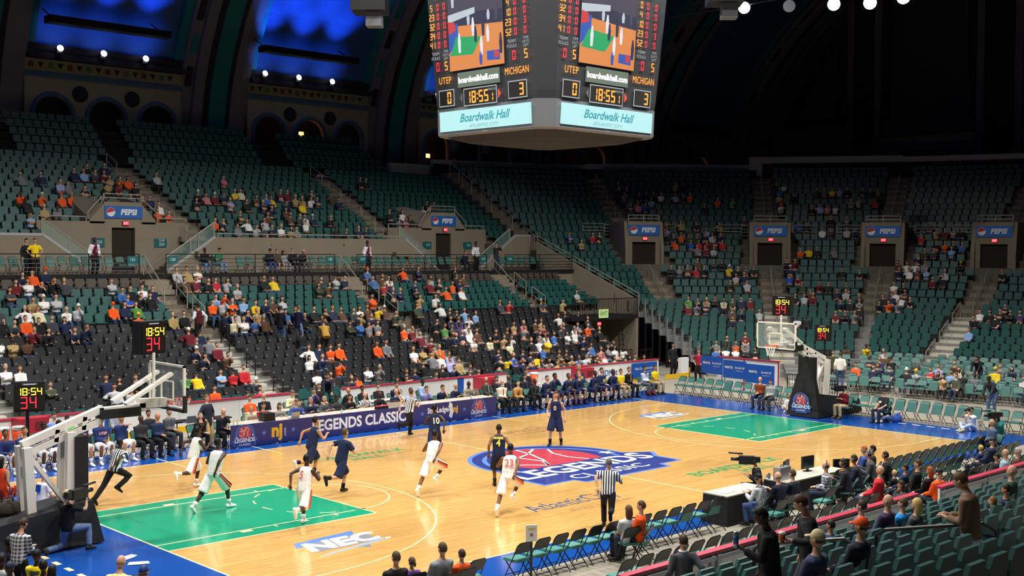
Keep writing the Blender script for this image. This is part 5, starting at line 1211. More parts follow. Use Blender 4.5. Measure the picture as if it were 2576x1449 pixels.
# blue uplights and light bars in the vault bays
E_UP = emis('uplight_lens', '#d8e4ff', 9.0)
for bi, xs in ((1, (-12.0, -9.2, -6.4)), (2, (3.6, 6.4, 9.25)), (3, (18.2, 21.0, 23.9)), (4, (34.0, 36.9, 39.8))):
    x0, x1 = xs[0]-1.9, xs[2]+0.2
    bar = thing('light_bar', 'long black trough hung before the %s blue vault bay' % ['left edge', 'large left', 'second', 'third'][bi-1], 'light bar', ((x0+x1)/2, 43.3, 20.15))
    MB().box((0, 0, 0), (x1-x0, 0.9, 0.42)).build('trough', M_BLACKM, bar)
    for s in (-1, 1): MB().tube([(s*(x1-x0)/2*0.9, 0.3, 0.2), (s*(x1-x0)/2*0.9, 1.6, 0.9)], 0.04, 4).build('bracket', M_BLACKM, bar)
    for k, x in enumerate(xs):
        t = thing('uplight', '%s of three round blue floodlights on the cornice of %s vault bay' % (['leftmost', 'middle', 'rightmost'][k], ['left edge', 'large left', 'second', 'third'][bi-1]), 'floodlight', (x, 46.1, 18.9))
        MB().box((0, 0.05, -0.1), (0.34, 0.3, 0.3)).build('case', M_BLACKM, t); MB().lathe((0, 0, 0), [(0.01, 0.0), (0.2, 0.01), (0.2, 0.04)], 16).xf(frame((0, -0.16, 0.05), (1, 0, 0), (0, 0.25, 1))).build('lens', E_UP, t); MB().tube([(0, 0.1, -0.25), (0, 0.5, -0.4)], 0.03, 4).build('bracket', M_BLACKM, t)
        spot('uplight_light', (x, 45.4, 18.95), (x+0.4, 42.6, 27.0), 4500 if bi < 4 else 1200, 62, 0.9, (0.03, 0.16, 1.0), 0.1)
        spot('uplight_light', (x, 44.6, 19.3), (x, 46.6, 20.4), 160, 90, 0.9, (0.05, 0.22, 1.0), 0.1)
# ---------------------------------------------------------------- basket stands
M_GLASS = mat('board_glass', '#cfdadd', 0.05, alpha=0.12); M_RIM = mat('rim_orange', '#e8562a', 0.4); M_NET = mat('net_white', '#eeeeea', 0.8)
def clock(M, label, parent_pole=None, txt=('18:54', '34'), brand=False, back=False, size=1.0):
    c = thing('shot_clock', label, 'shot clock', M.to_translation()); M0 = M.copy(); M0.translation = (0, 0, 0); M0 = M0 @ Matrix.Scale(size, 4)
    MB().box((0, 0, -0.16), (0.78, 0.80, 0.30)).xf(M0).build('case', M_BLACKM, c); MB().box((0, 0, 0), (0.72, 0.74, 0.03)).xf(M0).build('face', mat('clock_face', '#17130f', 0.3), c)
    digits(txt[0], 0.2, M0 @ T3((0, 0.14, 0.02)), E_YE, c, w=0.13, t=0.026, gap=0.2); digits(txt[1], 0.32, M0 @ T3((0, -0.16, 0.02)), E_RD, c, w=0.17, t=0.03, gap=0.35)
    MB().box((0, 0.335, 0.02), (0.3, 0.025, 0.006)).xf(M0).build('name_strip', E_WH, c)
    return c
def hoop(s, side):
    H = thing('basketball_stand', 'white portable basketball stand with glass backboard at %s end' % side, 'basketball hoop', (s*13.1, 0, 0))
    X = lambda x: s*x
    def bar(name, a, b, wd, m=M_WPAINT, y=0.0):
        A, B = Vector((X(a[0]), 0, a[1])), Vector((X(b[0]), 0, b[1])); d = (B-A).normalized(); n = Vector((-d.z, 0, d.x))*wd/2
        pts = [A-n, B-n, B+n, A+n]; MB().hexa([(p.x, y-0.09, p.z) for p in pts], [(p.x, y+0.09, p.z) for p in pts]).build(name, m, H)
    # backboard (local x: 0 is board plane, positive away from court)
    for nm, lo, hi in (('board_edge', (-.02, -.915, 2.9), (.04, -.86, 3.97)), ('board_edge', (-.02, .86, 2.9), (.04, .915, 3.97)), ('board_edge', (-.02, -.915, 2.9), (.04, .915, 2.95)), ('board_edge', (-.02, -.915, 3.92), (.04, .915, 3.97))):
        MB().b2((X(lo[0]), lo[1], lo[2]), (X(hi[0]), hi[1], hi[2])).build(nm, M_WPAINT, H)
    MB().b2((X(0), -.87, 2.95), (X(.015), .87, 3.92)).build('backboard_glass', M_GLASS, H)
    sq = [(-.3, 3.08), (.3, 3.08), (.3, 3.53), (-.3, 3.53)]
    for (y0, z0), (y1, z1) in zip(sq, sq[1:]+sq[:1]): MB().tube([(X(-.006), y0, z0), (X(-.006), y1, z1)], 0.025, 4).build('target_line', M_WPAINT, H)
    MB().b2((X(-.03), -.93, 2.84), (X(.06), .93, 2.91)).build('edge_padding', M_PAD, H)
    for y in (-.93, .93): MB().b2((X(-.03), y-.03, 2.84), (X(.06), y+.03, 3.25)).build('edge_padding', M_PAD, H)
    n = 18; rim_ = [(X(-.38)+.23*math.cos(2*math.pi*k/n), .23*math.sin(2*math.pi*k/n), 3.05) for k in range(n+1)]
    MB().tube(rim_, 0.011, 5).build('rim', M_RIM, H); MB().b2((X(-.15), -.08, 3.0), (X(0), .08, 3.07)).build('rim_bracket', M_RIM, H)
    net = MB()
    for k in range(12):
        for dlt in (-1, 1):
            pts = [(X(-.38)+r*math.cos(2*math.pi*(k+dlt*q*.5)/12), r*math.sin(2*math.pi*(k+dlt*q*.5)/12), 3.05-zz) for q, (r, zz) in enumerate(((.225, 0), (.18, .13), (.14, .26), (.125, .40)))]
            net.tube(pts, 0.006, 3)
    o = net.build('net', M_NET, H); o['kind'] = 'stuff'
    bar('neck', (.04, 3.02), (0.75, 3.05), .22); bar('neck_brace', (.06, 3.75), (1.25, 3.1), .07, y=-.35); bar('neck_brace', (.06, 3.75), (1.25, 3.1), .07, y=.35)
    bar('main_arm', (0.6, 2.95), (1.75, 2.92), .2); bar('main_arm', (1.65, 3.0), (3.55, 2.34), .16); bar('main_arm', (1.7, 2.72), (3.5, 2.12), .14)
    for a in (2.1, 2.75): bar('arm_tie', (a, 2.85-(a-2.1)*.36), (a+.04, 2.55-(a-2.1)*.33), .1)
    MB().b2((X(0.75), -.16, 2.76), (X(1.75), .16, 2.98)).build('arm_padding', M_PAD, H)
    bar('front_post', (2.5, 2.55), (2.55, .45), .2, y=-.2); bar('front_post', (2.5, 2.55), (2.55, .45), .2, y=.2); bar('rear_post', (3.5, 2.3), (3.4, .35), .2, y=-.2); bar('rear_post', (3.5, 2.3), (3.4, .35), .2, y=.2)
    bar('diagonal_strut', (3.4, 2.1), (2.45, .75), .09)
    MB().b2((X(2.15), -.35, .35), (X(2.45), .35, 2.45)).build('front_pad', M_PAD, H)
    MB().hexa([(X(1.95), -.75, 0.03), (X(5.4), -.75, 0.03), (X(5.4), .75, 0.03), (X(1.95), .75, 0.03)], [(X(2.15), -.6, 1.0), (X(5.4), -.6, .55), (X(5.4), .6, .55), (X(2.15), .6, 1.0)]).build('base_padding', M_PAD, H)
    if s > 0:
        MB().hexa([(X(1.98), -.72, .35), (X(2.3), -.72, .35), (X(2.3), .72, .35), (X(1.98), .72, .35)], [(X(2.15), -.4, 1.75), (X(2.3), -.4, 1.75), (X(2.3), .4, 1.75), (X(2.15), .4, 1.75)]).build('front_pad_upper', M_PAD, H)
        logo(H, frame((X(1.93), 0.05, .62), (0, -1, 0), (-s*0.02, 0, 1)) @ Matrix.Scale(0.14, 4))
    MB().tube([(X(.35), 0, 3.05), (X(.35), 0, 4.25)], 0.04, 6).build('clock_pole', M_WPAINT, H)
    return H
hoop(-1, 'left'); hoop(1, 'right')
def facing(p, d): d = Vector(d).normalized(); x = Vector((0, 0, 1)).cross(d).normalized(); return frame(p, x, (0, 0, 1))
clock(facing((-13.45, 0.0, 4.62), (0.25, -1, 0)), 'black shot clock on the left basket stand, half turned away')
clock(facing((13.45, 0, 4.62), (-1, -.25, 0)), 'black shot clock above the right backboard')
c = clock(facing((19.0, 1.55, 3.2), (-1, -.3, 0)), 'small black shot clock on a pole right of the right backboard', size=0.88); MB().tube([(0.2, 0, -.3), (0.2, 0, -3.2)], 0.04, 6).build('pole', M_BLACK, c)
c = clock(facing((-12.45, 10.2, 2.1), (-.3, -1, 0)), 'large black shot clock at the left edge, in front of seats', size=1.15); MB().tube([(0, .2, -.4), (0, .2, -2.1)], 0.06, 6).build('pole', M_BLACK, c); put_text('DAKTRONICS', 0.07, facing((-0.02, -0.06, 0.4), (-.3, -1, 0)), E_WH, c)
# ---------------------------------------------------------------- rink boards
M_ALU = mat('aluminium', '#a8adb2', 0.35, metal=0.7)
def boards(x0, x1, y, label, inner, grp, step=2.4):
    n = max(1, round((x1-x0)/step)); w_ = (x1-x0)/n
    for k in range(n):
        t = thing('rink_board', label % (ORD[k] + ' from the left'), 'rink board', (x0+w_*(k+.5), y, 0), group=grp)
        MB().b2((-w_/2+.005, -.03, -.02), (w_/2-.005, .03, 1.02)).build('panel', M_WHITE, t); MB().b2((-w_/2+.003, -.09, 1.02), (w_/2-.003, .09, 1.075)).build('cap', M_RED, t); MB().b2((-w_/2+.005, -.045*inner-.01, -.02), (w_/2-.005, -.045*inner+.01, .2)).build('kick_strip', M_YEL, t)
        ys = .1*inner
        for a in (-w_/2+.1, 0, w_/2-.1): MB().b2((a-.05, min(ys*.4, ys), 0.0), (a+.05, max(ys*.4, ys), 1.0)).build('stanchion', M_ALU, t)
        MB().b2((-w_/2+.02, min(ys*.4, ys*1.6), .38), (w_/2-.02, max(ys*.4, ys*1.6), .42)).build('shelf', M_WHITE, t); MB().b2((-w_/2+.02, min(ys*.4, ys*1.3), .9), (w_/2-.02, max(ys*.4, ys*1.3), .98)).build('top_beam', M_ALU, t)
boards(-18.3, -0.95, 12.95, 'white rink board with red cap behind left bench, %s', 1, 'far rink boards left'); boards(1.3, 10.6, 12.95, 'white rink board with red cap behind scorers, %s', 1, 'far rink boards middle'); boards(11.9, 21.6, 12.95, 'white rink board with red cap behind right bench, %s', 1, 'far rink boards right')
boards(-11.2, -0.5, -13.1, 'near rink board seen from behind with red cap, %s', -1, 'near rink boards left'); boards(0.65, 8.0, -13.1, 'near rink board beyond the gap, red capped, %s', -1, 'near rink boards right')
for nm, x in (('blue_stripe', 7.75), ('blue_stripe', -8.6)):
    MB().b2((x-.18, 12.9, 0.0), (x+.18, 12.916, 1.0)).build(nm, M_BLUE, floor)
t = thing('rink_gate_post', 'white rink gate post with yellow base beside dark tunnel', 'rink board', (23.3, 12.6, 0)); MB().b2((-.35, -.1, 0), (.3, .1, 1.05)).build('panel', M_WHITE, t); MB().b2((-1.7, -.12, 0), (.35, -.1, .24)).build('kick_strip', M_YEL, t); MB().b2((.3, -.12, 0), (.42, .12, .5)).build('end_block', mat('plywood', '#b98a4a', 0.7), t)
for k, (y0, y1) in enumerate(((8.4, 6.75), (6.72, 4.8))):
    t = thing('rink_board', 'white end board with red cap behind blue banners, %s' % ['left one', 'right one'][k], 'rink board', (20.6, (y0+y1)/2, 0)); h = (y0-y1)/2
    MB().b2((-.03, -h+.01, 0), (.03, h-.01, 1.55)).build('panel', M_WHITE, t); MB().b2((-.08, -h, 1.55), (.08, h, 1.6)).build('cap', M_RED, t); MB().b2((-.06, -h, 0), (-.03, -h+.06, 1.55)).build('seam', M_RED, t)
def banner(loc, rz, w_, h, label):
    t = thing('banner', label, 'banner', loc, rz); MB().prism([(-w_/2, -.015), (w_/2, -.015), (w_/2, .015), (-w_/2, .015)], -h/2, h/2).build('panel', M_BLUE, t)
    M = frame((0, -.02, 0), (1, 0, 0), (0, 0, 1)); put_text('Atlantic City', .17, M @ T3((-w_*.25, .1, 0)), M_LWHITE, t, xs=.55, bold=.004); put_text('Boardwalk Hall', .15, M @ T3((w_*.22, .1, 0)), M_LWHITE, t, shear=.35, xs=.62); put_text('ATLANTIC CITY', .06, M @ T3((w_*.22, -.05, 0)), M_LWHITE, t)
    for a in (-1, 1): MB().tube([(a*w_/2*.9, .03, -h/2), (a*w_/2*.9, .05, -h/2-.35)], .02, 5).build('foot', M_BLACK, t)
banner((19.9, 8.2, 1.2), -90-6, 1.4, .85, 'blue arena banner in front of woman in red, first of three'); banner((19.75, 6.75, 1.1), -90-4, 1.4, .85, 'middle blue arena banner of the three at the baseline'); banner((19.6, 5.2, 1.02), -90-4, 1.65, .88, 'blue arena banner of the three nearest the basket')
t = thing('banner', 'blue arena banner hung on the far boards beside yellow shirts', 'banner', (20.35, 12.84, .55)); MB().box((0, 0, 0), (2.0, .02, .78)).build('panel', M_BLUE, t)
put_text('Atlantic City', .2, frame((-.5, -.02, .1), (1, 0, 0), (0, 0, 1)), M_LWHITE, t, xs=.55); put_text('Boardwalk Hall', .17, frame((.45, -.02, .1), (1, 0, 0), (0, 0, 1)), M_LWHITE, t, shear=.35, xs=.65); put_text('ATLANTIC CITY', .07, frame((.45, -.02, -.08), (1, 0, 0), (0, 0, 1)), M_LWHITE, t)
t = thing('hdnet_sign', 'white sign with blue HDNet lettering on the far boards', 'sign', (17.6, 12.86, .58)); MB().box((0, 0, 0), (1.5, .015, .6)).build('panel', M_LWHITE, t); put_text('HDNet', .42, frame((0, -.015, 0), (1, 0, 0), (0, 0, 1)), M_BLUE, t, bold=.006)
# ---------------------------------------------------------------- scorers' table
M_TOP, M_NAVY = mat('table_top', '#b9b1a3', 0.5), mat('banner_navy', '#2a2f6e', 0.35, coat=.2)
ST = thing('scorers_table', 'long scorers table with navy printed front along the far sideline', 'table', (-0.28, 8.9, 0))
MB().b2((-6.1, -.4, .72), (6.1, .45, .76)).build('table_top', M_TOP, ST); MB().b2((-6.1, -.42, .02), (6.1, -.38, .78)).build('front_banner', M_NAVY, ST)
for k in range(6): MB().b2((-5.9+k*2.3, .3, 0), (-5.84+k*2.3, .36, .72)).build('leg', M_BLACK, ST)
BF = lambda x, z: frame((x+.28, -.425, z), (1, 0, 0), (0, 0, 1))
logo(ST, BF(-5.85, .42) @ Matrix.Scale(.135, 4)); logo(ST, BF(4.85, .42) @ Matrix.Scale(.135, 4))
put_text('LEGENDS CLASSIC', .54, BF(-1.0, .42), M_LWHITE, ST, bold=.018, xs=.96); put_text('nj', .62, BF(-4.58, .44), mat('print_yellow', '#f2b42a', .4), ST, bold=.03); put_text('.com', .16, BF(-4.26, .36) @ Matrix.Rotation(math.pi/2, 4, 'Z'), M_LWHITE, ST)
put_text('Star-Ledger', .3, BF(2.75, .5), M_LWHITE, ST, xs=.8, bold=.01); put_text('nj', .34, BF(3.62, .47), mat('print_yellow', '#f2b42a', .4), ST, bold=.016)
MB().poly([(3.28, .2, .001), (3.42, .12, .001), (3.5, .36, .001), (3.44, .7, .001), (3.3, .78, .001), (3.24, .55, .001), (3.32, .4, .001)]).xf(frame((.28, -.424, 0), (1, 0, 0), (0, 0, 1))).build('state_outline', M_LWHITE, ST)
for x in (-5.1, -3.92, 1.92, 4.08): MB().poly([((.1 if k % 2 == 0 else .04)*math.sin(k*math.pi/5), (.1 if k % 2 == 0 else .04)*math.cos(k*math.pi/5), 0) for k in range(10)]).xf(BF(x, .42)).build('star', M_LBLUE, ST)
def laptop(loc, rz, label, m=None):
    t = thing('laptop', label, 'laptop', loc, rz); m = m or M_ALU; MB().box((0, 0, .01), (.34, .24, .018)).build('keyboard_base', m, t); MB().hexa([(-.17, -.12, .02), (.17, -.12, .02), (.17, -.10, .02), (-.17, -.10, .02)], [(-.17, -.17, .25), (.17, -.17, .25), (.17, -.155, .25), (-.17, -.155, .25)]).build('lid', m, t); MB().poly([(-.155, -.100, .03), (.155, -.100, .03), (.155, -.152, .24), (-.155, -.152, .24)]).build('screen', mat('laptop_screen', '#20242c', .2), t)
laptop((-3.75, 8.72, .76), 0, 'open silver laptop on scorers table before curly haired woman'); laptop((-7.15, 9.9, .8), 0, 'open white laptop beside the standing coach'); laptop((7.0, 9.4, .62), 0, 'black laptop before man in tan suit', M_BLACK)
def bottle(loc, label, grp):
    t = thing('water_bottle', label, 'bottle', loc, group=grp); MB().lathe((0, 0, 0), [(.03, 0), (.032, .02), (.032, .13), (.014, .17), (.013, .19)], 8).build('bottle_body', mat('bottle_clear', '#b9cfe6', .1, alpha=.6), t, True); MB().lathe((0, 0, .19), [(.015, 0), (.015, .02)], 8).build('cap', M_BLUE, t)
for k, x in enumerate((-6.2, -6.05, -1.75, 0.1, 4.55)): bottle((x, 8.62, .76), 'clear water bottle on scorers table, %s from the left' % ORD[k], 'water bottles on the scorers table')
def boxy(name, label, cat, loc, d, m, rz=0, lid=None, h2=.02):
    t = thing(name, label, cat, loc, rz); mb = MB(); x, y, z = d[0]/2, d[1]/2, d[2]
    mb.hexa([(-x, -y, 0), (x, -y, 0), (x, y, 0), (-x, y, 0)], [(-x*.94, -y*.94, z), (x*.94, -y*.94, z), (x*.94, y*.94, z), (-x*.94, y*.94, z)]).build('body', m, t)
    if lid: MB().b2((-x*.98, -y*.98, z), (x*.98, y*.98, z+h2)).build('lid', lid, t)
    return t
boxy('printer', 'black printer on the scorers table before woman in beige', 'printer', (-4.75, 8.85, .76), (.45, .38, .26), M_BLACK, lid=M_BLACKM); boxy('score_console', 'pale console box on scorers table near striped scorer', 'console', (.75, 8.75, .76), (.42, .3, .22), M_TOP, lid=M_BLACKM); boxy('score_console', 'grey console box on scorers table beside running referee', 'console', (1.5, 8.75, .76), (.42, .3, .24), M_TOP, lid=M_SBL); boxy('possession_indicator', 'low black indicator with red print on scorers table', 'indicator', (.1, 8.66, .76), (.55, .16, .12), M_BLACK, lid=M_EXITR, h2=.004)
for k, x in enumerate((-5.6, -2.6, -1.2, -.4, 2.6)):
    t = MB().box((0, 0, 0), (.3, .22, .006)).build('paper_sheet', M_LWHITE, None, loc=(x, 8.66, .765), rz=k*13); tag(t, 'white paper sheet on scorers table, %s from the left' % ORD[k], 'paper', 'papers on the scorers table')
for k, x in enumerate((-7.2, -4.2, 1.2)):      # second table row behind
    t = thing('side_table', 'low black table behind scorers, %s from the left' % ORD[k], 'table', (x+1.0, 10.9, 0)); MB().b2((-1.1, -.3, .7), (1.1, .3, .74)).build('table_top', M_TOP if k else M_BLACK, t)
    for a in (-1, 1):
        for b in (-.22, .22): MB().tube([(a, b, 0), (a, b, .7)], .02, 5).build('leg', M_BLACK, t)
def cooler(loc, label):
    t = thing('drink_cooler', label, 'cooler', loc); MB().lathe((0, 0, 0), [(.17, 0), (.2, .42)], 14).build('barrel', mat('cooler_orange', '#ef5a1e', .5), t, True); MB().lathe((0, 0, .42), [(.205, 0), (.21, .08), (.18, .11)], 14).build('lid', M_LWHITE, t, True); put_text('G', .2, frame((-.03, -.2, .22), (1, 0, 0), (0, 0, 1)), M_LWHITE, t, bold=.012); MB().box((-.02, -.205, .08), (.05, .04, .05)).build('spigot', M_LWHITE, t)
cooler((-12.9, 11.2, .55), 'orange drink cooler at the left edge, left of the pair'); cooler((-12.45, 11.1, .55), 'orange drink cooler at the left edge, right of the pair'); cooler((12.0, 12.55, .5), 'orange cooler before the far boards behind right bench')
t = thing('side_table', 'white clothed table under the two orange coolers', 'table', (-12.6, 11.15, 0)); MB().b2((-.7, -.4, .5), (.7, .4, .55)).build('table_top', M_WHITE, t); MB().b2((-.68, -.38, 0.0), (.68, .38, .5)).build('cloth_drop', M_WHITE, t)
t = thing('side_table', 'small stand under the cooler behind right bench', 'table', (12.0, 12.55, 0)); MB().b2((-.3, -.22, .45), (.3, .22, .5)).build('table_top', M_WHITE, t); MB().b2((-.25, -.2, 0), (.25, .2, .45)).build('stand_body', M_WHITE, t)
for k, (x, lb) in enumerate(((9.0, 'red box mounted on far boards left of right bench'), (15.4, 'red box mounted on far boards above bench players'), (-11.5, 'red box beside the orange coolers'))):
    t = thing('red_box', lb, 'box', (x, 12.6, .5 if k < 2 else .6)); MB().hexa([(-.5, -.22, 0), (.5, -.22, 0), (.5, .3, 0), (-.5, .3, 0)], [(-.45, -.26, .5), (.55, -.26, .5), (.5, .3, .5), (-.5, .3, .5)]).build('body', mat('box_red', '#b32b3c', .5), t); MB().b2((.08, -.25, .1), (.42, -.235, .4)).build('opening', mat('box_red_dark', '#6d1420', .7), t)
t = thing('drink_crate', 'red crate of drink bottles at the feet of right bench', 'crate', (16.1, 8.9, 0)); MB().b2((-.2, -.15, 0), (.2, .15, .2)).build('crate', mat('crate_red', '#d8402a', .5), t)
for k in range(6): MB().lathe((-.13+.13*(k % 3), -.07+.14*(k//3), .18), [(.03, 0), (.03, .12), (.015, .16)], 7).build('bottle', mat('bottle_green', '#7f9a6a', .3), t)
t = thing('backpack', 'navy and yellow backpack beside the end of right bench', 'bag', (18.0, 10.2, 0)); MB().loft([[(rx*math.cos(a*math.pi/6), ry*math.sin(a*math.pi/6), z) for a in range(12)] for rx, ry, z in ((.2, .14, 0), (.25, .18, .12), (.24, .17, .32), (.12, .1, .46))]).build('pack', mat('bag_navy', '#1c2238', .8), t, True); MB().tube([(-.2, -.15, .3), (0, -.22, .2), (.2, -.15, .05)], .03, 5).build('strap', M_YEL, t)
def bag(loc, m, label, s=1.0):
    t = thing('bag', label, 'bag', loc); MB().loft([[(rx*s*math.cos(a*math.pi/6), ry*s*math.sin(a*math.pi/6)*(1+.15*math.sin(3*a)), z*s) for a in range(12)] for rx, ry, z in ((.28, .18, 0), (.34, .24, .1), (.3, .2, .25), (.12, .1, .36))]).build('sack', m, t, True); MB().tube([(-.2*s, 0, .2*s), (-.1*s, -.1*s, .42*s), (.1*s, -.1*s, .42*s), (.2*s, 0, .2*s)], .02, 5).build('strap', m, t)
bag((-16.9, .25, .74), mat('bag_olive', '#3c352a', .9), 'dark olive rucksack on the left basket stand base'); bag((16.9, -3.2, -.02), mat('bag_blue', '#2a4aa0', .8), 'blue bag on the floor behind the photographers', .9)
# media tables on the near side
def media_table(x0, x1, label):
    t = thing('media_table', label, 'table', ((x0+x1)/2, -9.0, -.02)); h = (x1-x0)/2; MB().b2((-h, -.4, .73), (h, .35, .76)).build('table_top', M_TOP, t); MB().hexa([(-h-.03, -.43, .0), (h+.03, -.43, .0), (h+.03, .38, .0), (-h-.03, .38, .0)], [(-h, -.4, .73), (h, -.4, .73), (h, .35, .73), (-h, .35, .73)]).build('black_cloth', mat('table_cloth_black', '#0c0c0e', .9, bump=.4, nscale=18), t)
media_table(-2.95, -1.15, 'black skirted media table before man in grey vest'); media_table(-.3, 2.6, 'black skirted media table with monitors before commentators')
def monitor(loc, rz, label):
    t = thing('monitor', label, 'monitor', loc, rz); MB().box((0, 0, .25), (.5, .06, .34)).build('screen_case', M_BLACK, t); MB().box((0, .032, .25), (.46, .006, .3)).build('screen', mat('screen_dark', '#141a22', .15), t); MB().box((0, 0, .05), (.06, .05, .1)).build('stem', M_BLACK, t); MB().box((0, 0, .01), (.22, .16, .02)).build('foot', M_BLACK, t)
monitor((.45, -8.85, .74), 20, 'black monitor beside the silver case on media table'); monitor((1.5, -8.85, .74), 175, 'black monitor before the commentators'); monitor((3.0, -9.0, .5), 150, 'grey backed monitor right of the commentators')
t = thing('equipment_case', 'silver equipment case standing on the media table', 'case', (-.05, -9.05, .74)); MB().box((0, 0, .17), (.5, .22, .34)).build('shell', M_ALU, t); MB().tube([(-.06, 0, .34), (-.06, 0, .39), (.06, 0, .39), (.06, 0, .34)], .012, 5).build('handle', M_BLACK, t)
t = MB().box((0, 0, 0), (.5, .32, .01)).build('paper_sheet', M_LWHITE, None, loc=(-2.5, -9.0, .748), rz=8); tag(t, 'white papers on the media table before man in grey vest', 'paper')
for k, (x, y, rz) in enumerate(((-14.35-.9, -2.35, 20), (-14.35-.95, -2.95, -30))):
    t = MB().poly([(-.22, -.1, 0), (.0, -.14, .01), (.24, -.05, 0), (.2, .1, .012), (-.05, .13, .004), (-.2, .09, .01)]).build('paper_scrap', M_LWHITE, None, loc=(x, y, .006), rz=rz); tag(t, ['crumpled white paper on the blue apron, upper one', 'crumpled white paper on the blue apron, lower one'][k], 'paper')
for k, (x, y, lb) in enumerate(((-10.12, -9.75, 'white row sign on a black post before the near chairs'), (11.75, -9.0, 'white row sign on a post at the far right corner'))):
    t = thing('sign_stand', lb, 'sign', (x, y, -.02)); MB().tube([(0, 0, 0), (0, 0, .9)], .03, 8).build('post', M_BLACK if k == 0 else mat('post_wood', '#7a6a52', .6), t); MB().box((0, 0, 1.07), (.24, .02, .34), math.radians(-30)).build('placard', M_WHITE, t); MB().lathe((0, 0, 0), [(.16, 0), (.16, .02), (.03, .04)], 12).build('foot', M_BLACK, t)
    M = facing((-.006, -.012, 1.07), (-.5, -.866, 0)); MB().box((0, .09, .003), (.15, .03, .002)).xf(M).build('printed_line', M_YEL, t); MB().disc((0, -.03, .003), .035, 10).xf(M).build('printed_mark', M_LRED, t)
# ---------------------------------------------------------------- rails of the far side
for a, b, lb in ((-16.0, -1.6, '121'), (-.25, 9.35, '120'), (10.8, 20.2, '119'), (21.7, 27.5, '118')):
    n = max(2, round((b-a)/2.6)); t = rail_run('walkway_rail', [(a+(b-a)*k/n, 24.88, 5.5) for k in range(n+1)], .92, (.15, .32, .5, .7), .024, M_BLACK, 'black barred walkway rail %s' % {'121': 'left of the first walkway stair', '120': 'between the first and second stairs', '119': 'between the second and third stairs', '118': 'ending at the corner wall'}[lb], 'railing')
    for x, m_ in ((a+.3, 'l'), (b-.35, 'r')):
        if (lb == '121' and m_ == 'l') or (lb == '118' and m_ == 'r'): continue
        MB().box((x-a, -.06, .66), (.5, .03, .34)).build('section_plate', M_TEAL, t); put_text(lb, .19, frame((x-a, -.08, .66), (1, 0, 0), (0, 0, 1)), PEPSI['w'], t)
for k, a in enumerate((-.85, 10.15, 20.9)):
    nm = ['first', 'second', 'third'][k]
    rail_run('stair_rail', [(a-.62, 24.7, 5.45), (a-.62, 22.7, 3.95)], .95, (.5,), .03, M_RAIL, 'sloping pale handrail at the %s walkway stair' % nm, 'railing')
    for q, (y0, z0, y1, z1) in enumerate(((23.9, 4.5, 22.9, 3.95), (22.4, 3.7, 21.3, 3.15))): rail_run('aisle_rail', [(a+.62, y0, z0), (a+.62, y1, z1)], .9, (.45,), .028, M_RAIL, '%s pale handrail hoop below the %s walkway stair' % (['upper', 'lower'][q], nm), 'railing')
    for q in range(3):
        i = 9-q*3
        if k < 2: rail_run('riser_rail', [(fl_aisle(a, i)[0]+.45, FL_Y[i], FL_Z[i]), (fl_aisle(a, i-1)[0]+.45, FL_Y[i-1], FL_Z[i-1])], .8, (.4,), .025, M_BLACK, '%s black riser handrail below the %s walkway stair' % (['upper', 'middle', 'lower'][q], nm), 'railing')
for k, (a, s) in enumerate(FU_AISLE):
    for q, kk in enumerate((1, 4, 6, 9, 12)):
        c = a+s*(FU_Y[kk]-29.2)-.45
        rail_run('aisle_rail', [(c, FU_Y[kk]-.2, FU_Z[kk]), (c, FU_Y[kk]-1.5, FU_Z[kk]-.62)], .95, (.5,), .028, M_RAIL, '%s pale handrail hoop on the %s far upper aisle' % (ORD[q], ['left edge', 'middle', 'right'][k]), 'railing')
for q, kk in enumerate((4, 7, 10, 13, 15)):
    o = .87*kk; c = corner(0, o, 10); c2 = corner(0, o-1.3, 10); rail_run('aisle_rail', [(c[0], c[1], end_z(kk)+.2), (c2[0], c2[1], end_z(kk)-.4)], .95, (.5,), .028, M_RAIL, '%s pale handrail hoop on the corner aisle' % ORD[q], 'railing')
for ci in (1, 2, 3, 4):
    nm = ['corner', 'second', 'third', 'fourth'][ci-1]; al = CORN[ci][1]
    for q, kk in enumerate((-1, -2.6, -4.2, 7, 9.5, 12, 14.5)):
        c = corner(ci, .87*kk, (NORM[ci]+NORM[ci-1])/2); c2 = corner(ci, .87*kk-1.1, (NORM[ci]+NORM[ci-1])/2)
        rail_run('aisle_rail', [(c[0], c[1], end_z(kk)-.05), (c2[0], c2[1], end_z(kk)-.6)], .92, (.45,), .026, M_RAIL, '%s handrail hoop on the aisle of the %s end tunnel' % (ORD[q], nm), 'railing')
for ci in (2, 4):
    for q, j in enumerate((0, 3, 6)):
        c = corner(ci, low_o(j), (NORM[ci]+NORM[ci-1])/2); c2 = corner(ci, low_o(j+2), (NORM[ci]+NORM[ci-1])/2); dx = .5 if ci == 4 else 0
        rail_run('riser_rail', [(c[0], c[1]+dx, low_z(j)), (c2[0], c2[1]+dx, low_z(j+2))], .9, (.45,), .03, M_RAIL, '%s sloping pale rail on the %s white end stair' % (['upper', 'middle', 'lower'][q], 'left' if ci == 2 else 'right'), 'railing')
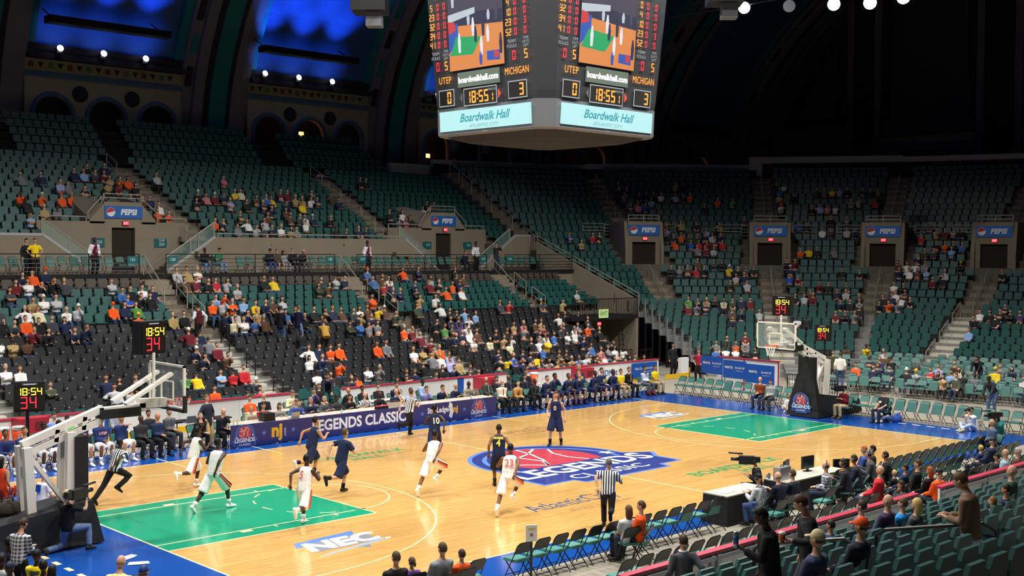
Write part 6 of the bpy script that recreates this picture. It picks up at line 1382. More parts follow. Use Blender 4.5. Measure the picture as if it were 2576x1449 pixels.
# stair-stepped grey baluster panels at the left side of the end risers
M_GREYR = mat('grey_rail', '#9aa0a2', .45, metal=.3)
for j in range(9):
    o = low_o(j); a0, b0 = facet_line(1, o); u = ((b0[0]-a0[0]), (b0[1]-a0[1])); L = math.hypot(*u); e = 2.15-.15*j; p = (a0[0]-u[0]/L*e, a0[1]-u[1]/L*e); nx, ny = _d(45)
    t = rail_run('baluster_panel', [(p[0]-nx*.62, p[1]-ny*.62, low_z(j)-.1), (p[0]+nx*.2, p[1]+ny*.2, low_z(j)-.1)], 1.15, (.06,), .026, M_GREYR, 'grey barred side panel of the end risers, %s from the top' % ORD[j], 'railing', 'grey riser side panels', balus=.11)
    MB().hexa([(p[0]-nx*.6, p[1]-ny*.6, -.02), (p[0]+nx*.26, p[1]+ny*.26, -.02), (p[0]+nx*.26+.04, p[1]+ny*.26-.04, -.02), (p[0]-nx*.6+.04, p[1]-ny*.6-.04, -.02)], [(p[0]-nx*.6, p[1]-ny*.6, low_z(j)-.3), (p[0]+nx*.26, p[1]+ny*.26, low_z(j)-.3), (p[0]+nx*.26+.04, p[1]+ny*.26-.04, low_z(j)-.3), (p[0]-nx*.6+.04, p[1]-ny*.6-.04, low_z(j)-.3)]).build('side_panel', M_BLACKM, ST_END)
# exit platform at the corner
EP = stand('exit_platform'); MB().b2((20.9, 18.6, 2.75), (26.6, 20.9, 2.95)).build('deck', M_BLACKM, EP); MB().b2((26.4, 18.6, -.02), (26.6, 20.9, 2.75)).build('wall_piece', M_CONC, EP); MB().b2((22.9, 20.9, -.02), (27.5, 21.0, 2.75)).build('wall_piece', mat('olive_wall', '#6d6a3a', .9), EP)
rail_run('platform_rail', [(20.95, 18.62, 2.95), (22.8, 18.62, 2.95), (24.7, 18.62, 2.95), (26.55, 18.62, 2.95)], 1.0, (.08,), .025, M_BLACK, 'black barred rail of the corner exit platform', 'railing', balus=.14)
t = thing('exit_sign', 'pale yellow-green EXIT placard on corner platform rail', 'exit sign', (23.45, 18.52, 3.12)); MB().box((0, 0, 0), (.8, .03, .5)).build('placard', mat('exit_green', '#b9d68a', .5, emit='#b9d68a', estr=.25), t); put_text('EXIT', .32, frame((0, -.02, 0), (1, 0, 0), (0, 0, 1)), M_BLACKM, t, xs=.9)
exit_light(frame((23.1, 18.55, 2.55), (1, 0, 0), (0, 0, 1)), 'small red exit light under the corner exit platform')
t = thing('ladder', 'dark step ladder under the corner exit platform', 'ladder', (25.6, 18.9, 0))
for s in (-.2, .2): MB().tube([(s, 0, 0), (s*.8, .25, 2.4)], .025, 5).build('rail', M_BLACK, t)
for k in range(7): MB().tube([(-.19, .03*k, .3+.3*k), (.19, .03*k, .3+.3*k)], .02, 5).build('rung', M_BLACK, t)
for k, x in enumerate((22.0, 23.0, 24.0)): rail_run('floor_rail', [(x, 17.2-k*.5, -.02), (x+.85, 17.2-k*.5, -.02)], 1.2, (.1,), .025, M_BLACK, 'black barred floor barrier under exit platform, %s from left' % ORD[k], 'railing', balus=.12)
rail_run('floor_rail', [(19.9, 3.9, -.02), (19.9, 2.6, -.02), (19.9, 1.3, -.02)], 1.15, (.1,), .025, M_BLACK, 'black crowd barrier right of the blue banners', 'railing', balus=.12)
# chairs standing on the walkway
for a, b, lb in ((-8.2, -.2, 'left'), (5.0, 15.8, 'middle'), (11.9+4.4, 19.2, 'right of middle'), (23.4, 27.0, 'corner')):
    x = a
    while x < b: fchair((x, 27.0, 5.42), 180, 'green folding chair on the %s part of the far walkway' % lb, True if int(x*3) % 4 else False, True, 'walkway chairs ' + lb); x += .56
# black hoop rails in the near stand
for k, (x, y) in enumerate(((-10.9, -16.6), (-10.6, -18.6))):
    z = NR_Z[min(8, int((-14.7-y)/.82))]; t = thing('hoop_rail', 'black looped handrail beside the near aisle, %s one' % ['lower', 'upper'][k], 'railing', (x, y, z))
    MB().tube([(0, .9, .25), (0, .9, .8), (.0, .75, .92), (0, -.75, 1.28), (0, -.95, 1.2), (0, -.95, .55), (0, -.8, .45), (0, .75, .12), (0, .9, .25)], .03, 6).build('loop', M_BLACK, t); MB().tube([(0, 0, -.3), (0, 0, .3)], .03, 6).build('post', M_BLACK, t)
# ---------------------------------------------------------------- people: skeleton and poses (local space faces +Y)
def _n(v): v = np.asarray(v, float); return v/(np.linalg.norm(v)+1e-12)
def _ik(a, b, l1, l2, pole):
    a, b = np.asarray(a, float), np.asarray(b, float); d = b-a; L = np.linalg.norm(d)
    if L > (l1+l2)*0.995: b = a+d/L*(l1+l2)*0.995; d = b-a; L = np.linalg.norm(d)
    u = d/L; p = np.asarray(pole, float); p = p-u*p.dot(u); p = _n(p)
    c = (l1*l1-l2*l2+L*L)/(2*L); h = math.sqrt(max(0, l1*l1-c*c))
    return a+u*c+p*h, b
# pelvis, lean, twist, (head pitch, yaw), hands L/R, feet L/R, foot pitch L/R; optional poles
POSES = {
 'stand': dict(p=(0, 0, .95), lean=1, hl=(-.26, .05, .88), hr=(.26, .05, .88), fl=(-.11, 0, .08), fr=(.11, .03, .08)),
 'hips': dict(p=(0, 0, .95), lean=-2, hl=(-.2, .06, .98), hr=(.2, .06, .98), fl=(-.13, 0, .08), fr=(.13, .05, .08), el=(-1, -.4, 0), er=(1, -.4, 0)),
 'phone': dict(p=(0, 0, .95), lean=6, hp=28, hl=(-.1, .3, 1.12), hr=(.1, .32, 1.12), fl=(-.1, 0, .08), fr=(.1, .06, .08)),
 'cup': dict(p=(0, 0, .94), lean=5, hp=22, hl=(-.12, .32, 1.2), hr=(.24, .1, .9), fl=(-.1, .1, .08), fr=(.1, -.1, .08)),
 'cup2': dict(p=(0, 0, .94), lean=5, hp=24, hl=(-.32, .22, 1.18), hr=(.24, .1, .9), fl=(-.1, -.1, .08), fr=(.1, .1, .08)),
 'walk': dict(p=(0, 0, .93), lean=4, hl=(-.25, .2, .95), hr=(.25, -.15, .92), fl=(-.1, -.28, .13), fr=(.1, .26, .09), tl=30),
 'bend': dict(p=(0, -.1, .93), lean=45, hp=10, hl=(-.15, .55, .8), hr=(.15, .55, .75), fl=(-.12, 0, .08), fr=(.12, .05, .08)),
 'clip': dict(p=(0, 0, .95), lean=3, hp=12, hl=(-.14, .3, 1.08), hr=(.16, .3, 1.05), fl=(-.12, 0, .08), fr=(.12, .04, .08)),
 'run1': dict(p=(0, 0, .90), lean=22, tw=14, hp=-14, hl=(-.22, .34, 1.18), hr=(.24, -.22, 1.0), fl=(-.1, -.55, .16), fr=(.1, .02, .42), tl=50, tr=35),
 'run2': dict(p=(0, 0, .88), lean=18, tw=-14, hp=-12, hl=(-.24, -.2, 1.0), hr=(.2, .36, 1.15), fl=(-.1, .16, .09), fr=(.1, -.62, .5), tl=0, tr=70, kr=(0, .6, -1)),
 'run3': dict(p=(0, 0, .86), lean=16, tw=12, hp=-10, hl=(-.22, .32, 1.05), hr=(.26, -.2, .95), fl=(-.12, -.52, .14), fr=(.12, .36, .08), tl=45),
 'jog': dict(p=(0, 0, .91), lean=10, tw=-8, hp=-6, hl=(-.28, .02, .9), hr=(.28, .0, .92), fl=(-.1, .1, .08), fr=(.1, -.34, .34), tr=55, kr=(0, .7, -.8)),
 'idle': dict(p=(0, 0, .93), lean=6, hl=(-.3, .08, .88), hr=(.22, .22, 1.0), fl=(-.16, -.12, .09), fr=(.16, .14, .08), hy=-20),
 'sit': dict(p=(0, .08, .52), lean=-6, hl=(-.12, .38, .60), hr=(.12, .38, .60), fl=(-.13, .50, .08), fr=(.13, .50, .08)),
 'sitc': dict(p=(0, .08, .52), lean=4, hl=(-.03, .36, .66), hr=(.03, .37, .66), fl=(-.15, .48, .08), fr=(.15, .46, .08)),
 'sitx': dict(p=(0, .08, .52), lean=-4, hl=(.12, .27, .82), hr=(-.12, .29, .82), fl=(-.12, .52, .08), fr=(.12, .54, .08), el=(-1, .1, -.6), er=(1, .1, -.6)),
 'sitf': dict(p=(0, .08, .52), lean=30, hp=-18, hl=(-.04, .56, .62), hr=(.04, .57, .62), fl=(-.17, .46, .08), fr=(.17, .44, .08)),
 'sitm': dict(p=(0, .08, .52), lean=14, hp=0, hl=(-.03, .30, 1.06), hr=(.02, .34, .66), fl=(-.15, .48, .08), fr=(.15, .46, .08), el=(-.5, .2, -1)),
 'sitr': dict(p=(0, .10, .52), lean=-12, hy=25, hl=(-.2, .34, .58), hr=(.34, .12, .78), fl=(-.12, .62, .08), fr=(.10, .56, .10)),
 'sitk': dict(p=(0, .08, .52), lean=8, hl=(-.1, .34, .78), hr=(.1, .36, .78), hp=14, fl=(-.15, .48, .08), fr=(.15, .46, .08)),
 'table': dict(p=(0, .04, .52), lean=14, hl=(-.16, .42, .80), hr=(.16, .42, .80), fl=(-.13, .40, .08), fr=(.13, .40, .08)),
 'clap': dict(p=(0, .08, .52), lean=6, hl=(-.03, .36, 1.02), hr=(.03, .36, 1.02), fl=(-.15, .48, .08), fr=(.15, .46, .08)),
 'floor': dict(p=(0, 0, .12), lean=8, hl=(-.2, .36, .25), hr=(.2, .36, .25), fl=(.12, .38, .08), fr=(-.12, .44, .08), kl=(-1, .3, .7), kr=(1, .3, .7)),
 'floorcam': dict(p=(0, 0, .12), lean=8, hl=(-.06, .3, .72), hr=(.07, .26, .72), fl=(.1, .5, .08), fr=(-.1, .56, .08), kl=(-1, .3, .7), kr=(1, .3, .7), el=(-.6, 0, -1), er=(.6, 0, -1)),
 'kneelcam': dict(p=(0, 0, .56), lean=-4, hl=(-.12, .38, 1.12), hr=(.2, .34, 1.12), fl=(-.2, -.42, .1), fr=(.26, .34, .08), tl=60, kl=(-.2, .8, -1), el=(-.5, .2, -1), er=(.7, 0, -1)),
 'squat': dict(p=(0, 0, .42), lean=12, hl=(-.08, .32, .92), hr=(.08, .3, .92), fl=(-.18, .14, .08), fr=(.18, .2, .08), el=(-.6, 0, -1), er=(.6, 0, -1)),
 'standcam': dict(p=(0, 0, .95), lean=2, hl=(-.05, .34, 1.5), hr=(.2, .3, 1.45), fl=(-.11, 0, .08), fr=(.11, .03, .08), el=(-.5, 0, -1), er=(.7, 0, -1)),
}
def skeleton(pose):
    q = POSES[pose]; g = lambda k, d: q.get(k, d)
    P = np.array(q['p'], float); le = math.radians(g('lean', 0)); tw = math.radians(g('tw', 0))
    s = np.array((0, math.sin(le), math.cos(le))); lat = np.array((math.cos(tw), math.sin(tw), 0))
    fwd = _n(np.cross(s, lat))*1.0
    N = P+s*.50; hp = math.radians(g('lean', 0)*.35+g('hp', 0)); hd = np.array((0, math.sin(hp), math.cos(hp)))
    K = dict(P=P, s=s, lat=lat, N=N, hd=hd, head=N+hd*.185, hyaw=math.radians(g('hy', 0)), hpit=math.radians(g('lean', 0)*.0+g('hp', 0)*1.0))
    for side, sg in (('l', -1), ('r', 1)):
        sh = N-s*.075+lat*sg*.178; hip = P+np.array((1., 0, 0))*sg*.09-s*.03
        el, wr = _ik(sh, q['h'+side], .285, .255, g('e'+side, (sg*.45, -1, -.35)))
        kn, an = _ik(hip, q['f'+side], .44, .43, g('k'+side, (sg*.12, 1, .25)))
        K['sh'+side], K['el'+side], K['wr'+side], K['hip'+side], K['kn'+side], K['an'+side] = sh, el, wr, hip, kn, an
        K['ft'+side] = math.radians(g('t'+side, 0))
    return K
SKINS = ['#c79a80', '#b88562', '#7a5138', '#4a3226']
def _ell(c, ax, ay, n=10): return [tuple(np.asarray(c)+np.asarray(ax)*math.cos(2*math.pi*k/n)+np.asarray(ay)*math.sin(2*math.pi*k/n)) for k in range(n)]
def torso_rings(K, prof, off, n=12):
    fy = _n(np.cross(K['lat'], K['s'])); R = []
    lat0 = np.array((1., 0, 0))
    for t, a, b in prof:
        w_ = min(1, max(0, t/.4)); la = _n(lat0*(1-w_)+K['lat']*w_); fa = -_n(np.cross(la, K['s'])) if False else _n(np.cross(K['s'], la))
        R.append(_ell(K['P']+K['s']*t, la*(a+off), fa*(b+off), n))
    return R
T_BODY = [(-.12, .12, .10), (-.05, .155, .115), (.05, .155, .112), (.16, .138, .1), (.28, .155, .112), (.40, .16, .105), (.455, .14, .09), (.49, .08, .07), (.515, .058, .058)]
T_SHIRT = [(-.10, .15, .112), (.0, .16, .118), (.14, .15, .112), (.28, .16, .115), (.40, .162, .108), (.45, .15, .095), (.485, .085, .072), (.497, .07, .065)]
T_JACK = [(-.2, .16, .12), (-.05, .165, .122), (.14, .155, .115), (.28, .165, .118), (.40, .168, .11), (.45, .155, .097), (.485, .09, .075), (.5, .07, .065)]
T_PANT = [(-.12, .12, .10), (-.05, .155, .115), (.02, .152, .112), (.06, .148, .108)]
def lerp(a, b, t): return np.asarray(a)*(1-t)+np.asarray(b)*t
def mb_body(K):
    m = MB(); m.loft(torso_rings(K, T_BODY, 0)); m.tube([K['N']-K['hd']*.02, K['N']+K['hd']*.05, K['N']+K['hd']*.13], [.06, .054, .05], 8)
    for s in 'lr':
        a, e, w_ = K['sh'+s], K['el'+s], K['wr'+s]; d = _n(w_-e)
        m.tube([a-_n(e-a)*.03, a, lerp(a, e, .4), e, lerp(e, w_, .3), w_, w_+d*.05, w_+d*.095], [.045, .058, .05, .041, .043, .028, .036, .026], 8)
        h, k, f = K['hip'+s], K['kn'+s], K['an'+s]
        m.tube([h, lerp(h, k, .25), lerp(h, k, .6), k, lerp(k, f, .3), lerp(k, f, .65), f], [.088, .088, .072, .056, .057, .046, .036], 8)
    return m
def mb_shirt(K, typ, off=.016):
    m = MB(); prof = T_JACK if typ == 'K' else T_SHIRT; m.loft(torso_rings(K, prof, off+.004))
    if typ in 'LSK':
        for s in 'lr':
            a, e, w_ = K['sh'+s], K['el'+s], K['wr'+s]
            if typ == 'S': m.tube([a-_n(e-a)*.04, a, lerp(a, e, .35), lerp(a, e, .72)], [.05+off, .062+off, .058+off, .056+off*1.3], 8)
            else: m.tube([a-_n(e-a)*.04, a, lerp(a, e, .4), e, lerp(e, w_, .4), lerp(e, w_, .94)], [.05+off, .062+off, .053+off, .047+off, .044+off, .036+off], 8)
    elif typ in 'JV':
        for s in 'lr': a = K['sh'+s]; c = lerp(K['N'], a, .55); m.tube([lerp(K['P']+K['s']*.38, a, .55), c+K['s']*.01, lerp(K['P']+K['s']*.40, a, .72)], [.06, .058, .05], 8)
    return m
def mb_pants(K, typ, off=.014):
    m = MB(); m.loft(torso_rings(K, T_PANT, off))
    for s in 'lr':
        h, k, f = K['hip'+s], K['kn'+s], K['an'+s]
        if typ == 'B': m.tube([h, lerp(h, k, .3), lerp(h, k, .7), lerp(h, k, 1.0)+_n(f-k)*.03], [.10, .112, .122, .128], 10)
        elif typ == 'H': m.tube([h, lerp(h, k, .3), lerp(h, k, .8)], [.10, .1, .095], 8)
        else: m.tube([h, lerp(h, k, .25), lerp(h, k, .6), k, lerp(k, f, .35), lerp(k, f, .97)], [.09+off, .09+off, .076+off, .064+off, .06+off, .054+off], 8)
    return m
def mb_shoe(K, s):
    f = K['an'+s]; k = K['kn'+s]; t = K['ft'+s]; d = np.array((.12*(-1 if s == 'l' else 1), 1., 0)); d = _n(d); fw = d*math.cos(t)-np.array((0, 0, 1.))*math.sin(t); up = d*math.sin(t)+np.array((0, 0, 1.))*math.cos(t)
    la = np.cross(fw, up); m = MB()
    prof = [(-.075, .03, .032, -.035), (-.06, .042, .05, -.022), (.03, .045, .055, -.022), (.11, .047, .036, -.042), (.175, .042, .028, -.05), (.20, .02, .015, -.06)]
    m.loft([_ell(f+fw*y+up*zc, la*a, up*b, 8) for y, a, b, zc in prof]); m.tube([f-up*.01, f+_n(k-f)*.05], [.046, .046], 8); return m
def head_pts(nl, nt):
    V = []; 
    for i in range(nt+1):
        th = math.pi*i/nt
        for j in range(nl):
            ph = 2*math.pi*j/nl; x, y, z = math.sin(th)*math.cos(ph), math.sin(th)*math.sin(ph), math.cos(th); V.append((x, y, z))
    return np.array(V)
def head_shape(U):
    x, y, z = U[:, 0].copy(), U[:, 1].copy(), U[:, 2].copy(); lo = np.clip(-z, 0, 1); fr = np.clip(y, 0, 1)
    X = x*.076*(1-.32*lo**1.6); Y = y*.096; Z = z*.118
    Y = Y-np.where(y > 0, .008*fr, 0)+np.where((y > 0) & (z < -.3), .012*fr*lo, 0); Y = np.where(y < 0, Y*(1-.25*lo), Y)
    nose = np.exp(-((x/.16)**2+((z+.12)/.18)**2))*fr**4; Y = Y+.026*nose
    for s in (-1, 1): Y = Y-.009*np.exp(-(((x-s*.38)/.2)**2+((z-.08)/.12)**2))*fr**2
    Y = Y+.005*np.exp(-((z-.25)/.1)**2)*fr**3
    return np.stack([X, Y, Z], 1)
def grid_faces(nl, nt):
    F = []
    for i in range(nt):
        for j in range(nl):
            a, b, c, d = i*nl+j, i*nl+(j+1) % nl, (i+1)*nl+(j+1) % nl, (i+1)*nl+j
            F.append((d, c, b) if i == 0 else ((a, d, b) if i == nt-1 else (a, d, c, b)))
    return F
def head_xf(K, V, sc=1.0):
    cp, sp = math.cos(K['hpit']), math.sin(K['hpit']); cy, sy = math.cos(K['hyaw']), math.sin(K['hyaw'])
    x, y, z = V[:, 0]*sc, V[:, 1]*sc, V[:, 2]*sc
    y, z = y*cp+z*sp, z*cp-y*sp
    x, y = x*cy+y*sy, y*cy-x*sy
    return np.stack([x, y, z], 1)+K['head']
def head_part(K, hero):
    nl, nt = (20, 14) if hero else (10, 7); U = head_pts(nl, nt); V = head_shape(U); F = grid_faces(nl, nt); mi = [0]*len(F); parts = [(V, F, mi)]
    def blob(c, r, m, n=6):
        u = head_pts(n, 4); parts.append((u*np.array(r)+np.array(c), grid_faces(n, 4), [m]*(n*4)))
    for s in (-1, 1): blob((s*.076, -.005, -.005), (.012, .022, .03), 0)
    if hero:
        for s in (-1, 1): blob((s*.030, .078, .010), (.012, .010, .006), 1)
        blob((0, .088, -.058), (.022, .010, .006), 2)
        for s in (-1, 1): blob((s*.031, .084, .027), (.017, .006, .004), 1)
    out = []
    for V, F, mi in parts: out.append((head_xf(K, V), F, mi))
    return out
def hair_part(K, typ, hero):
    nl, nt = (18, 12) if hero else (10, 7); U = head_pts(nl, nt); V = head_shape(U); x, y, z = U[:, 0], U[:, 1], U[:, 2]
    line = np.where(y > .35, .42, np.where(y > -.1, .08+.35*np.clip(y, 0, 1), -.35)); reg = z > line
    k = {'s': 1.09, 'l': 1.14, 'p': 1.1, 'c': 1.13, 'k': 1.15, 'b': 1.012, 'a': 1.03}[typ]
    if typ == 'b': reg = (z > -.3) & (z < .25) & (y < .1)
    if typ in 'ck': reg = z > np.where(y > 0, .22, .05)
    if typ == 'l': reg = reg | ((y < .15) & (z > -.99))
    V = np.where(reg[:, None], V*k, V*.9)
    if typ == 'l':
        lo = (y < .15) & (z < 0); V[lo, 2] = V[lo, 2]*1.9-.02; V[lo, 1] -= .012; V[lo, 0] *= 1.15
    parts = [(V, grid_faces(nl, nt))]
    if typ == 'p': u = head_pts(6, 5); parts.append((u*np.array((.03, .035, .075))+np.array((0, -.125, -.02)), grid_faces(6, 5)))
    if typ == 'c':
        b = []; 
        for zz in (.028, .036):
            for a in range(9): t = math.pi*(.12+.76*a/8); b.append((.085*math.cos(t), .07+.10*math.sin(t), zz))
        F = [tuple(range(9))[::-1], tuple(range(9, 18))]+[(i, i+1, i+10, i+9) for i in range(8)]+[(8, 0, 9, 17)]; parts.append((np.array(b), F))
    return [(head_xf(K, np.asarray(V)), F) for V, F in parts]
def fingers(K):
    m = MB()
    for s, sg in (('l', -1), ('r', 1)):
        e, w_ = K['el'+s], K['wr'+s]; d = _n(w_-e); lat = _n(np.cross(d, (0, 0, 1.)) + np.array((1e-3, 0, 0))); nm = np.cross(lat, d); c = w_+d*.085
        if nm[2] > 0: nm = -nm
        for i, (o, L) in enumerate(((-.028, .062), (-.010, .072), (.009, .068), (.027, .052))):
            a = c+lat*o; b = a+d*L*.5+nm*.006; e2 = b+d*L*.32+nm*.03; m.tube([a-d*.02, a, b, e2], [.010, .0105, .0095, .007], 5)
        a = w_+d*.03-lat*sg*.03; b = a+d*.035-lat*sg*.024+nm*.01; m.tube([a, b, b+d*.03+nm*.012], [.013, .011, .008], 5)
    return m
# batch voxel remeshing: one continuous skin per garment / body
JOBS = {}
def job(key, mb, vox):
    if key in JOBS: return
    me_ = bpy.data.meshes.new('tmp'); me_.from_pydata([tuple(map(float, v)) for v in mb.v], [], mb.f); me_.update()
    o_ = bpy.data.objects.new('tmp', me_); COL.objects.link(o_); r_ = o_.modifiers.new('r', 'REMESH'); r_.mode = 'VOXEL'; r_.voxel_size = vox
    s_ = o_.modifiers.new('s', 'SMOOTH'); s_.factor = .5; s_.iterations = 3; JOBS[key] = o_
DONE = {}
def run_jobs():
    bpy.context.view_layer.update(); dg = bpy.context.evaluated_depsgraph_get()
    for k_, o_ in JOBS.items():
        me_ = bpy.data.meshes.new_from_object(o_.evaluated_get(dg)); nv_ = len(me_.vertices); a = np.empty(nv_*3); me_.vertices.foreach_get('co', a)
        DONE[k_] = (a.reshape(-1, 3), [tuple(p.vertices) for p in me_.polygons]); old = o_.data; bpy.data.objects.remove(o_); bpy.data.meshes.remove(old); bpy.data.meshes.remove(me_)
    JOBS.clear()
def join_parts(parts, name, mats):
    Vs, Fs, Ms, n = [], [], [], 0
    for p in parts:
        V, F = np.asarray(p[0], float), p[1]; Vs.append(V); Fs += [tuple(i+n for i in f) for f in F]; Ms += list(p[2]) if len(p) > 2 else [0]*len(F); n += len(V)
    me_ = bpy.data.meshes.new(name); me_.from_pydata(np.concatenate(Vs).tolist(), [], Fs)
    for m in mats: me_.materials.append(m)
    if len(mats) > 1: me_.polygons.foreach_set('material_index', Ms)
    me_.polygons.foreach_set('use_smooth', [True]*len(Fs)); me_.update(); return me_
# ---------------------------------------------------------------- people: placing
def col4(h):
    h = h.strip('#'); h = ''.join(c*2 for c in h) if len(h) == 3 else h
    return (*rgb('#'+h), 1.0)
CODE = dict(K='1b1b1f', N='1e2846', B='3f6fb5', L='86a9d6', W='e6e4e2', G='77797e', S='b0b3b8', O='e8591e', R='b3242c', M='6a1f2b', Y='e8c526', P='463a66', T='a8905e', D='5a4030', E='4f8a4a', F='3c4434', C='ddd6b4', I='c97a86', X='a3a3cf', V='2450b8', Q='3e4147')
CNAME = dict(K='black', N='navy', B='blue', L='light blue', W='white', G='grey', S='pale grey', O='orange', R='red', M='maroon', Y='yellow', P='purple', T='tan', D='brown', E='green', F='dark olive', C='cream', I='pink', X='lavender', V='royal blue', Q='charcoal')
SITP = ['sit', 'sitc', 'sitx', 'sitf', 'sitm', 'sitr']
VOXC, VOXH = .036, .027
heroes = []
for h in HEROES:
    f = h.split(';'); ex = dict(e.split('=', 1) for e in f[8].split()) if f[8] else {}
    heroes.append(dict(loc=tuple(map(float, f[0].split(','))), rz=float(f[1]), pose=f[2], h=float(f[3]), top=f[4], bot=f[5], skin=int(f[6]), hair=f[7], ex=ex, label=f[9]))
def vox(d): return .023 if d['ex'].get('band') or d['ex'].get('trim') or 's' == d['top'][-1] or d['loc'][1] < -12 else VOXH
for d in heroes:
    K = skeleton(d['pose']); v = vox(d); p = d['pose']
    job(('b', p, v), mb_body(K), v); job(('t', p, d['top'][0], v), mb_shirt(K, d['top'][0]), v); job(('p', p, d['bot'][0], v), mb_pants(K, d['bot'][0]), v)
for p in SITP:
    K = skeleton(p)
    for v in (VOXC, .06):
        job(('b', p, v), mb_body(K), v); job(('p', p, 'P', v), mb_pants(K, 'P'), v)
        for t_ in 'LS': job(('t', p, t_, v), mb_shirt(K, t_), v)
run_jobs()
PM = {}
def pmesh(key, fn):
    if key not in PM: PM[key] = fn()
    return PM[key]
def body_mesh(p, v, hero):
    K = skeleton(p); parts = [(*DONE['b', p, v],)] + head_part(K, hero)
    if hero: fm = fingers(K); parts.append((np.array(fm.v), fm.f))
    return join_parts(parts, 'person_body', [M_SKIN, M_EYE, M_LIP] if hero else [M_SKIN])
def pobj(name, me_, root, color=None, m=None):
    o_ = bpy.data.objects.new(name, me_); link(o_, root)
    if color: o_.color = color
    if m is not None: o_.material_slots[0].link = 'OBJECT'; o_.material_slots[0].material = m
    return o_
TOPN = dict(L='long_sleeved_top', S='short_sleeved_shirt', J='jersey', V='vest', K='jacket'); BOTN = dict(P='trousers', B='basketball_shorts', H='shorts')
def chest_frame(K, front, t, off):
    fy = _n(np.cross(K['s'], K['lat'])); c = K['P']+K['s']*t+fy*(off if front else -off)
    return frame(tuple(c), tuple(K['lat']*(-1 if front else 1)), tuple(K['s']))
def solid(name, root, mb, m, smooth=True): return mb.build(name, m, root, smooth)
M_CAMB, M_LENSW = mat('camera_black', '#15161a', .4), mat('lens_white', '#d8d2c6', .4)
def camera_prop(loc, rz, label, kind):
    t = thing('camera', label, 'camera', loc, rz)
    if kind == 'big':
        MB().box((0, 0, 0), (.16, .42, .22)).build('camera_body', M_CAMB, t); MB().tube([(0, .2, .02), (0, .42, .02)], .05, 10).build('lens', M_CAMB, t, True); MB().tube([(.04, .1, .16), (.04, .48, .18)], .025, 8).build('microphone', M_CAMB, t, True); MB().box((0, -.28, .02), (.12, .16, .14)).build('battery', M_CAMB, t)
    else:
        MB().box((0, 0, 0), (.14, .08, .1)).build('camera_body', M_CAMB, t); MB().tube([(0, .04, 0), (0, .32 if kind == 'long' else .16, 0)], [.04, .055 if kind == 'long' else .045], 10).build('lens', M_LENSW if kind == 'long' else M_CAMB, t, True)
    return t
def w2(d, p): t = math.radians(d['rz']); s = d['h']/1.78; return (d['loc'][0]+(p[0]*math.cos(t)-p[1]*math.sin(t))*s, d['loc'][1]+(p[0]*math.sin(t)+p[1]*math.cos(t))*s, d['loc'][2]+p[2]*s)
SITSET = ('sit', 'sitc', 'sitx', 'sitf', 'sitm', 'sitr', 'sitk', 'table', 'clap')
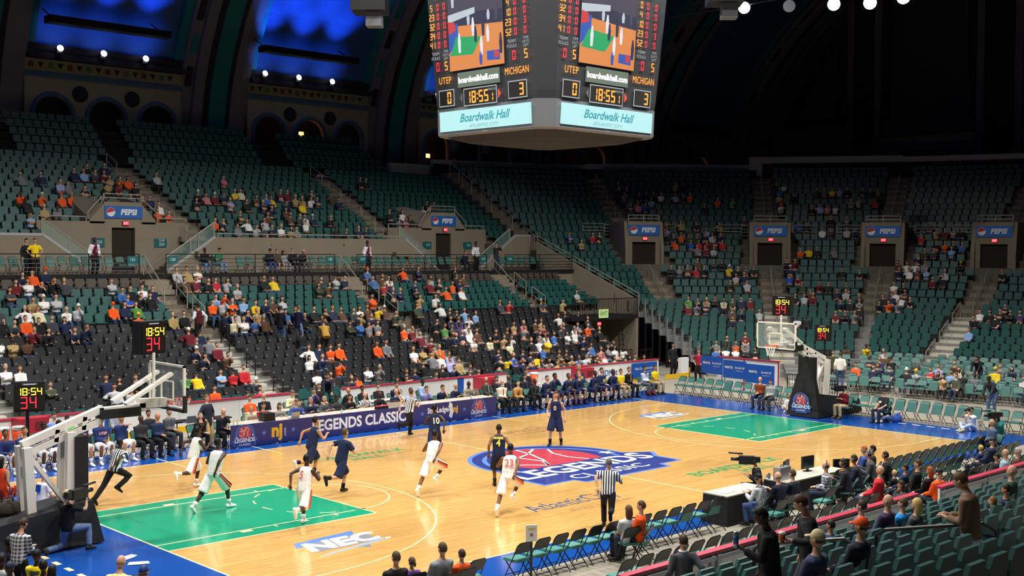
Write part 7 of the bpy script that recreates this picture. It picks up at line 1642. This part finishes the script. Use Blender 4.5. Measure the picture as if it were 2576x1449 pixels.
for q, d in enumerate(heroes):
    p, v, ex = d['pose'], vox(d), d['ex']; K = skeleton(p)
    r_ = thing('person', d['label'], 'person', d['loc'], d['rz']); s_ = d['h']/1.78; fat = 1.2 if 'fat' in ex else 1.0; r_.scale = (s_*fat, s_, s_)
    hero = True
    pobj('body', pmesh(('b', p, v), lambda: body_mesh(p, v, True)), r_, col4(SKINS[d['skin']]))
    tt = d['top'][0]; tc = d['top'][1:7]; pat = d['top'][7:8]
    sleeve = ex.get('sleeve')
    if sleeve:
        if ('t', p, 'L', v) not in DONE: job(('t', p, 'L', v), mb_shirt(K, 'L', .008), v); run_jobs()
        pobj('long_sleeved_top', pmesh(('t', p, 'L', v), lambda: join_parts([DONE['t', p, 'L', v]], 'person_top', [M_CLOTH])), r_, col4(sleeve))
    pobj(TOPN[tt], pmesh(('t', p, tt, v), lambda: join_parts([DONE['t', p, tt, v]], 'person_top', [M_CLOTH])), r_, col4(tc), {'s': M_STRIPE, 'h': M_HSTRIPE, 'p': M_PLAID}.get(pat))
    bt = d['bot'][0]
    pobj(BOTN[bt], pmesh(('p', p, bt, v), lambda: join_parts([DONE['p', p, bt, v]], 'person_bottom', [M_CLOTH])), r_, col4(d['bot'][1:7]))
    for sd in 'lr':
        pobj('shoe', pmesh(('s', p, sd), lambda: mb_shoe(K, sd).mesh('person_shoe', M_CLOTH, True)), r_, col4(ex.get('shoe', '222')))
        if 'sock' in ex and bt != 'P':
            f_, k_ = K['an'+sd], K['kn'+sd]; solid('sock', r_, MB().tube([lerp(f_, k_, .02), lerp(f_, k_, .2), lerp(f_, k_, .32)], [.047, .052, .058], 8), M_CLOTH).color = col4(ex['sock'])
        if 'knee' in ex: f_, k_, h_ = K['an'+sd], K['kn'+sd], K['hip'+sd]; solid('knee_sleeve', r_, MB().tube([lerp(k_, f_, .22), k_, lerp(k_, h_, .05)], [.066, .07, .075], 8), M_PAD)
        if 'stripe' in ex:
            sg = -1 if sd == 'l' else 1; h_, k_ = K['hip'+sd], K['kn'+sd]; ox = np.array((sg*.117, 0, 0)); mb = MB(); mb2 = MB(); dv = _n(k_-h_); fx = _n(np.cross(dv, (1., 0, 0)))
            mb.tube([tuple(h_+ox*.88), tuple(lerp(h_, k_, .5)+ox*.95), tuple(lerp(h_, k_, .97)+ox*1.02)], [.02, .026, .034], 6); mb2.tube([tuple(h_+ox*.86-fx*.035), tuple(lerp(h_, k_, .5)+ox*.93-fx*.045), tuple(lerp(h_, k_, .97)+ox*1.0-fx*.055)], [.012, .016, .02], 6)
            solid('side_stripe', r_, mb, mat('trim_orange', '#e8531f', .7), False); solid('side_stripe', r_, mb2, mat('trim_navy', '#1e2a55', .7), False)
    if 'band' in ex: solid('waistband', r_, MB().loft(torso_rings(K, [(.03, .15, .11), (.09, .147, .108)], .024)), mat('trim_orange', '#e8531f', .7))
    if 'trim' in ex: solid('neck_trim', r_, MB().tube([tuple(K['N']-K['s']*.012+np.array((.072*math.cos(a*math.pi/5), .068*math.sin(a*math.pi/5), 0))) for a in range(11)], .012, 5), mat('trim_maize', '#e8d24a', .7))
    for key, front, t_, size, off in (('num', False, .27, .26, .145), ('fnum', True, .28, .2, .148), ('name', False, .41, .085, .135), ('fname', True, .33, .11, .15)):
        if key in ex:
            a = ex[key].split(','); put_text(a[0], size, chest_frame(K, front, t_, off+.012), mat('print_'+(a[1] if len(a) > 1 else 'f2e35a' if key == 'name' else 'c86a78'), '#'+(a[1] if len(a) > 1 else 'f2e35a' if key == 'name' else 'd8a0aa'), .7), r_, bold=.006, xs=.9)
    if 'tie' in ex:
        fy = _n(np.cross(K['s'], K['lat'])); c = lambda t_, o_: K['P']+K['s']*t_+fy*o_
        solid('shirt_front', r_, MB().poly([tuple(c(.12, .142)), tuple(c(.46, .105)-K['lat']*.06), tuple(c(.47, .10)+K['lat']*.06)]), M_CLOTH, False).color = col4('dcdce6')
        solid('tie', r_, MB().hexa([tuple(c(.14, .15)-K['lat']*.02), tuple(c(.14, .15)+K['lat']*.02), tuple(c(.45, .118)+K['lat']*.014), tuple(c(.45, .118)-K['lat']*.014)], [tuple(c(.14, .156)-K['lat']*.02), tuple(c(.14, .156)+K['lat']*.02), tuple(c(.45, .124)+K['lat']*.014), tuple(c(.45, .124)-K['lat']*.014)]), M_CLOTH, False).color = col4(ex['tie'])
    if 'shirtfront' in ex:
        fy = _n(np.cross(K['s'], K['lat'])); c = lambda t_, o_: K['P']+K['s']*t_+fy*o_
        solid('shirt_front', r_, MB().hexa([tuple(c(.0, .146)-K['lat']*.05), tuple(c(.0, .146)+K['lat']*.05), tuple(c(.47, .108)+K['lat']*.07), tuple(c(.47, .108)-K['lat']*.07)], [tuple(c(.0, .152)-K['lat']*.05), tuple(c(.0, .152)+K['lat']*.05), tuple(c(.47, .118)+K['lat']*.07), tuple(c(.47, .118)-K['lat']*.07)]), M_CLOTH, False).color = col4(ex['shirtfront'])
    if 'collar' in ex: solid('collar', r_, MB().tube([tuple(K['N']+np.array((.07*math.cos(a*math.pi/5), .066*math.sin(a*math.pi/5), .012))) for a in range(11)], .02, 6), M_LWHITE)
    if 'tail' in ex: solid('shirt_tail', r_, MB().loft(torso_rings(K, [(-.16, .15, .115), (-.08, .155, .118)], .02)), M_CLOTH).color = col4(ex['tail'])
    if 'bib' in ex: solid('bib', r_, MB().loft(torso_rings(K, [(-.02, .14, .125), (.42, .12, .115)], .03)), M_BLACKM)
    if 'patch' in ex: MB().box((0, 0, 0), (.2, .2, .01)).xf(chest_frame(K, False, .33, .148)).build('printed_patch', M_BLUE, r_)
    ht, hc = d['hair'][0], d['hair'][1:7]
    pobj({'c': 'cap', 'k': 'beanie'}.get(ht, 'hair'), pmesh(('h', p, ht), lambda: join_parts(hair_part(K, ht, True), 'person_hair', [M_HAIR])), r_, col4(hc))
    if ht in 'c': pobj('hair', pmesh(('h', p, 'b'), lambda: join_parts(hair_part(K, 'b', True), 'person_hair', [M_HAIR])), r_, col4('3a2a20'))
    if 'phones' in ex:
        hd = K['head']; solid('headset_band', r_, MB().tube([tuple(hd+np.array((.095*math.cos(a*math.pi/8), -.01, .02+.125*math.sin(a*math.pi/8)))) for a in range(9)], .012, 5), M_BLACK)
        for sg in (-1, 1): solid('ear_cup', r_, MB().lathe((0, 0, 0), [(.02, 0), (.045, .005), (.045, .03), (.02, .035)], 10).xf(frame(tuple(hd+np.array((sg*.075, -.01, -.005))), (0, 1, 0), (0, 0, sg))), M_BLACK)
    hl, hr = K['wrl'], K['wrr']
    if 'can' in ex:
        t = thing('drink_can', 'tall blue and silver can held by man in black coat', 'can', w2(d, hl+_n(hl-K['ell'])*.09+np.array((0, .03, -.02)))); MB().lathe((0, 0, 0), [(.03, 0), (.035, .01), (.035, .2), (.028, .21)], 12).build('can_body', M_ALU, t, True); MB().lathe((0, 0, .05), [(.0355, 0), (.0355, .1)], 12).build('printed_band', mat('can_blue', '#2a4a8a', .3), t, True)
    if 'beer' in ex:
        t = thing('beer_cup', 'clear plastic cup of beer held by man in dark coat', 'cup', w2(d, hl+_n(hl-K['ell'])*.09+np.array((0, .03, -.05)))); MB().lathe((0, 0, 0), [(.03, 0), (.034, .01), (.045, .12)], 12).build('beer', mat('beer_amber', '#8a4a16', .2), t, True); MB().lathe((0, 0, .12), [(.046, 0), (.048, .03)], 12).build('foam', M_LWHITE, t, True); MB().lathe((0, 0, 0), [(.032, -.002), (.049, .16)], 12).build('cup', mat('cup_clear', '#dfe6ea', .1, alpha=.25), t, True)
    if 'cam' in ex: camera_prop(w2(d, K['head']+np.array((0, .2, .02))), d['rz'], ['video camera held to the eye by man in maroon', 'video camera held by man in teal', 'long shoulder camera before the near media tables'][int(ex['cam'])-1], 'big')
    if 'bigcam' in ex: camera_prop(w2(d, K['head']+np.array((.17, .16, .02))), d['rz'], 'shoulder video camera of the kneeling cameraman', 'big')
    if 'lens' in ex: camera_prop(w2(d, K['head']+np.array((0, .15, .0)) if ex['lens'] != '3' else K['wrr']+np.array((0, .1, .06))), d['rz'], {'1': 'camera with long white lens on the right apron', '2': 'camera held by photographer in white shirt', '3': 'black camera of a photographer at the bottom' + (' in blue cap' if d['hair'][0] == 'c' else ' with bald head')}[ex['lens']], 'long' if ex['lens'] == '1' else 'small')
    if 'pom' in ex:
        c = thing('pom_pom', 'orange and navy pom-pom held by the cheerleader', 'pom-pom', w2(d, hr+np.array((.05, .12, 0)))); rs = random.Random(3)
        for nm, m_, n_ in (('orange_strands', mat('pom_orange', '#f0502a', .6), 90), ('navy_strands', mat('pom_navy', '#1a1f45', .6), 50)):
            mb = MB()
            for k in range(n_): u = _n([rs.gauss(0, 1) for _ in range(3)]); mb.tube([tuple(u*.02), tuple(u*.1+np.array((0, 0, -.02))), tuple(u*.15+np.array((0, 0, -.05)))], .008, 3)
            o_ = mb.build(nm, m_, c); o_['kind'] = 'stuff'
    if p in SITSET and abs(d['loc'][2]) < .3 and not (d['loc'][1] < -14):
        lb = d['label'].split(' '); fchair((d['loc'][0]+.0*math.sin(math.radians(d['rz'])), d['loc'][1], d['loc'][2]-.02), d['rz'], 'folding chair under the ' + ' '.join(lb[:9]), False, True, own=True)
    elif p in SITSET and d['loc'][2] > 5: fchair((d['loc'][0], d['loc'][1], d['loc'][2]), d['rz'], 'folding chair under the ' + ' '.join(d['label'].split(' ')[:9]), False, True, own=True)
# crowd in the stands
SKINW = [0, 0, 0, 0, 1, 1, 0]; HAIRC = ['2a1e16', '3a2a1c', '4a3826', '1a1410', '5a4630']
crowd = []
for ln in CROWD.split('\n'):
    a = ln.split(); ri = int(a[0])
    for e in a[1:]:
        j = int(e.rstrip('ABCDEFGHIJKLMNOPQRSTUVWXYZabcdefghijklmnopqrstuvwxyz')); code = e[len(str(j)):]; p = seat_pos(ROWS[ri], j); crowd.append((math.dist(p, (CX, CY, CZ)), ri, j, code, p))
crowd.sort(key=lambda c: c[0])
N_IND = 300-len(heroes); rs = random.Random(11); labels = {}; ind = []; rest = []
ZONE = {'FL': 'far lower stand', 'FU': 'far upper stand', 'E': 'end upper stand', 'L': 'lower end risers', 'P': 'folding chairs behind right basket'}
HN = dict(h='white cap', o='orange cap', k='dark cap', y='yellow cap', l='long hair', b='bald head', g='grey hair', n='fair hair', r='reddish hair', d='dark skin')
for q, (dist, ri, j, code, p) in enumerate(crowd):
    fl = code[1:2]; skin = 3 if fl == 'd' else rs.choice(SKINW); hcol = {'g': 'a9a6a0', 'n': 'b0905a', 'r': '6a3a1e', 'h': 'e6e6e6', 'o': 'e8561e', 'k': '20242e', 'y': 'e8c01e', 'd': '0e0c0b', 'b': '5a4a3c'}.get(fl, rs.choice(HAIRC)); hty = {'h': 'c', 'o': 'c', 'k': 'c', 'y': 'c', 'l': 'l', 'b': 'b', 'd': 'a'}.get(fl, 's')
    pose = SITP[(ri*7+j*3+q) % 6]; c = dict(ri=ri, j=j, code=code, p=p, skin=skin, hc=hcol, ht=hty, pose=pose, slv='S' if (ri+j) % 4 == 0 else 'L', pants=rs.choice(['2a3550', '22252c', '3f5478', '54483a', '1b1c20']), sc=rs.uniform(.93, 1.05))
    (ind if q < N_IND else rest).append(c)
groups = {}
for c in ind:
    r = ROWS[c['ri']]; z = ZONE.get(r['sec']) or ZONE[r['sec'][0]]
    lab = 'spectator in %s%s, %s row of the %s' % (CNAME[c['code'][0]], ' with '+HN[c['code'][1]] if c['code'][1:2] in HN else '', ORD[max(0, r['k'])], z)
    groups.setdefault(lab, []).append((px_of((c['p'][0], c['p'][1], c['p'][2]+1.2))[0], c))
for lab, L in groups.items():
    L.sort(key=lambda t: t[0])
    for i, (_, c) in enumerate(L): c['label'] = lab if len(L) == 1 else lab+', %s from left' % ORD[i]
def face_rz(r): return math.atan2(-r['face'][0], r['face'][1])
for c in ind:
    p_, r = c['pose'], ROWS[c['ri']]; K = skeleton(p_)
    root = thing('person', c['label'], 'person', (c['p'][0]+r['face'][0]*.06, c['p'][1]+r['face'][1]*.06, c['p'][2]), math.degrees(face_rz(r)), 'spectators in the stands'); root.scale = (c['sc'],)*3
    pobj('body', pmesh(('b', p_, VOXC), lambda: body_mesh(p_, VOXC, False)), root, col4(SKINS[c['skin']]))
    pobj('shirt', pmesh(('t', p_, c['slv'], VOXC), lambda: join_parts([DONE['t', p_, c['slv'], VOXC]], 'crowd_top', [M_CLOTH])), root, col4(CODE[c['code'][0]]))
    pobj('trousers', pmesh(('p', p_, 'P', VOXC), lambda: join_parts([DONE['p', p_, 'P', VOXC]], 'crowd_bottom', [M_CLOTH])), root, col4(c['pants']))
    pobj('cap' if c['ht'] == 'c' else 'hair', pmesh(('hc', p_, c['ht']), lambda: join_parts(hair_part(K, c['ht'], False), 'crowd_hair', [M_HAIR])), root, col4(c['hc']))
    for sd in 'lr': pobj('shoe', pmesh(('s', p_, sd), lambda: mb_shoe(K, sd).mesh('person_shoe', M_CLOTH, True)), root, col4('26262a'))
# the remaining, smaller spectators: one object
m = bpy.data.materials.new('crowd_clothes'); m.use_nodes = True; nt = m.node_tree; at = nt.nodes.new('ShaderNodeAttribute'); at.attribute_name = 'col'; nt.links.new(at.outputs['Color'], nt.nodes['Principled BSDF'].inputs['Base Color']); nt.nodes['Principled BSDF'].inputs['Roughness'].default_value = .8
V, F, C, nv = [], [], [], 0
PC = {}
def proto(p_, slv, ht):
    if (p_, slv, ht) not in PC:
        K = skeleton(p_); L = [(DONE['b', p_, .06], 0), (DONE['t', p_, slv, .06], 1), (DONE['p', p_, 'P', .06], 2)]
        for h_ in head_part(K, False): L.append(((h_[0], h_[1]), 0))
        for h_ in hair_part(K, ht, False): L.append((h_, 3))
        PC[p_, slv, ht] = L
    return PC[p_, slv, ht]
for c in rest:
    r = ROWS[c['ri']]; a = face_rz(r); cs, sn = math.cos(a), math.sin(a); cols = [col4(SKINS[c['skin']]), col4(CODE[c['code'][0]]), col4(c['pants']), col4(c['hc'])]; ox, oy = c['p'][0]+r['face'][0]*.06, c['p'][1]+r['face'][1]*.06
    for (Vp, Fp), ci in proto(c['pose'], c['slv'], c['ht']):
        A = np.asarray(Vp)*c['sc']; B = np.empty_like(A); B[:, 0] = A[:, 0]*cs-A[:, 1]*sn+ox; B[:, 1] = A[:, 0]*sn+A[:, 1]*cs+oy; B[:, 2] = A[:, 2]+c['p'][2]
        V.append(B); F += [tuple(i+nv for i in f_) for f_ in Fp]; C.append(np.tile(np.array(cols[ci]), (len(A), 1))); nv += len(A)
me = bpy.data.meshes.new('distant_spectators'); me.from_pydata(np.concatenate(V).tolist(), [], F); me.materials.append(m)
ca = me.attributes.new('col', 'FLOAT_COLOR', 'POINT'); ca.data.foreach_set('color', np.concatenate(C).astype(np.float32).ravel()); me.polygons.foreach_set('use_smooth', [True]*len(F)); me.update()
tag(link(bpy.data.objects.new('distant_spectators', me)), 'scattered seated spectators further up the stands', 'crowd', kind='stuff')

# labels shared by look-alikes get their place, counted from the left of the view
def nth(n): return '%d%s' % (n, 'th' if 10 <= n % 100 <= 20 else {1: 'st', 2: 'nd', 3: 'rd'}.get(n % 10, 'th'))
same = {}
for o in COL.objects:
    if o.parent is None and 'label' in o: same.setdefault(o['label'], []).append(o)
for lab, L in same.items():
    if len(L) > 1:
        L.sort(key=lambda o: px_of(o.location)[0] if px_of(o.location)[2] > 0 else 1e9)
        base = ' '.join(lab.split(' ')[:13]).rstrip(',')
        for i, o in enumerate(L): o['label'] = base+', %s from left' % nth(i+1)
    elif len(lab.split()) > 16: L[0]['label'] = ' '.join(lab.split()[:16])
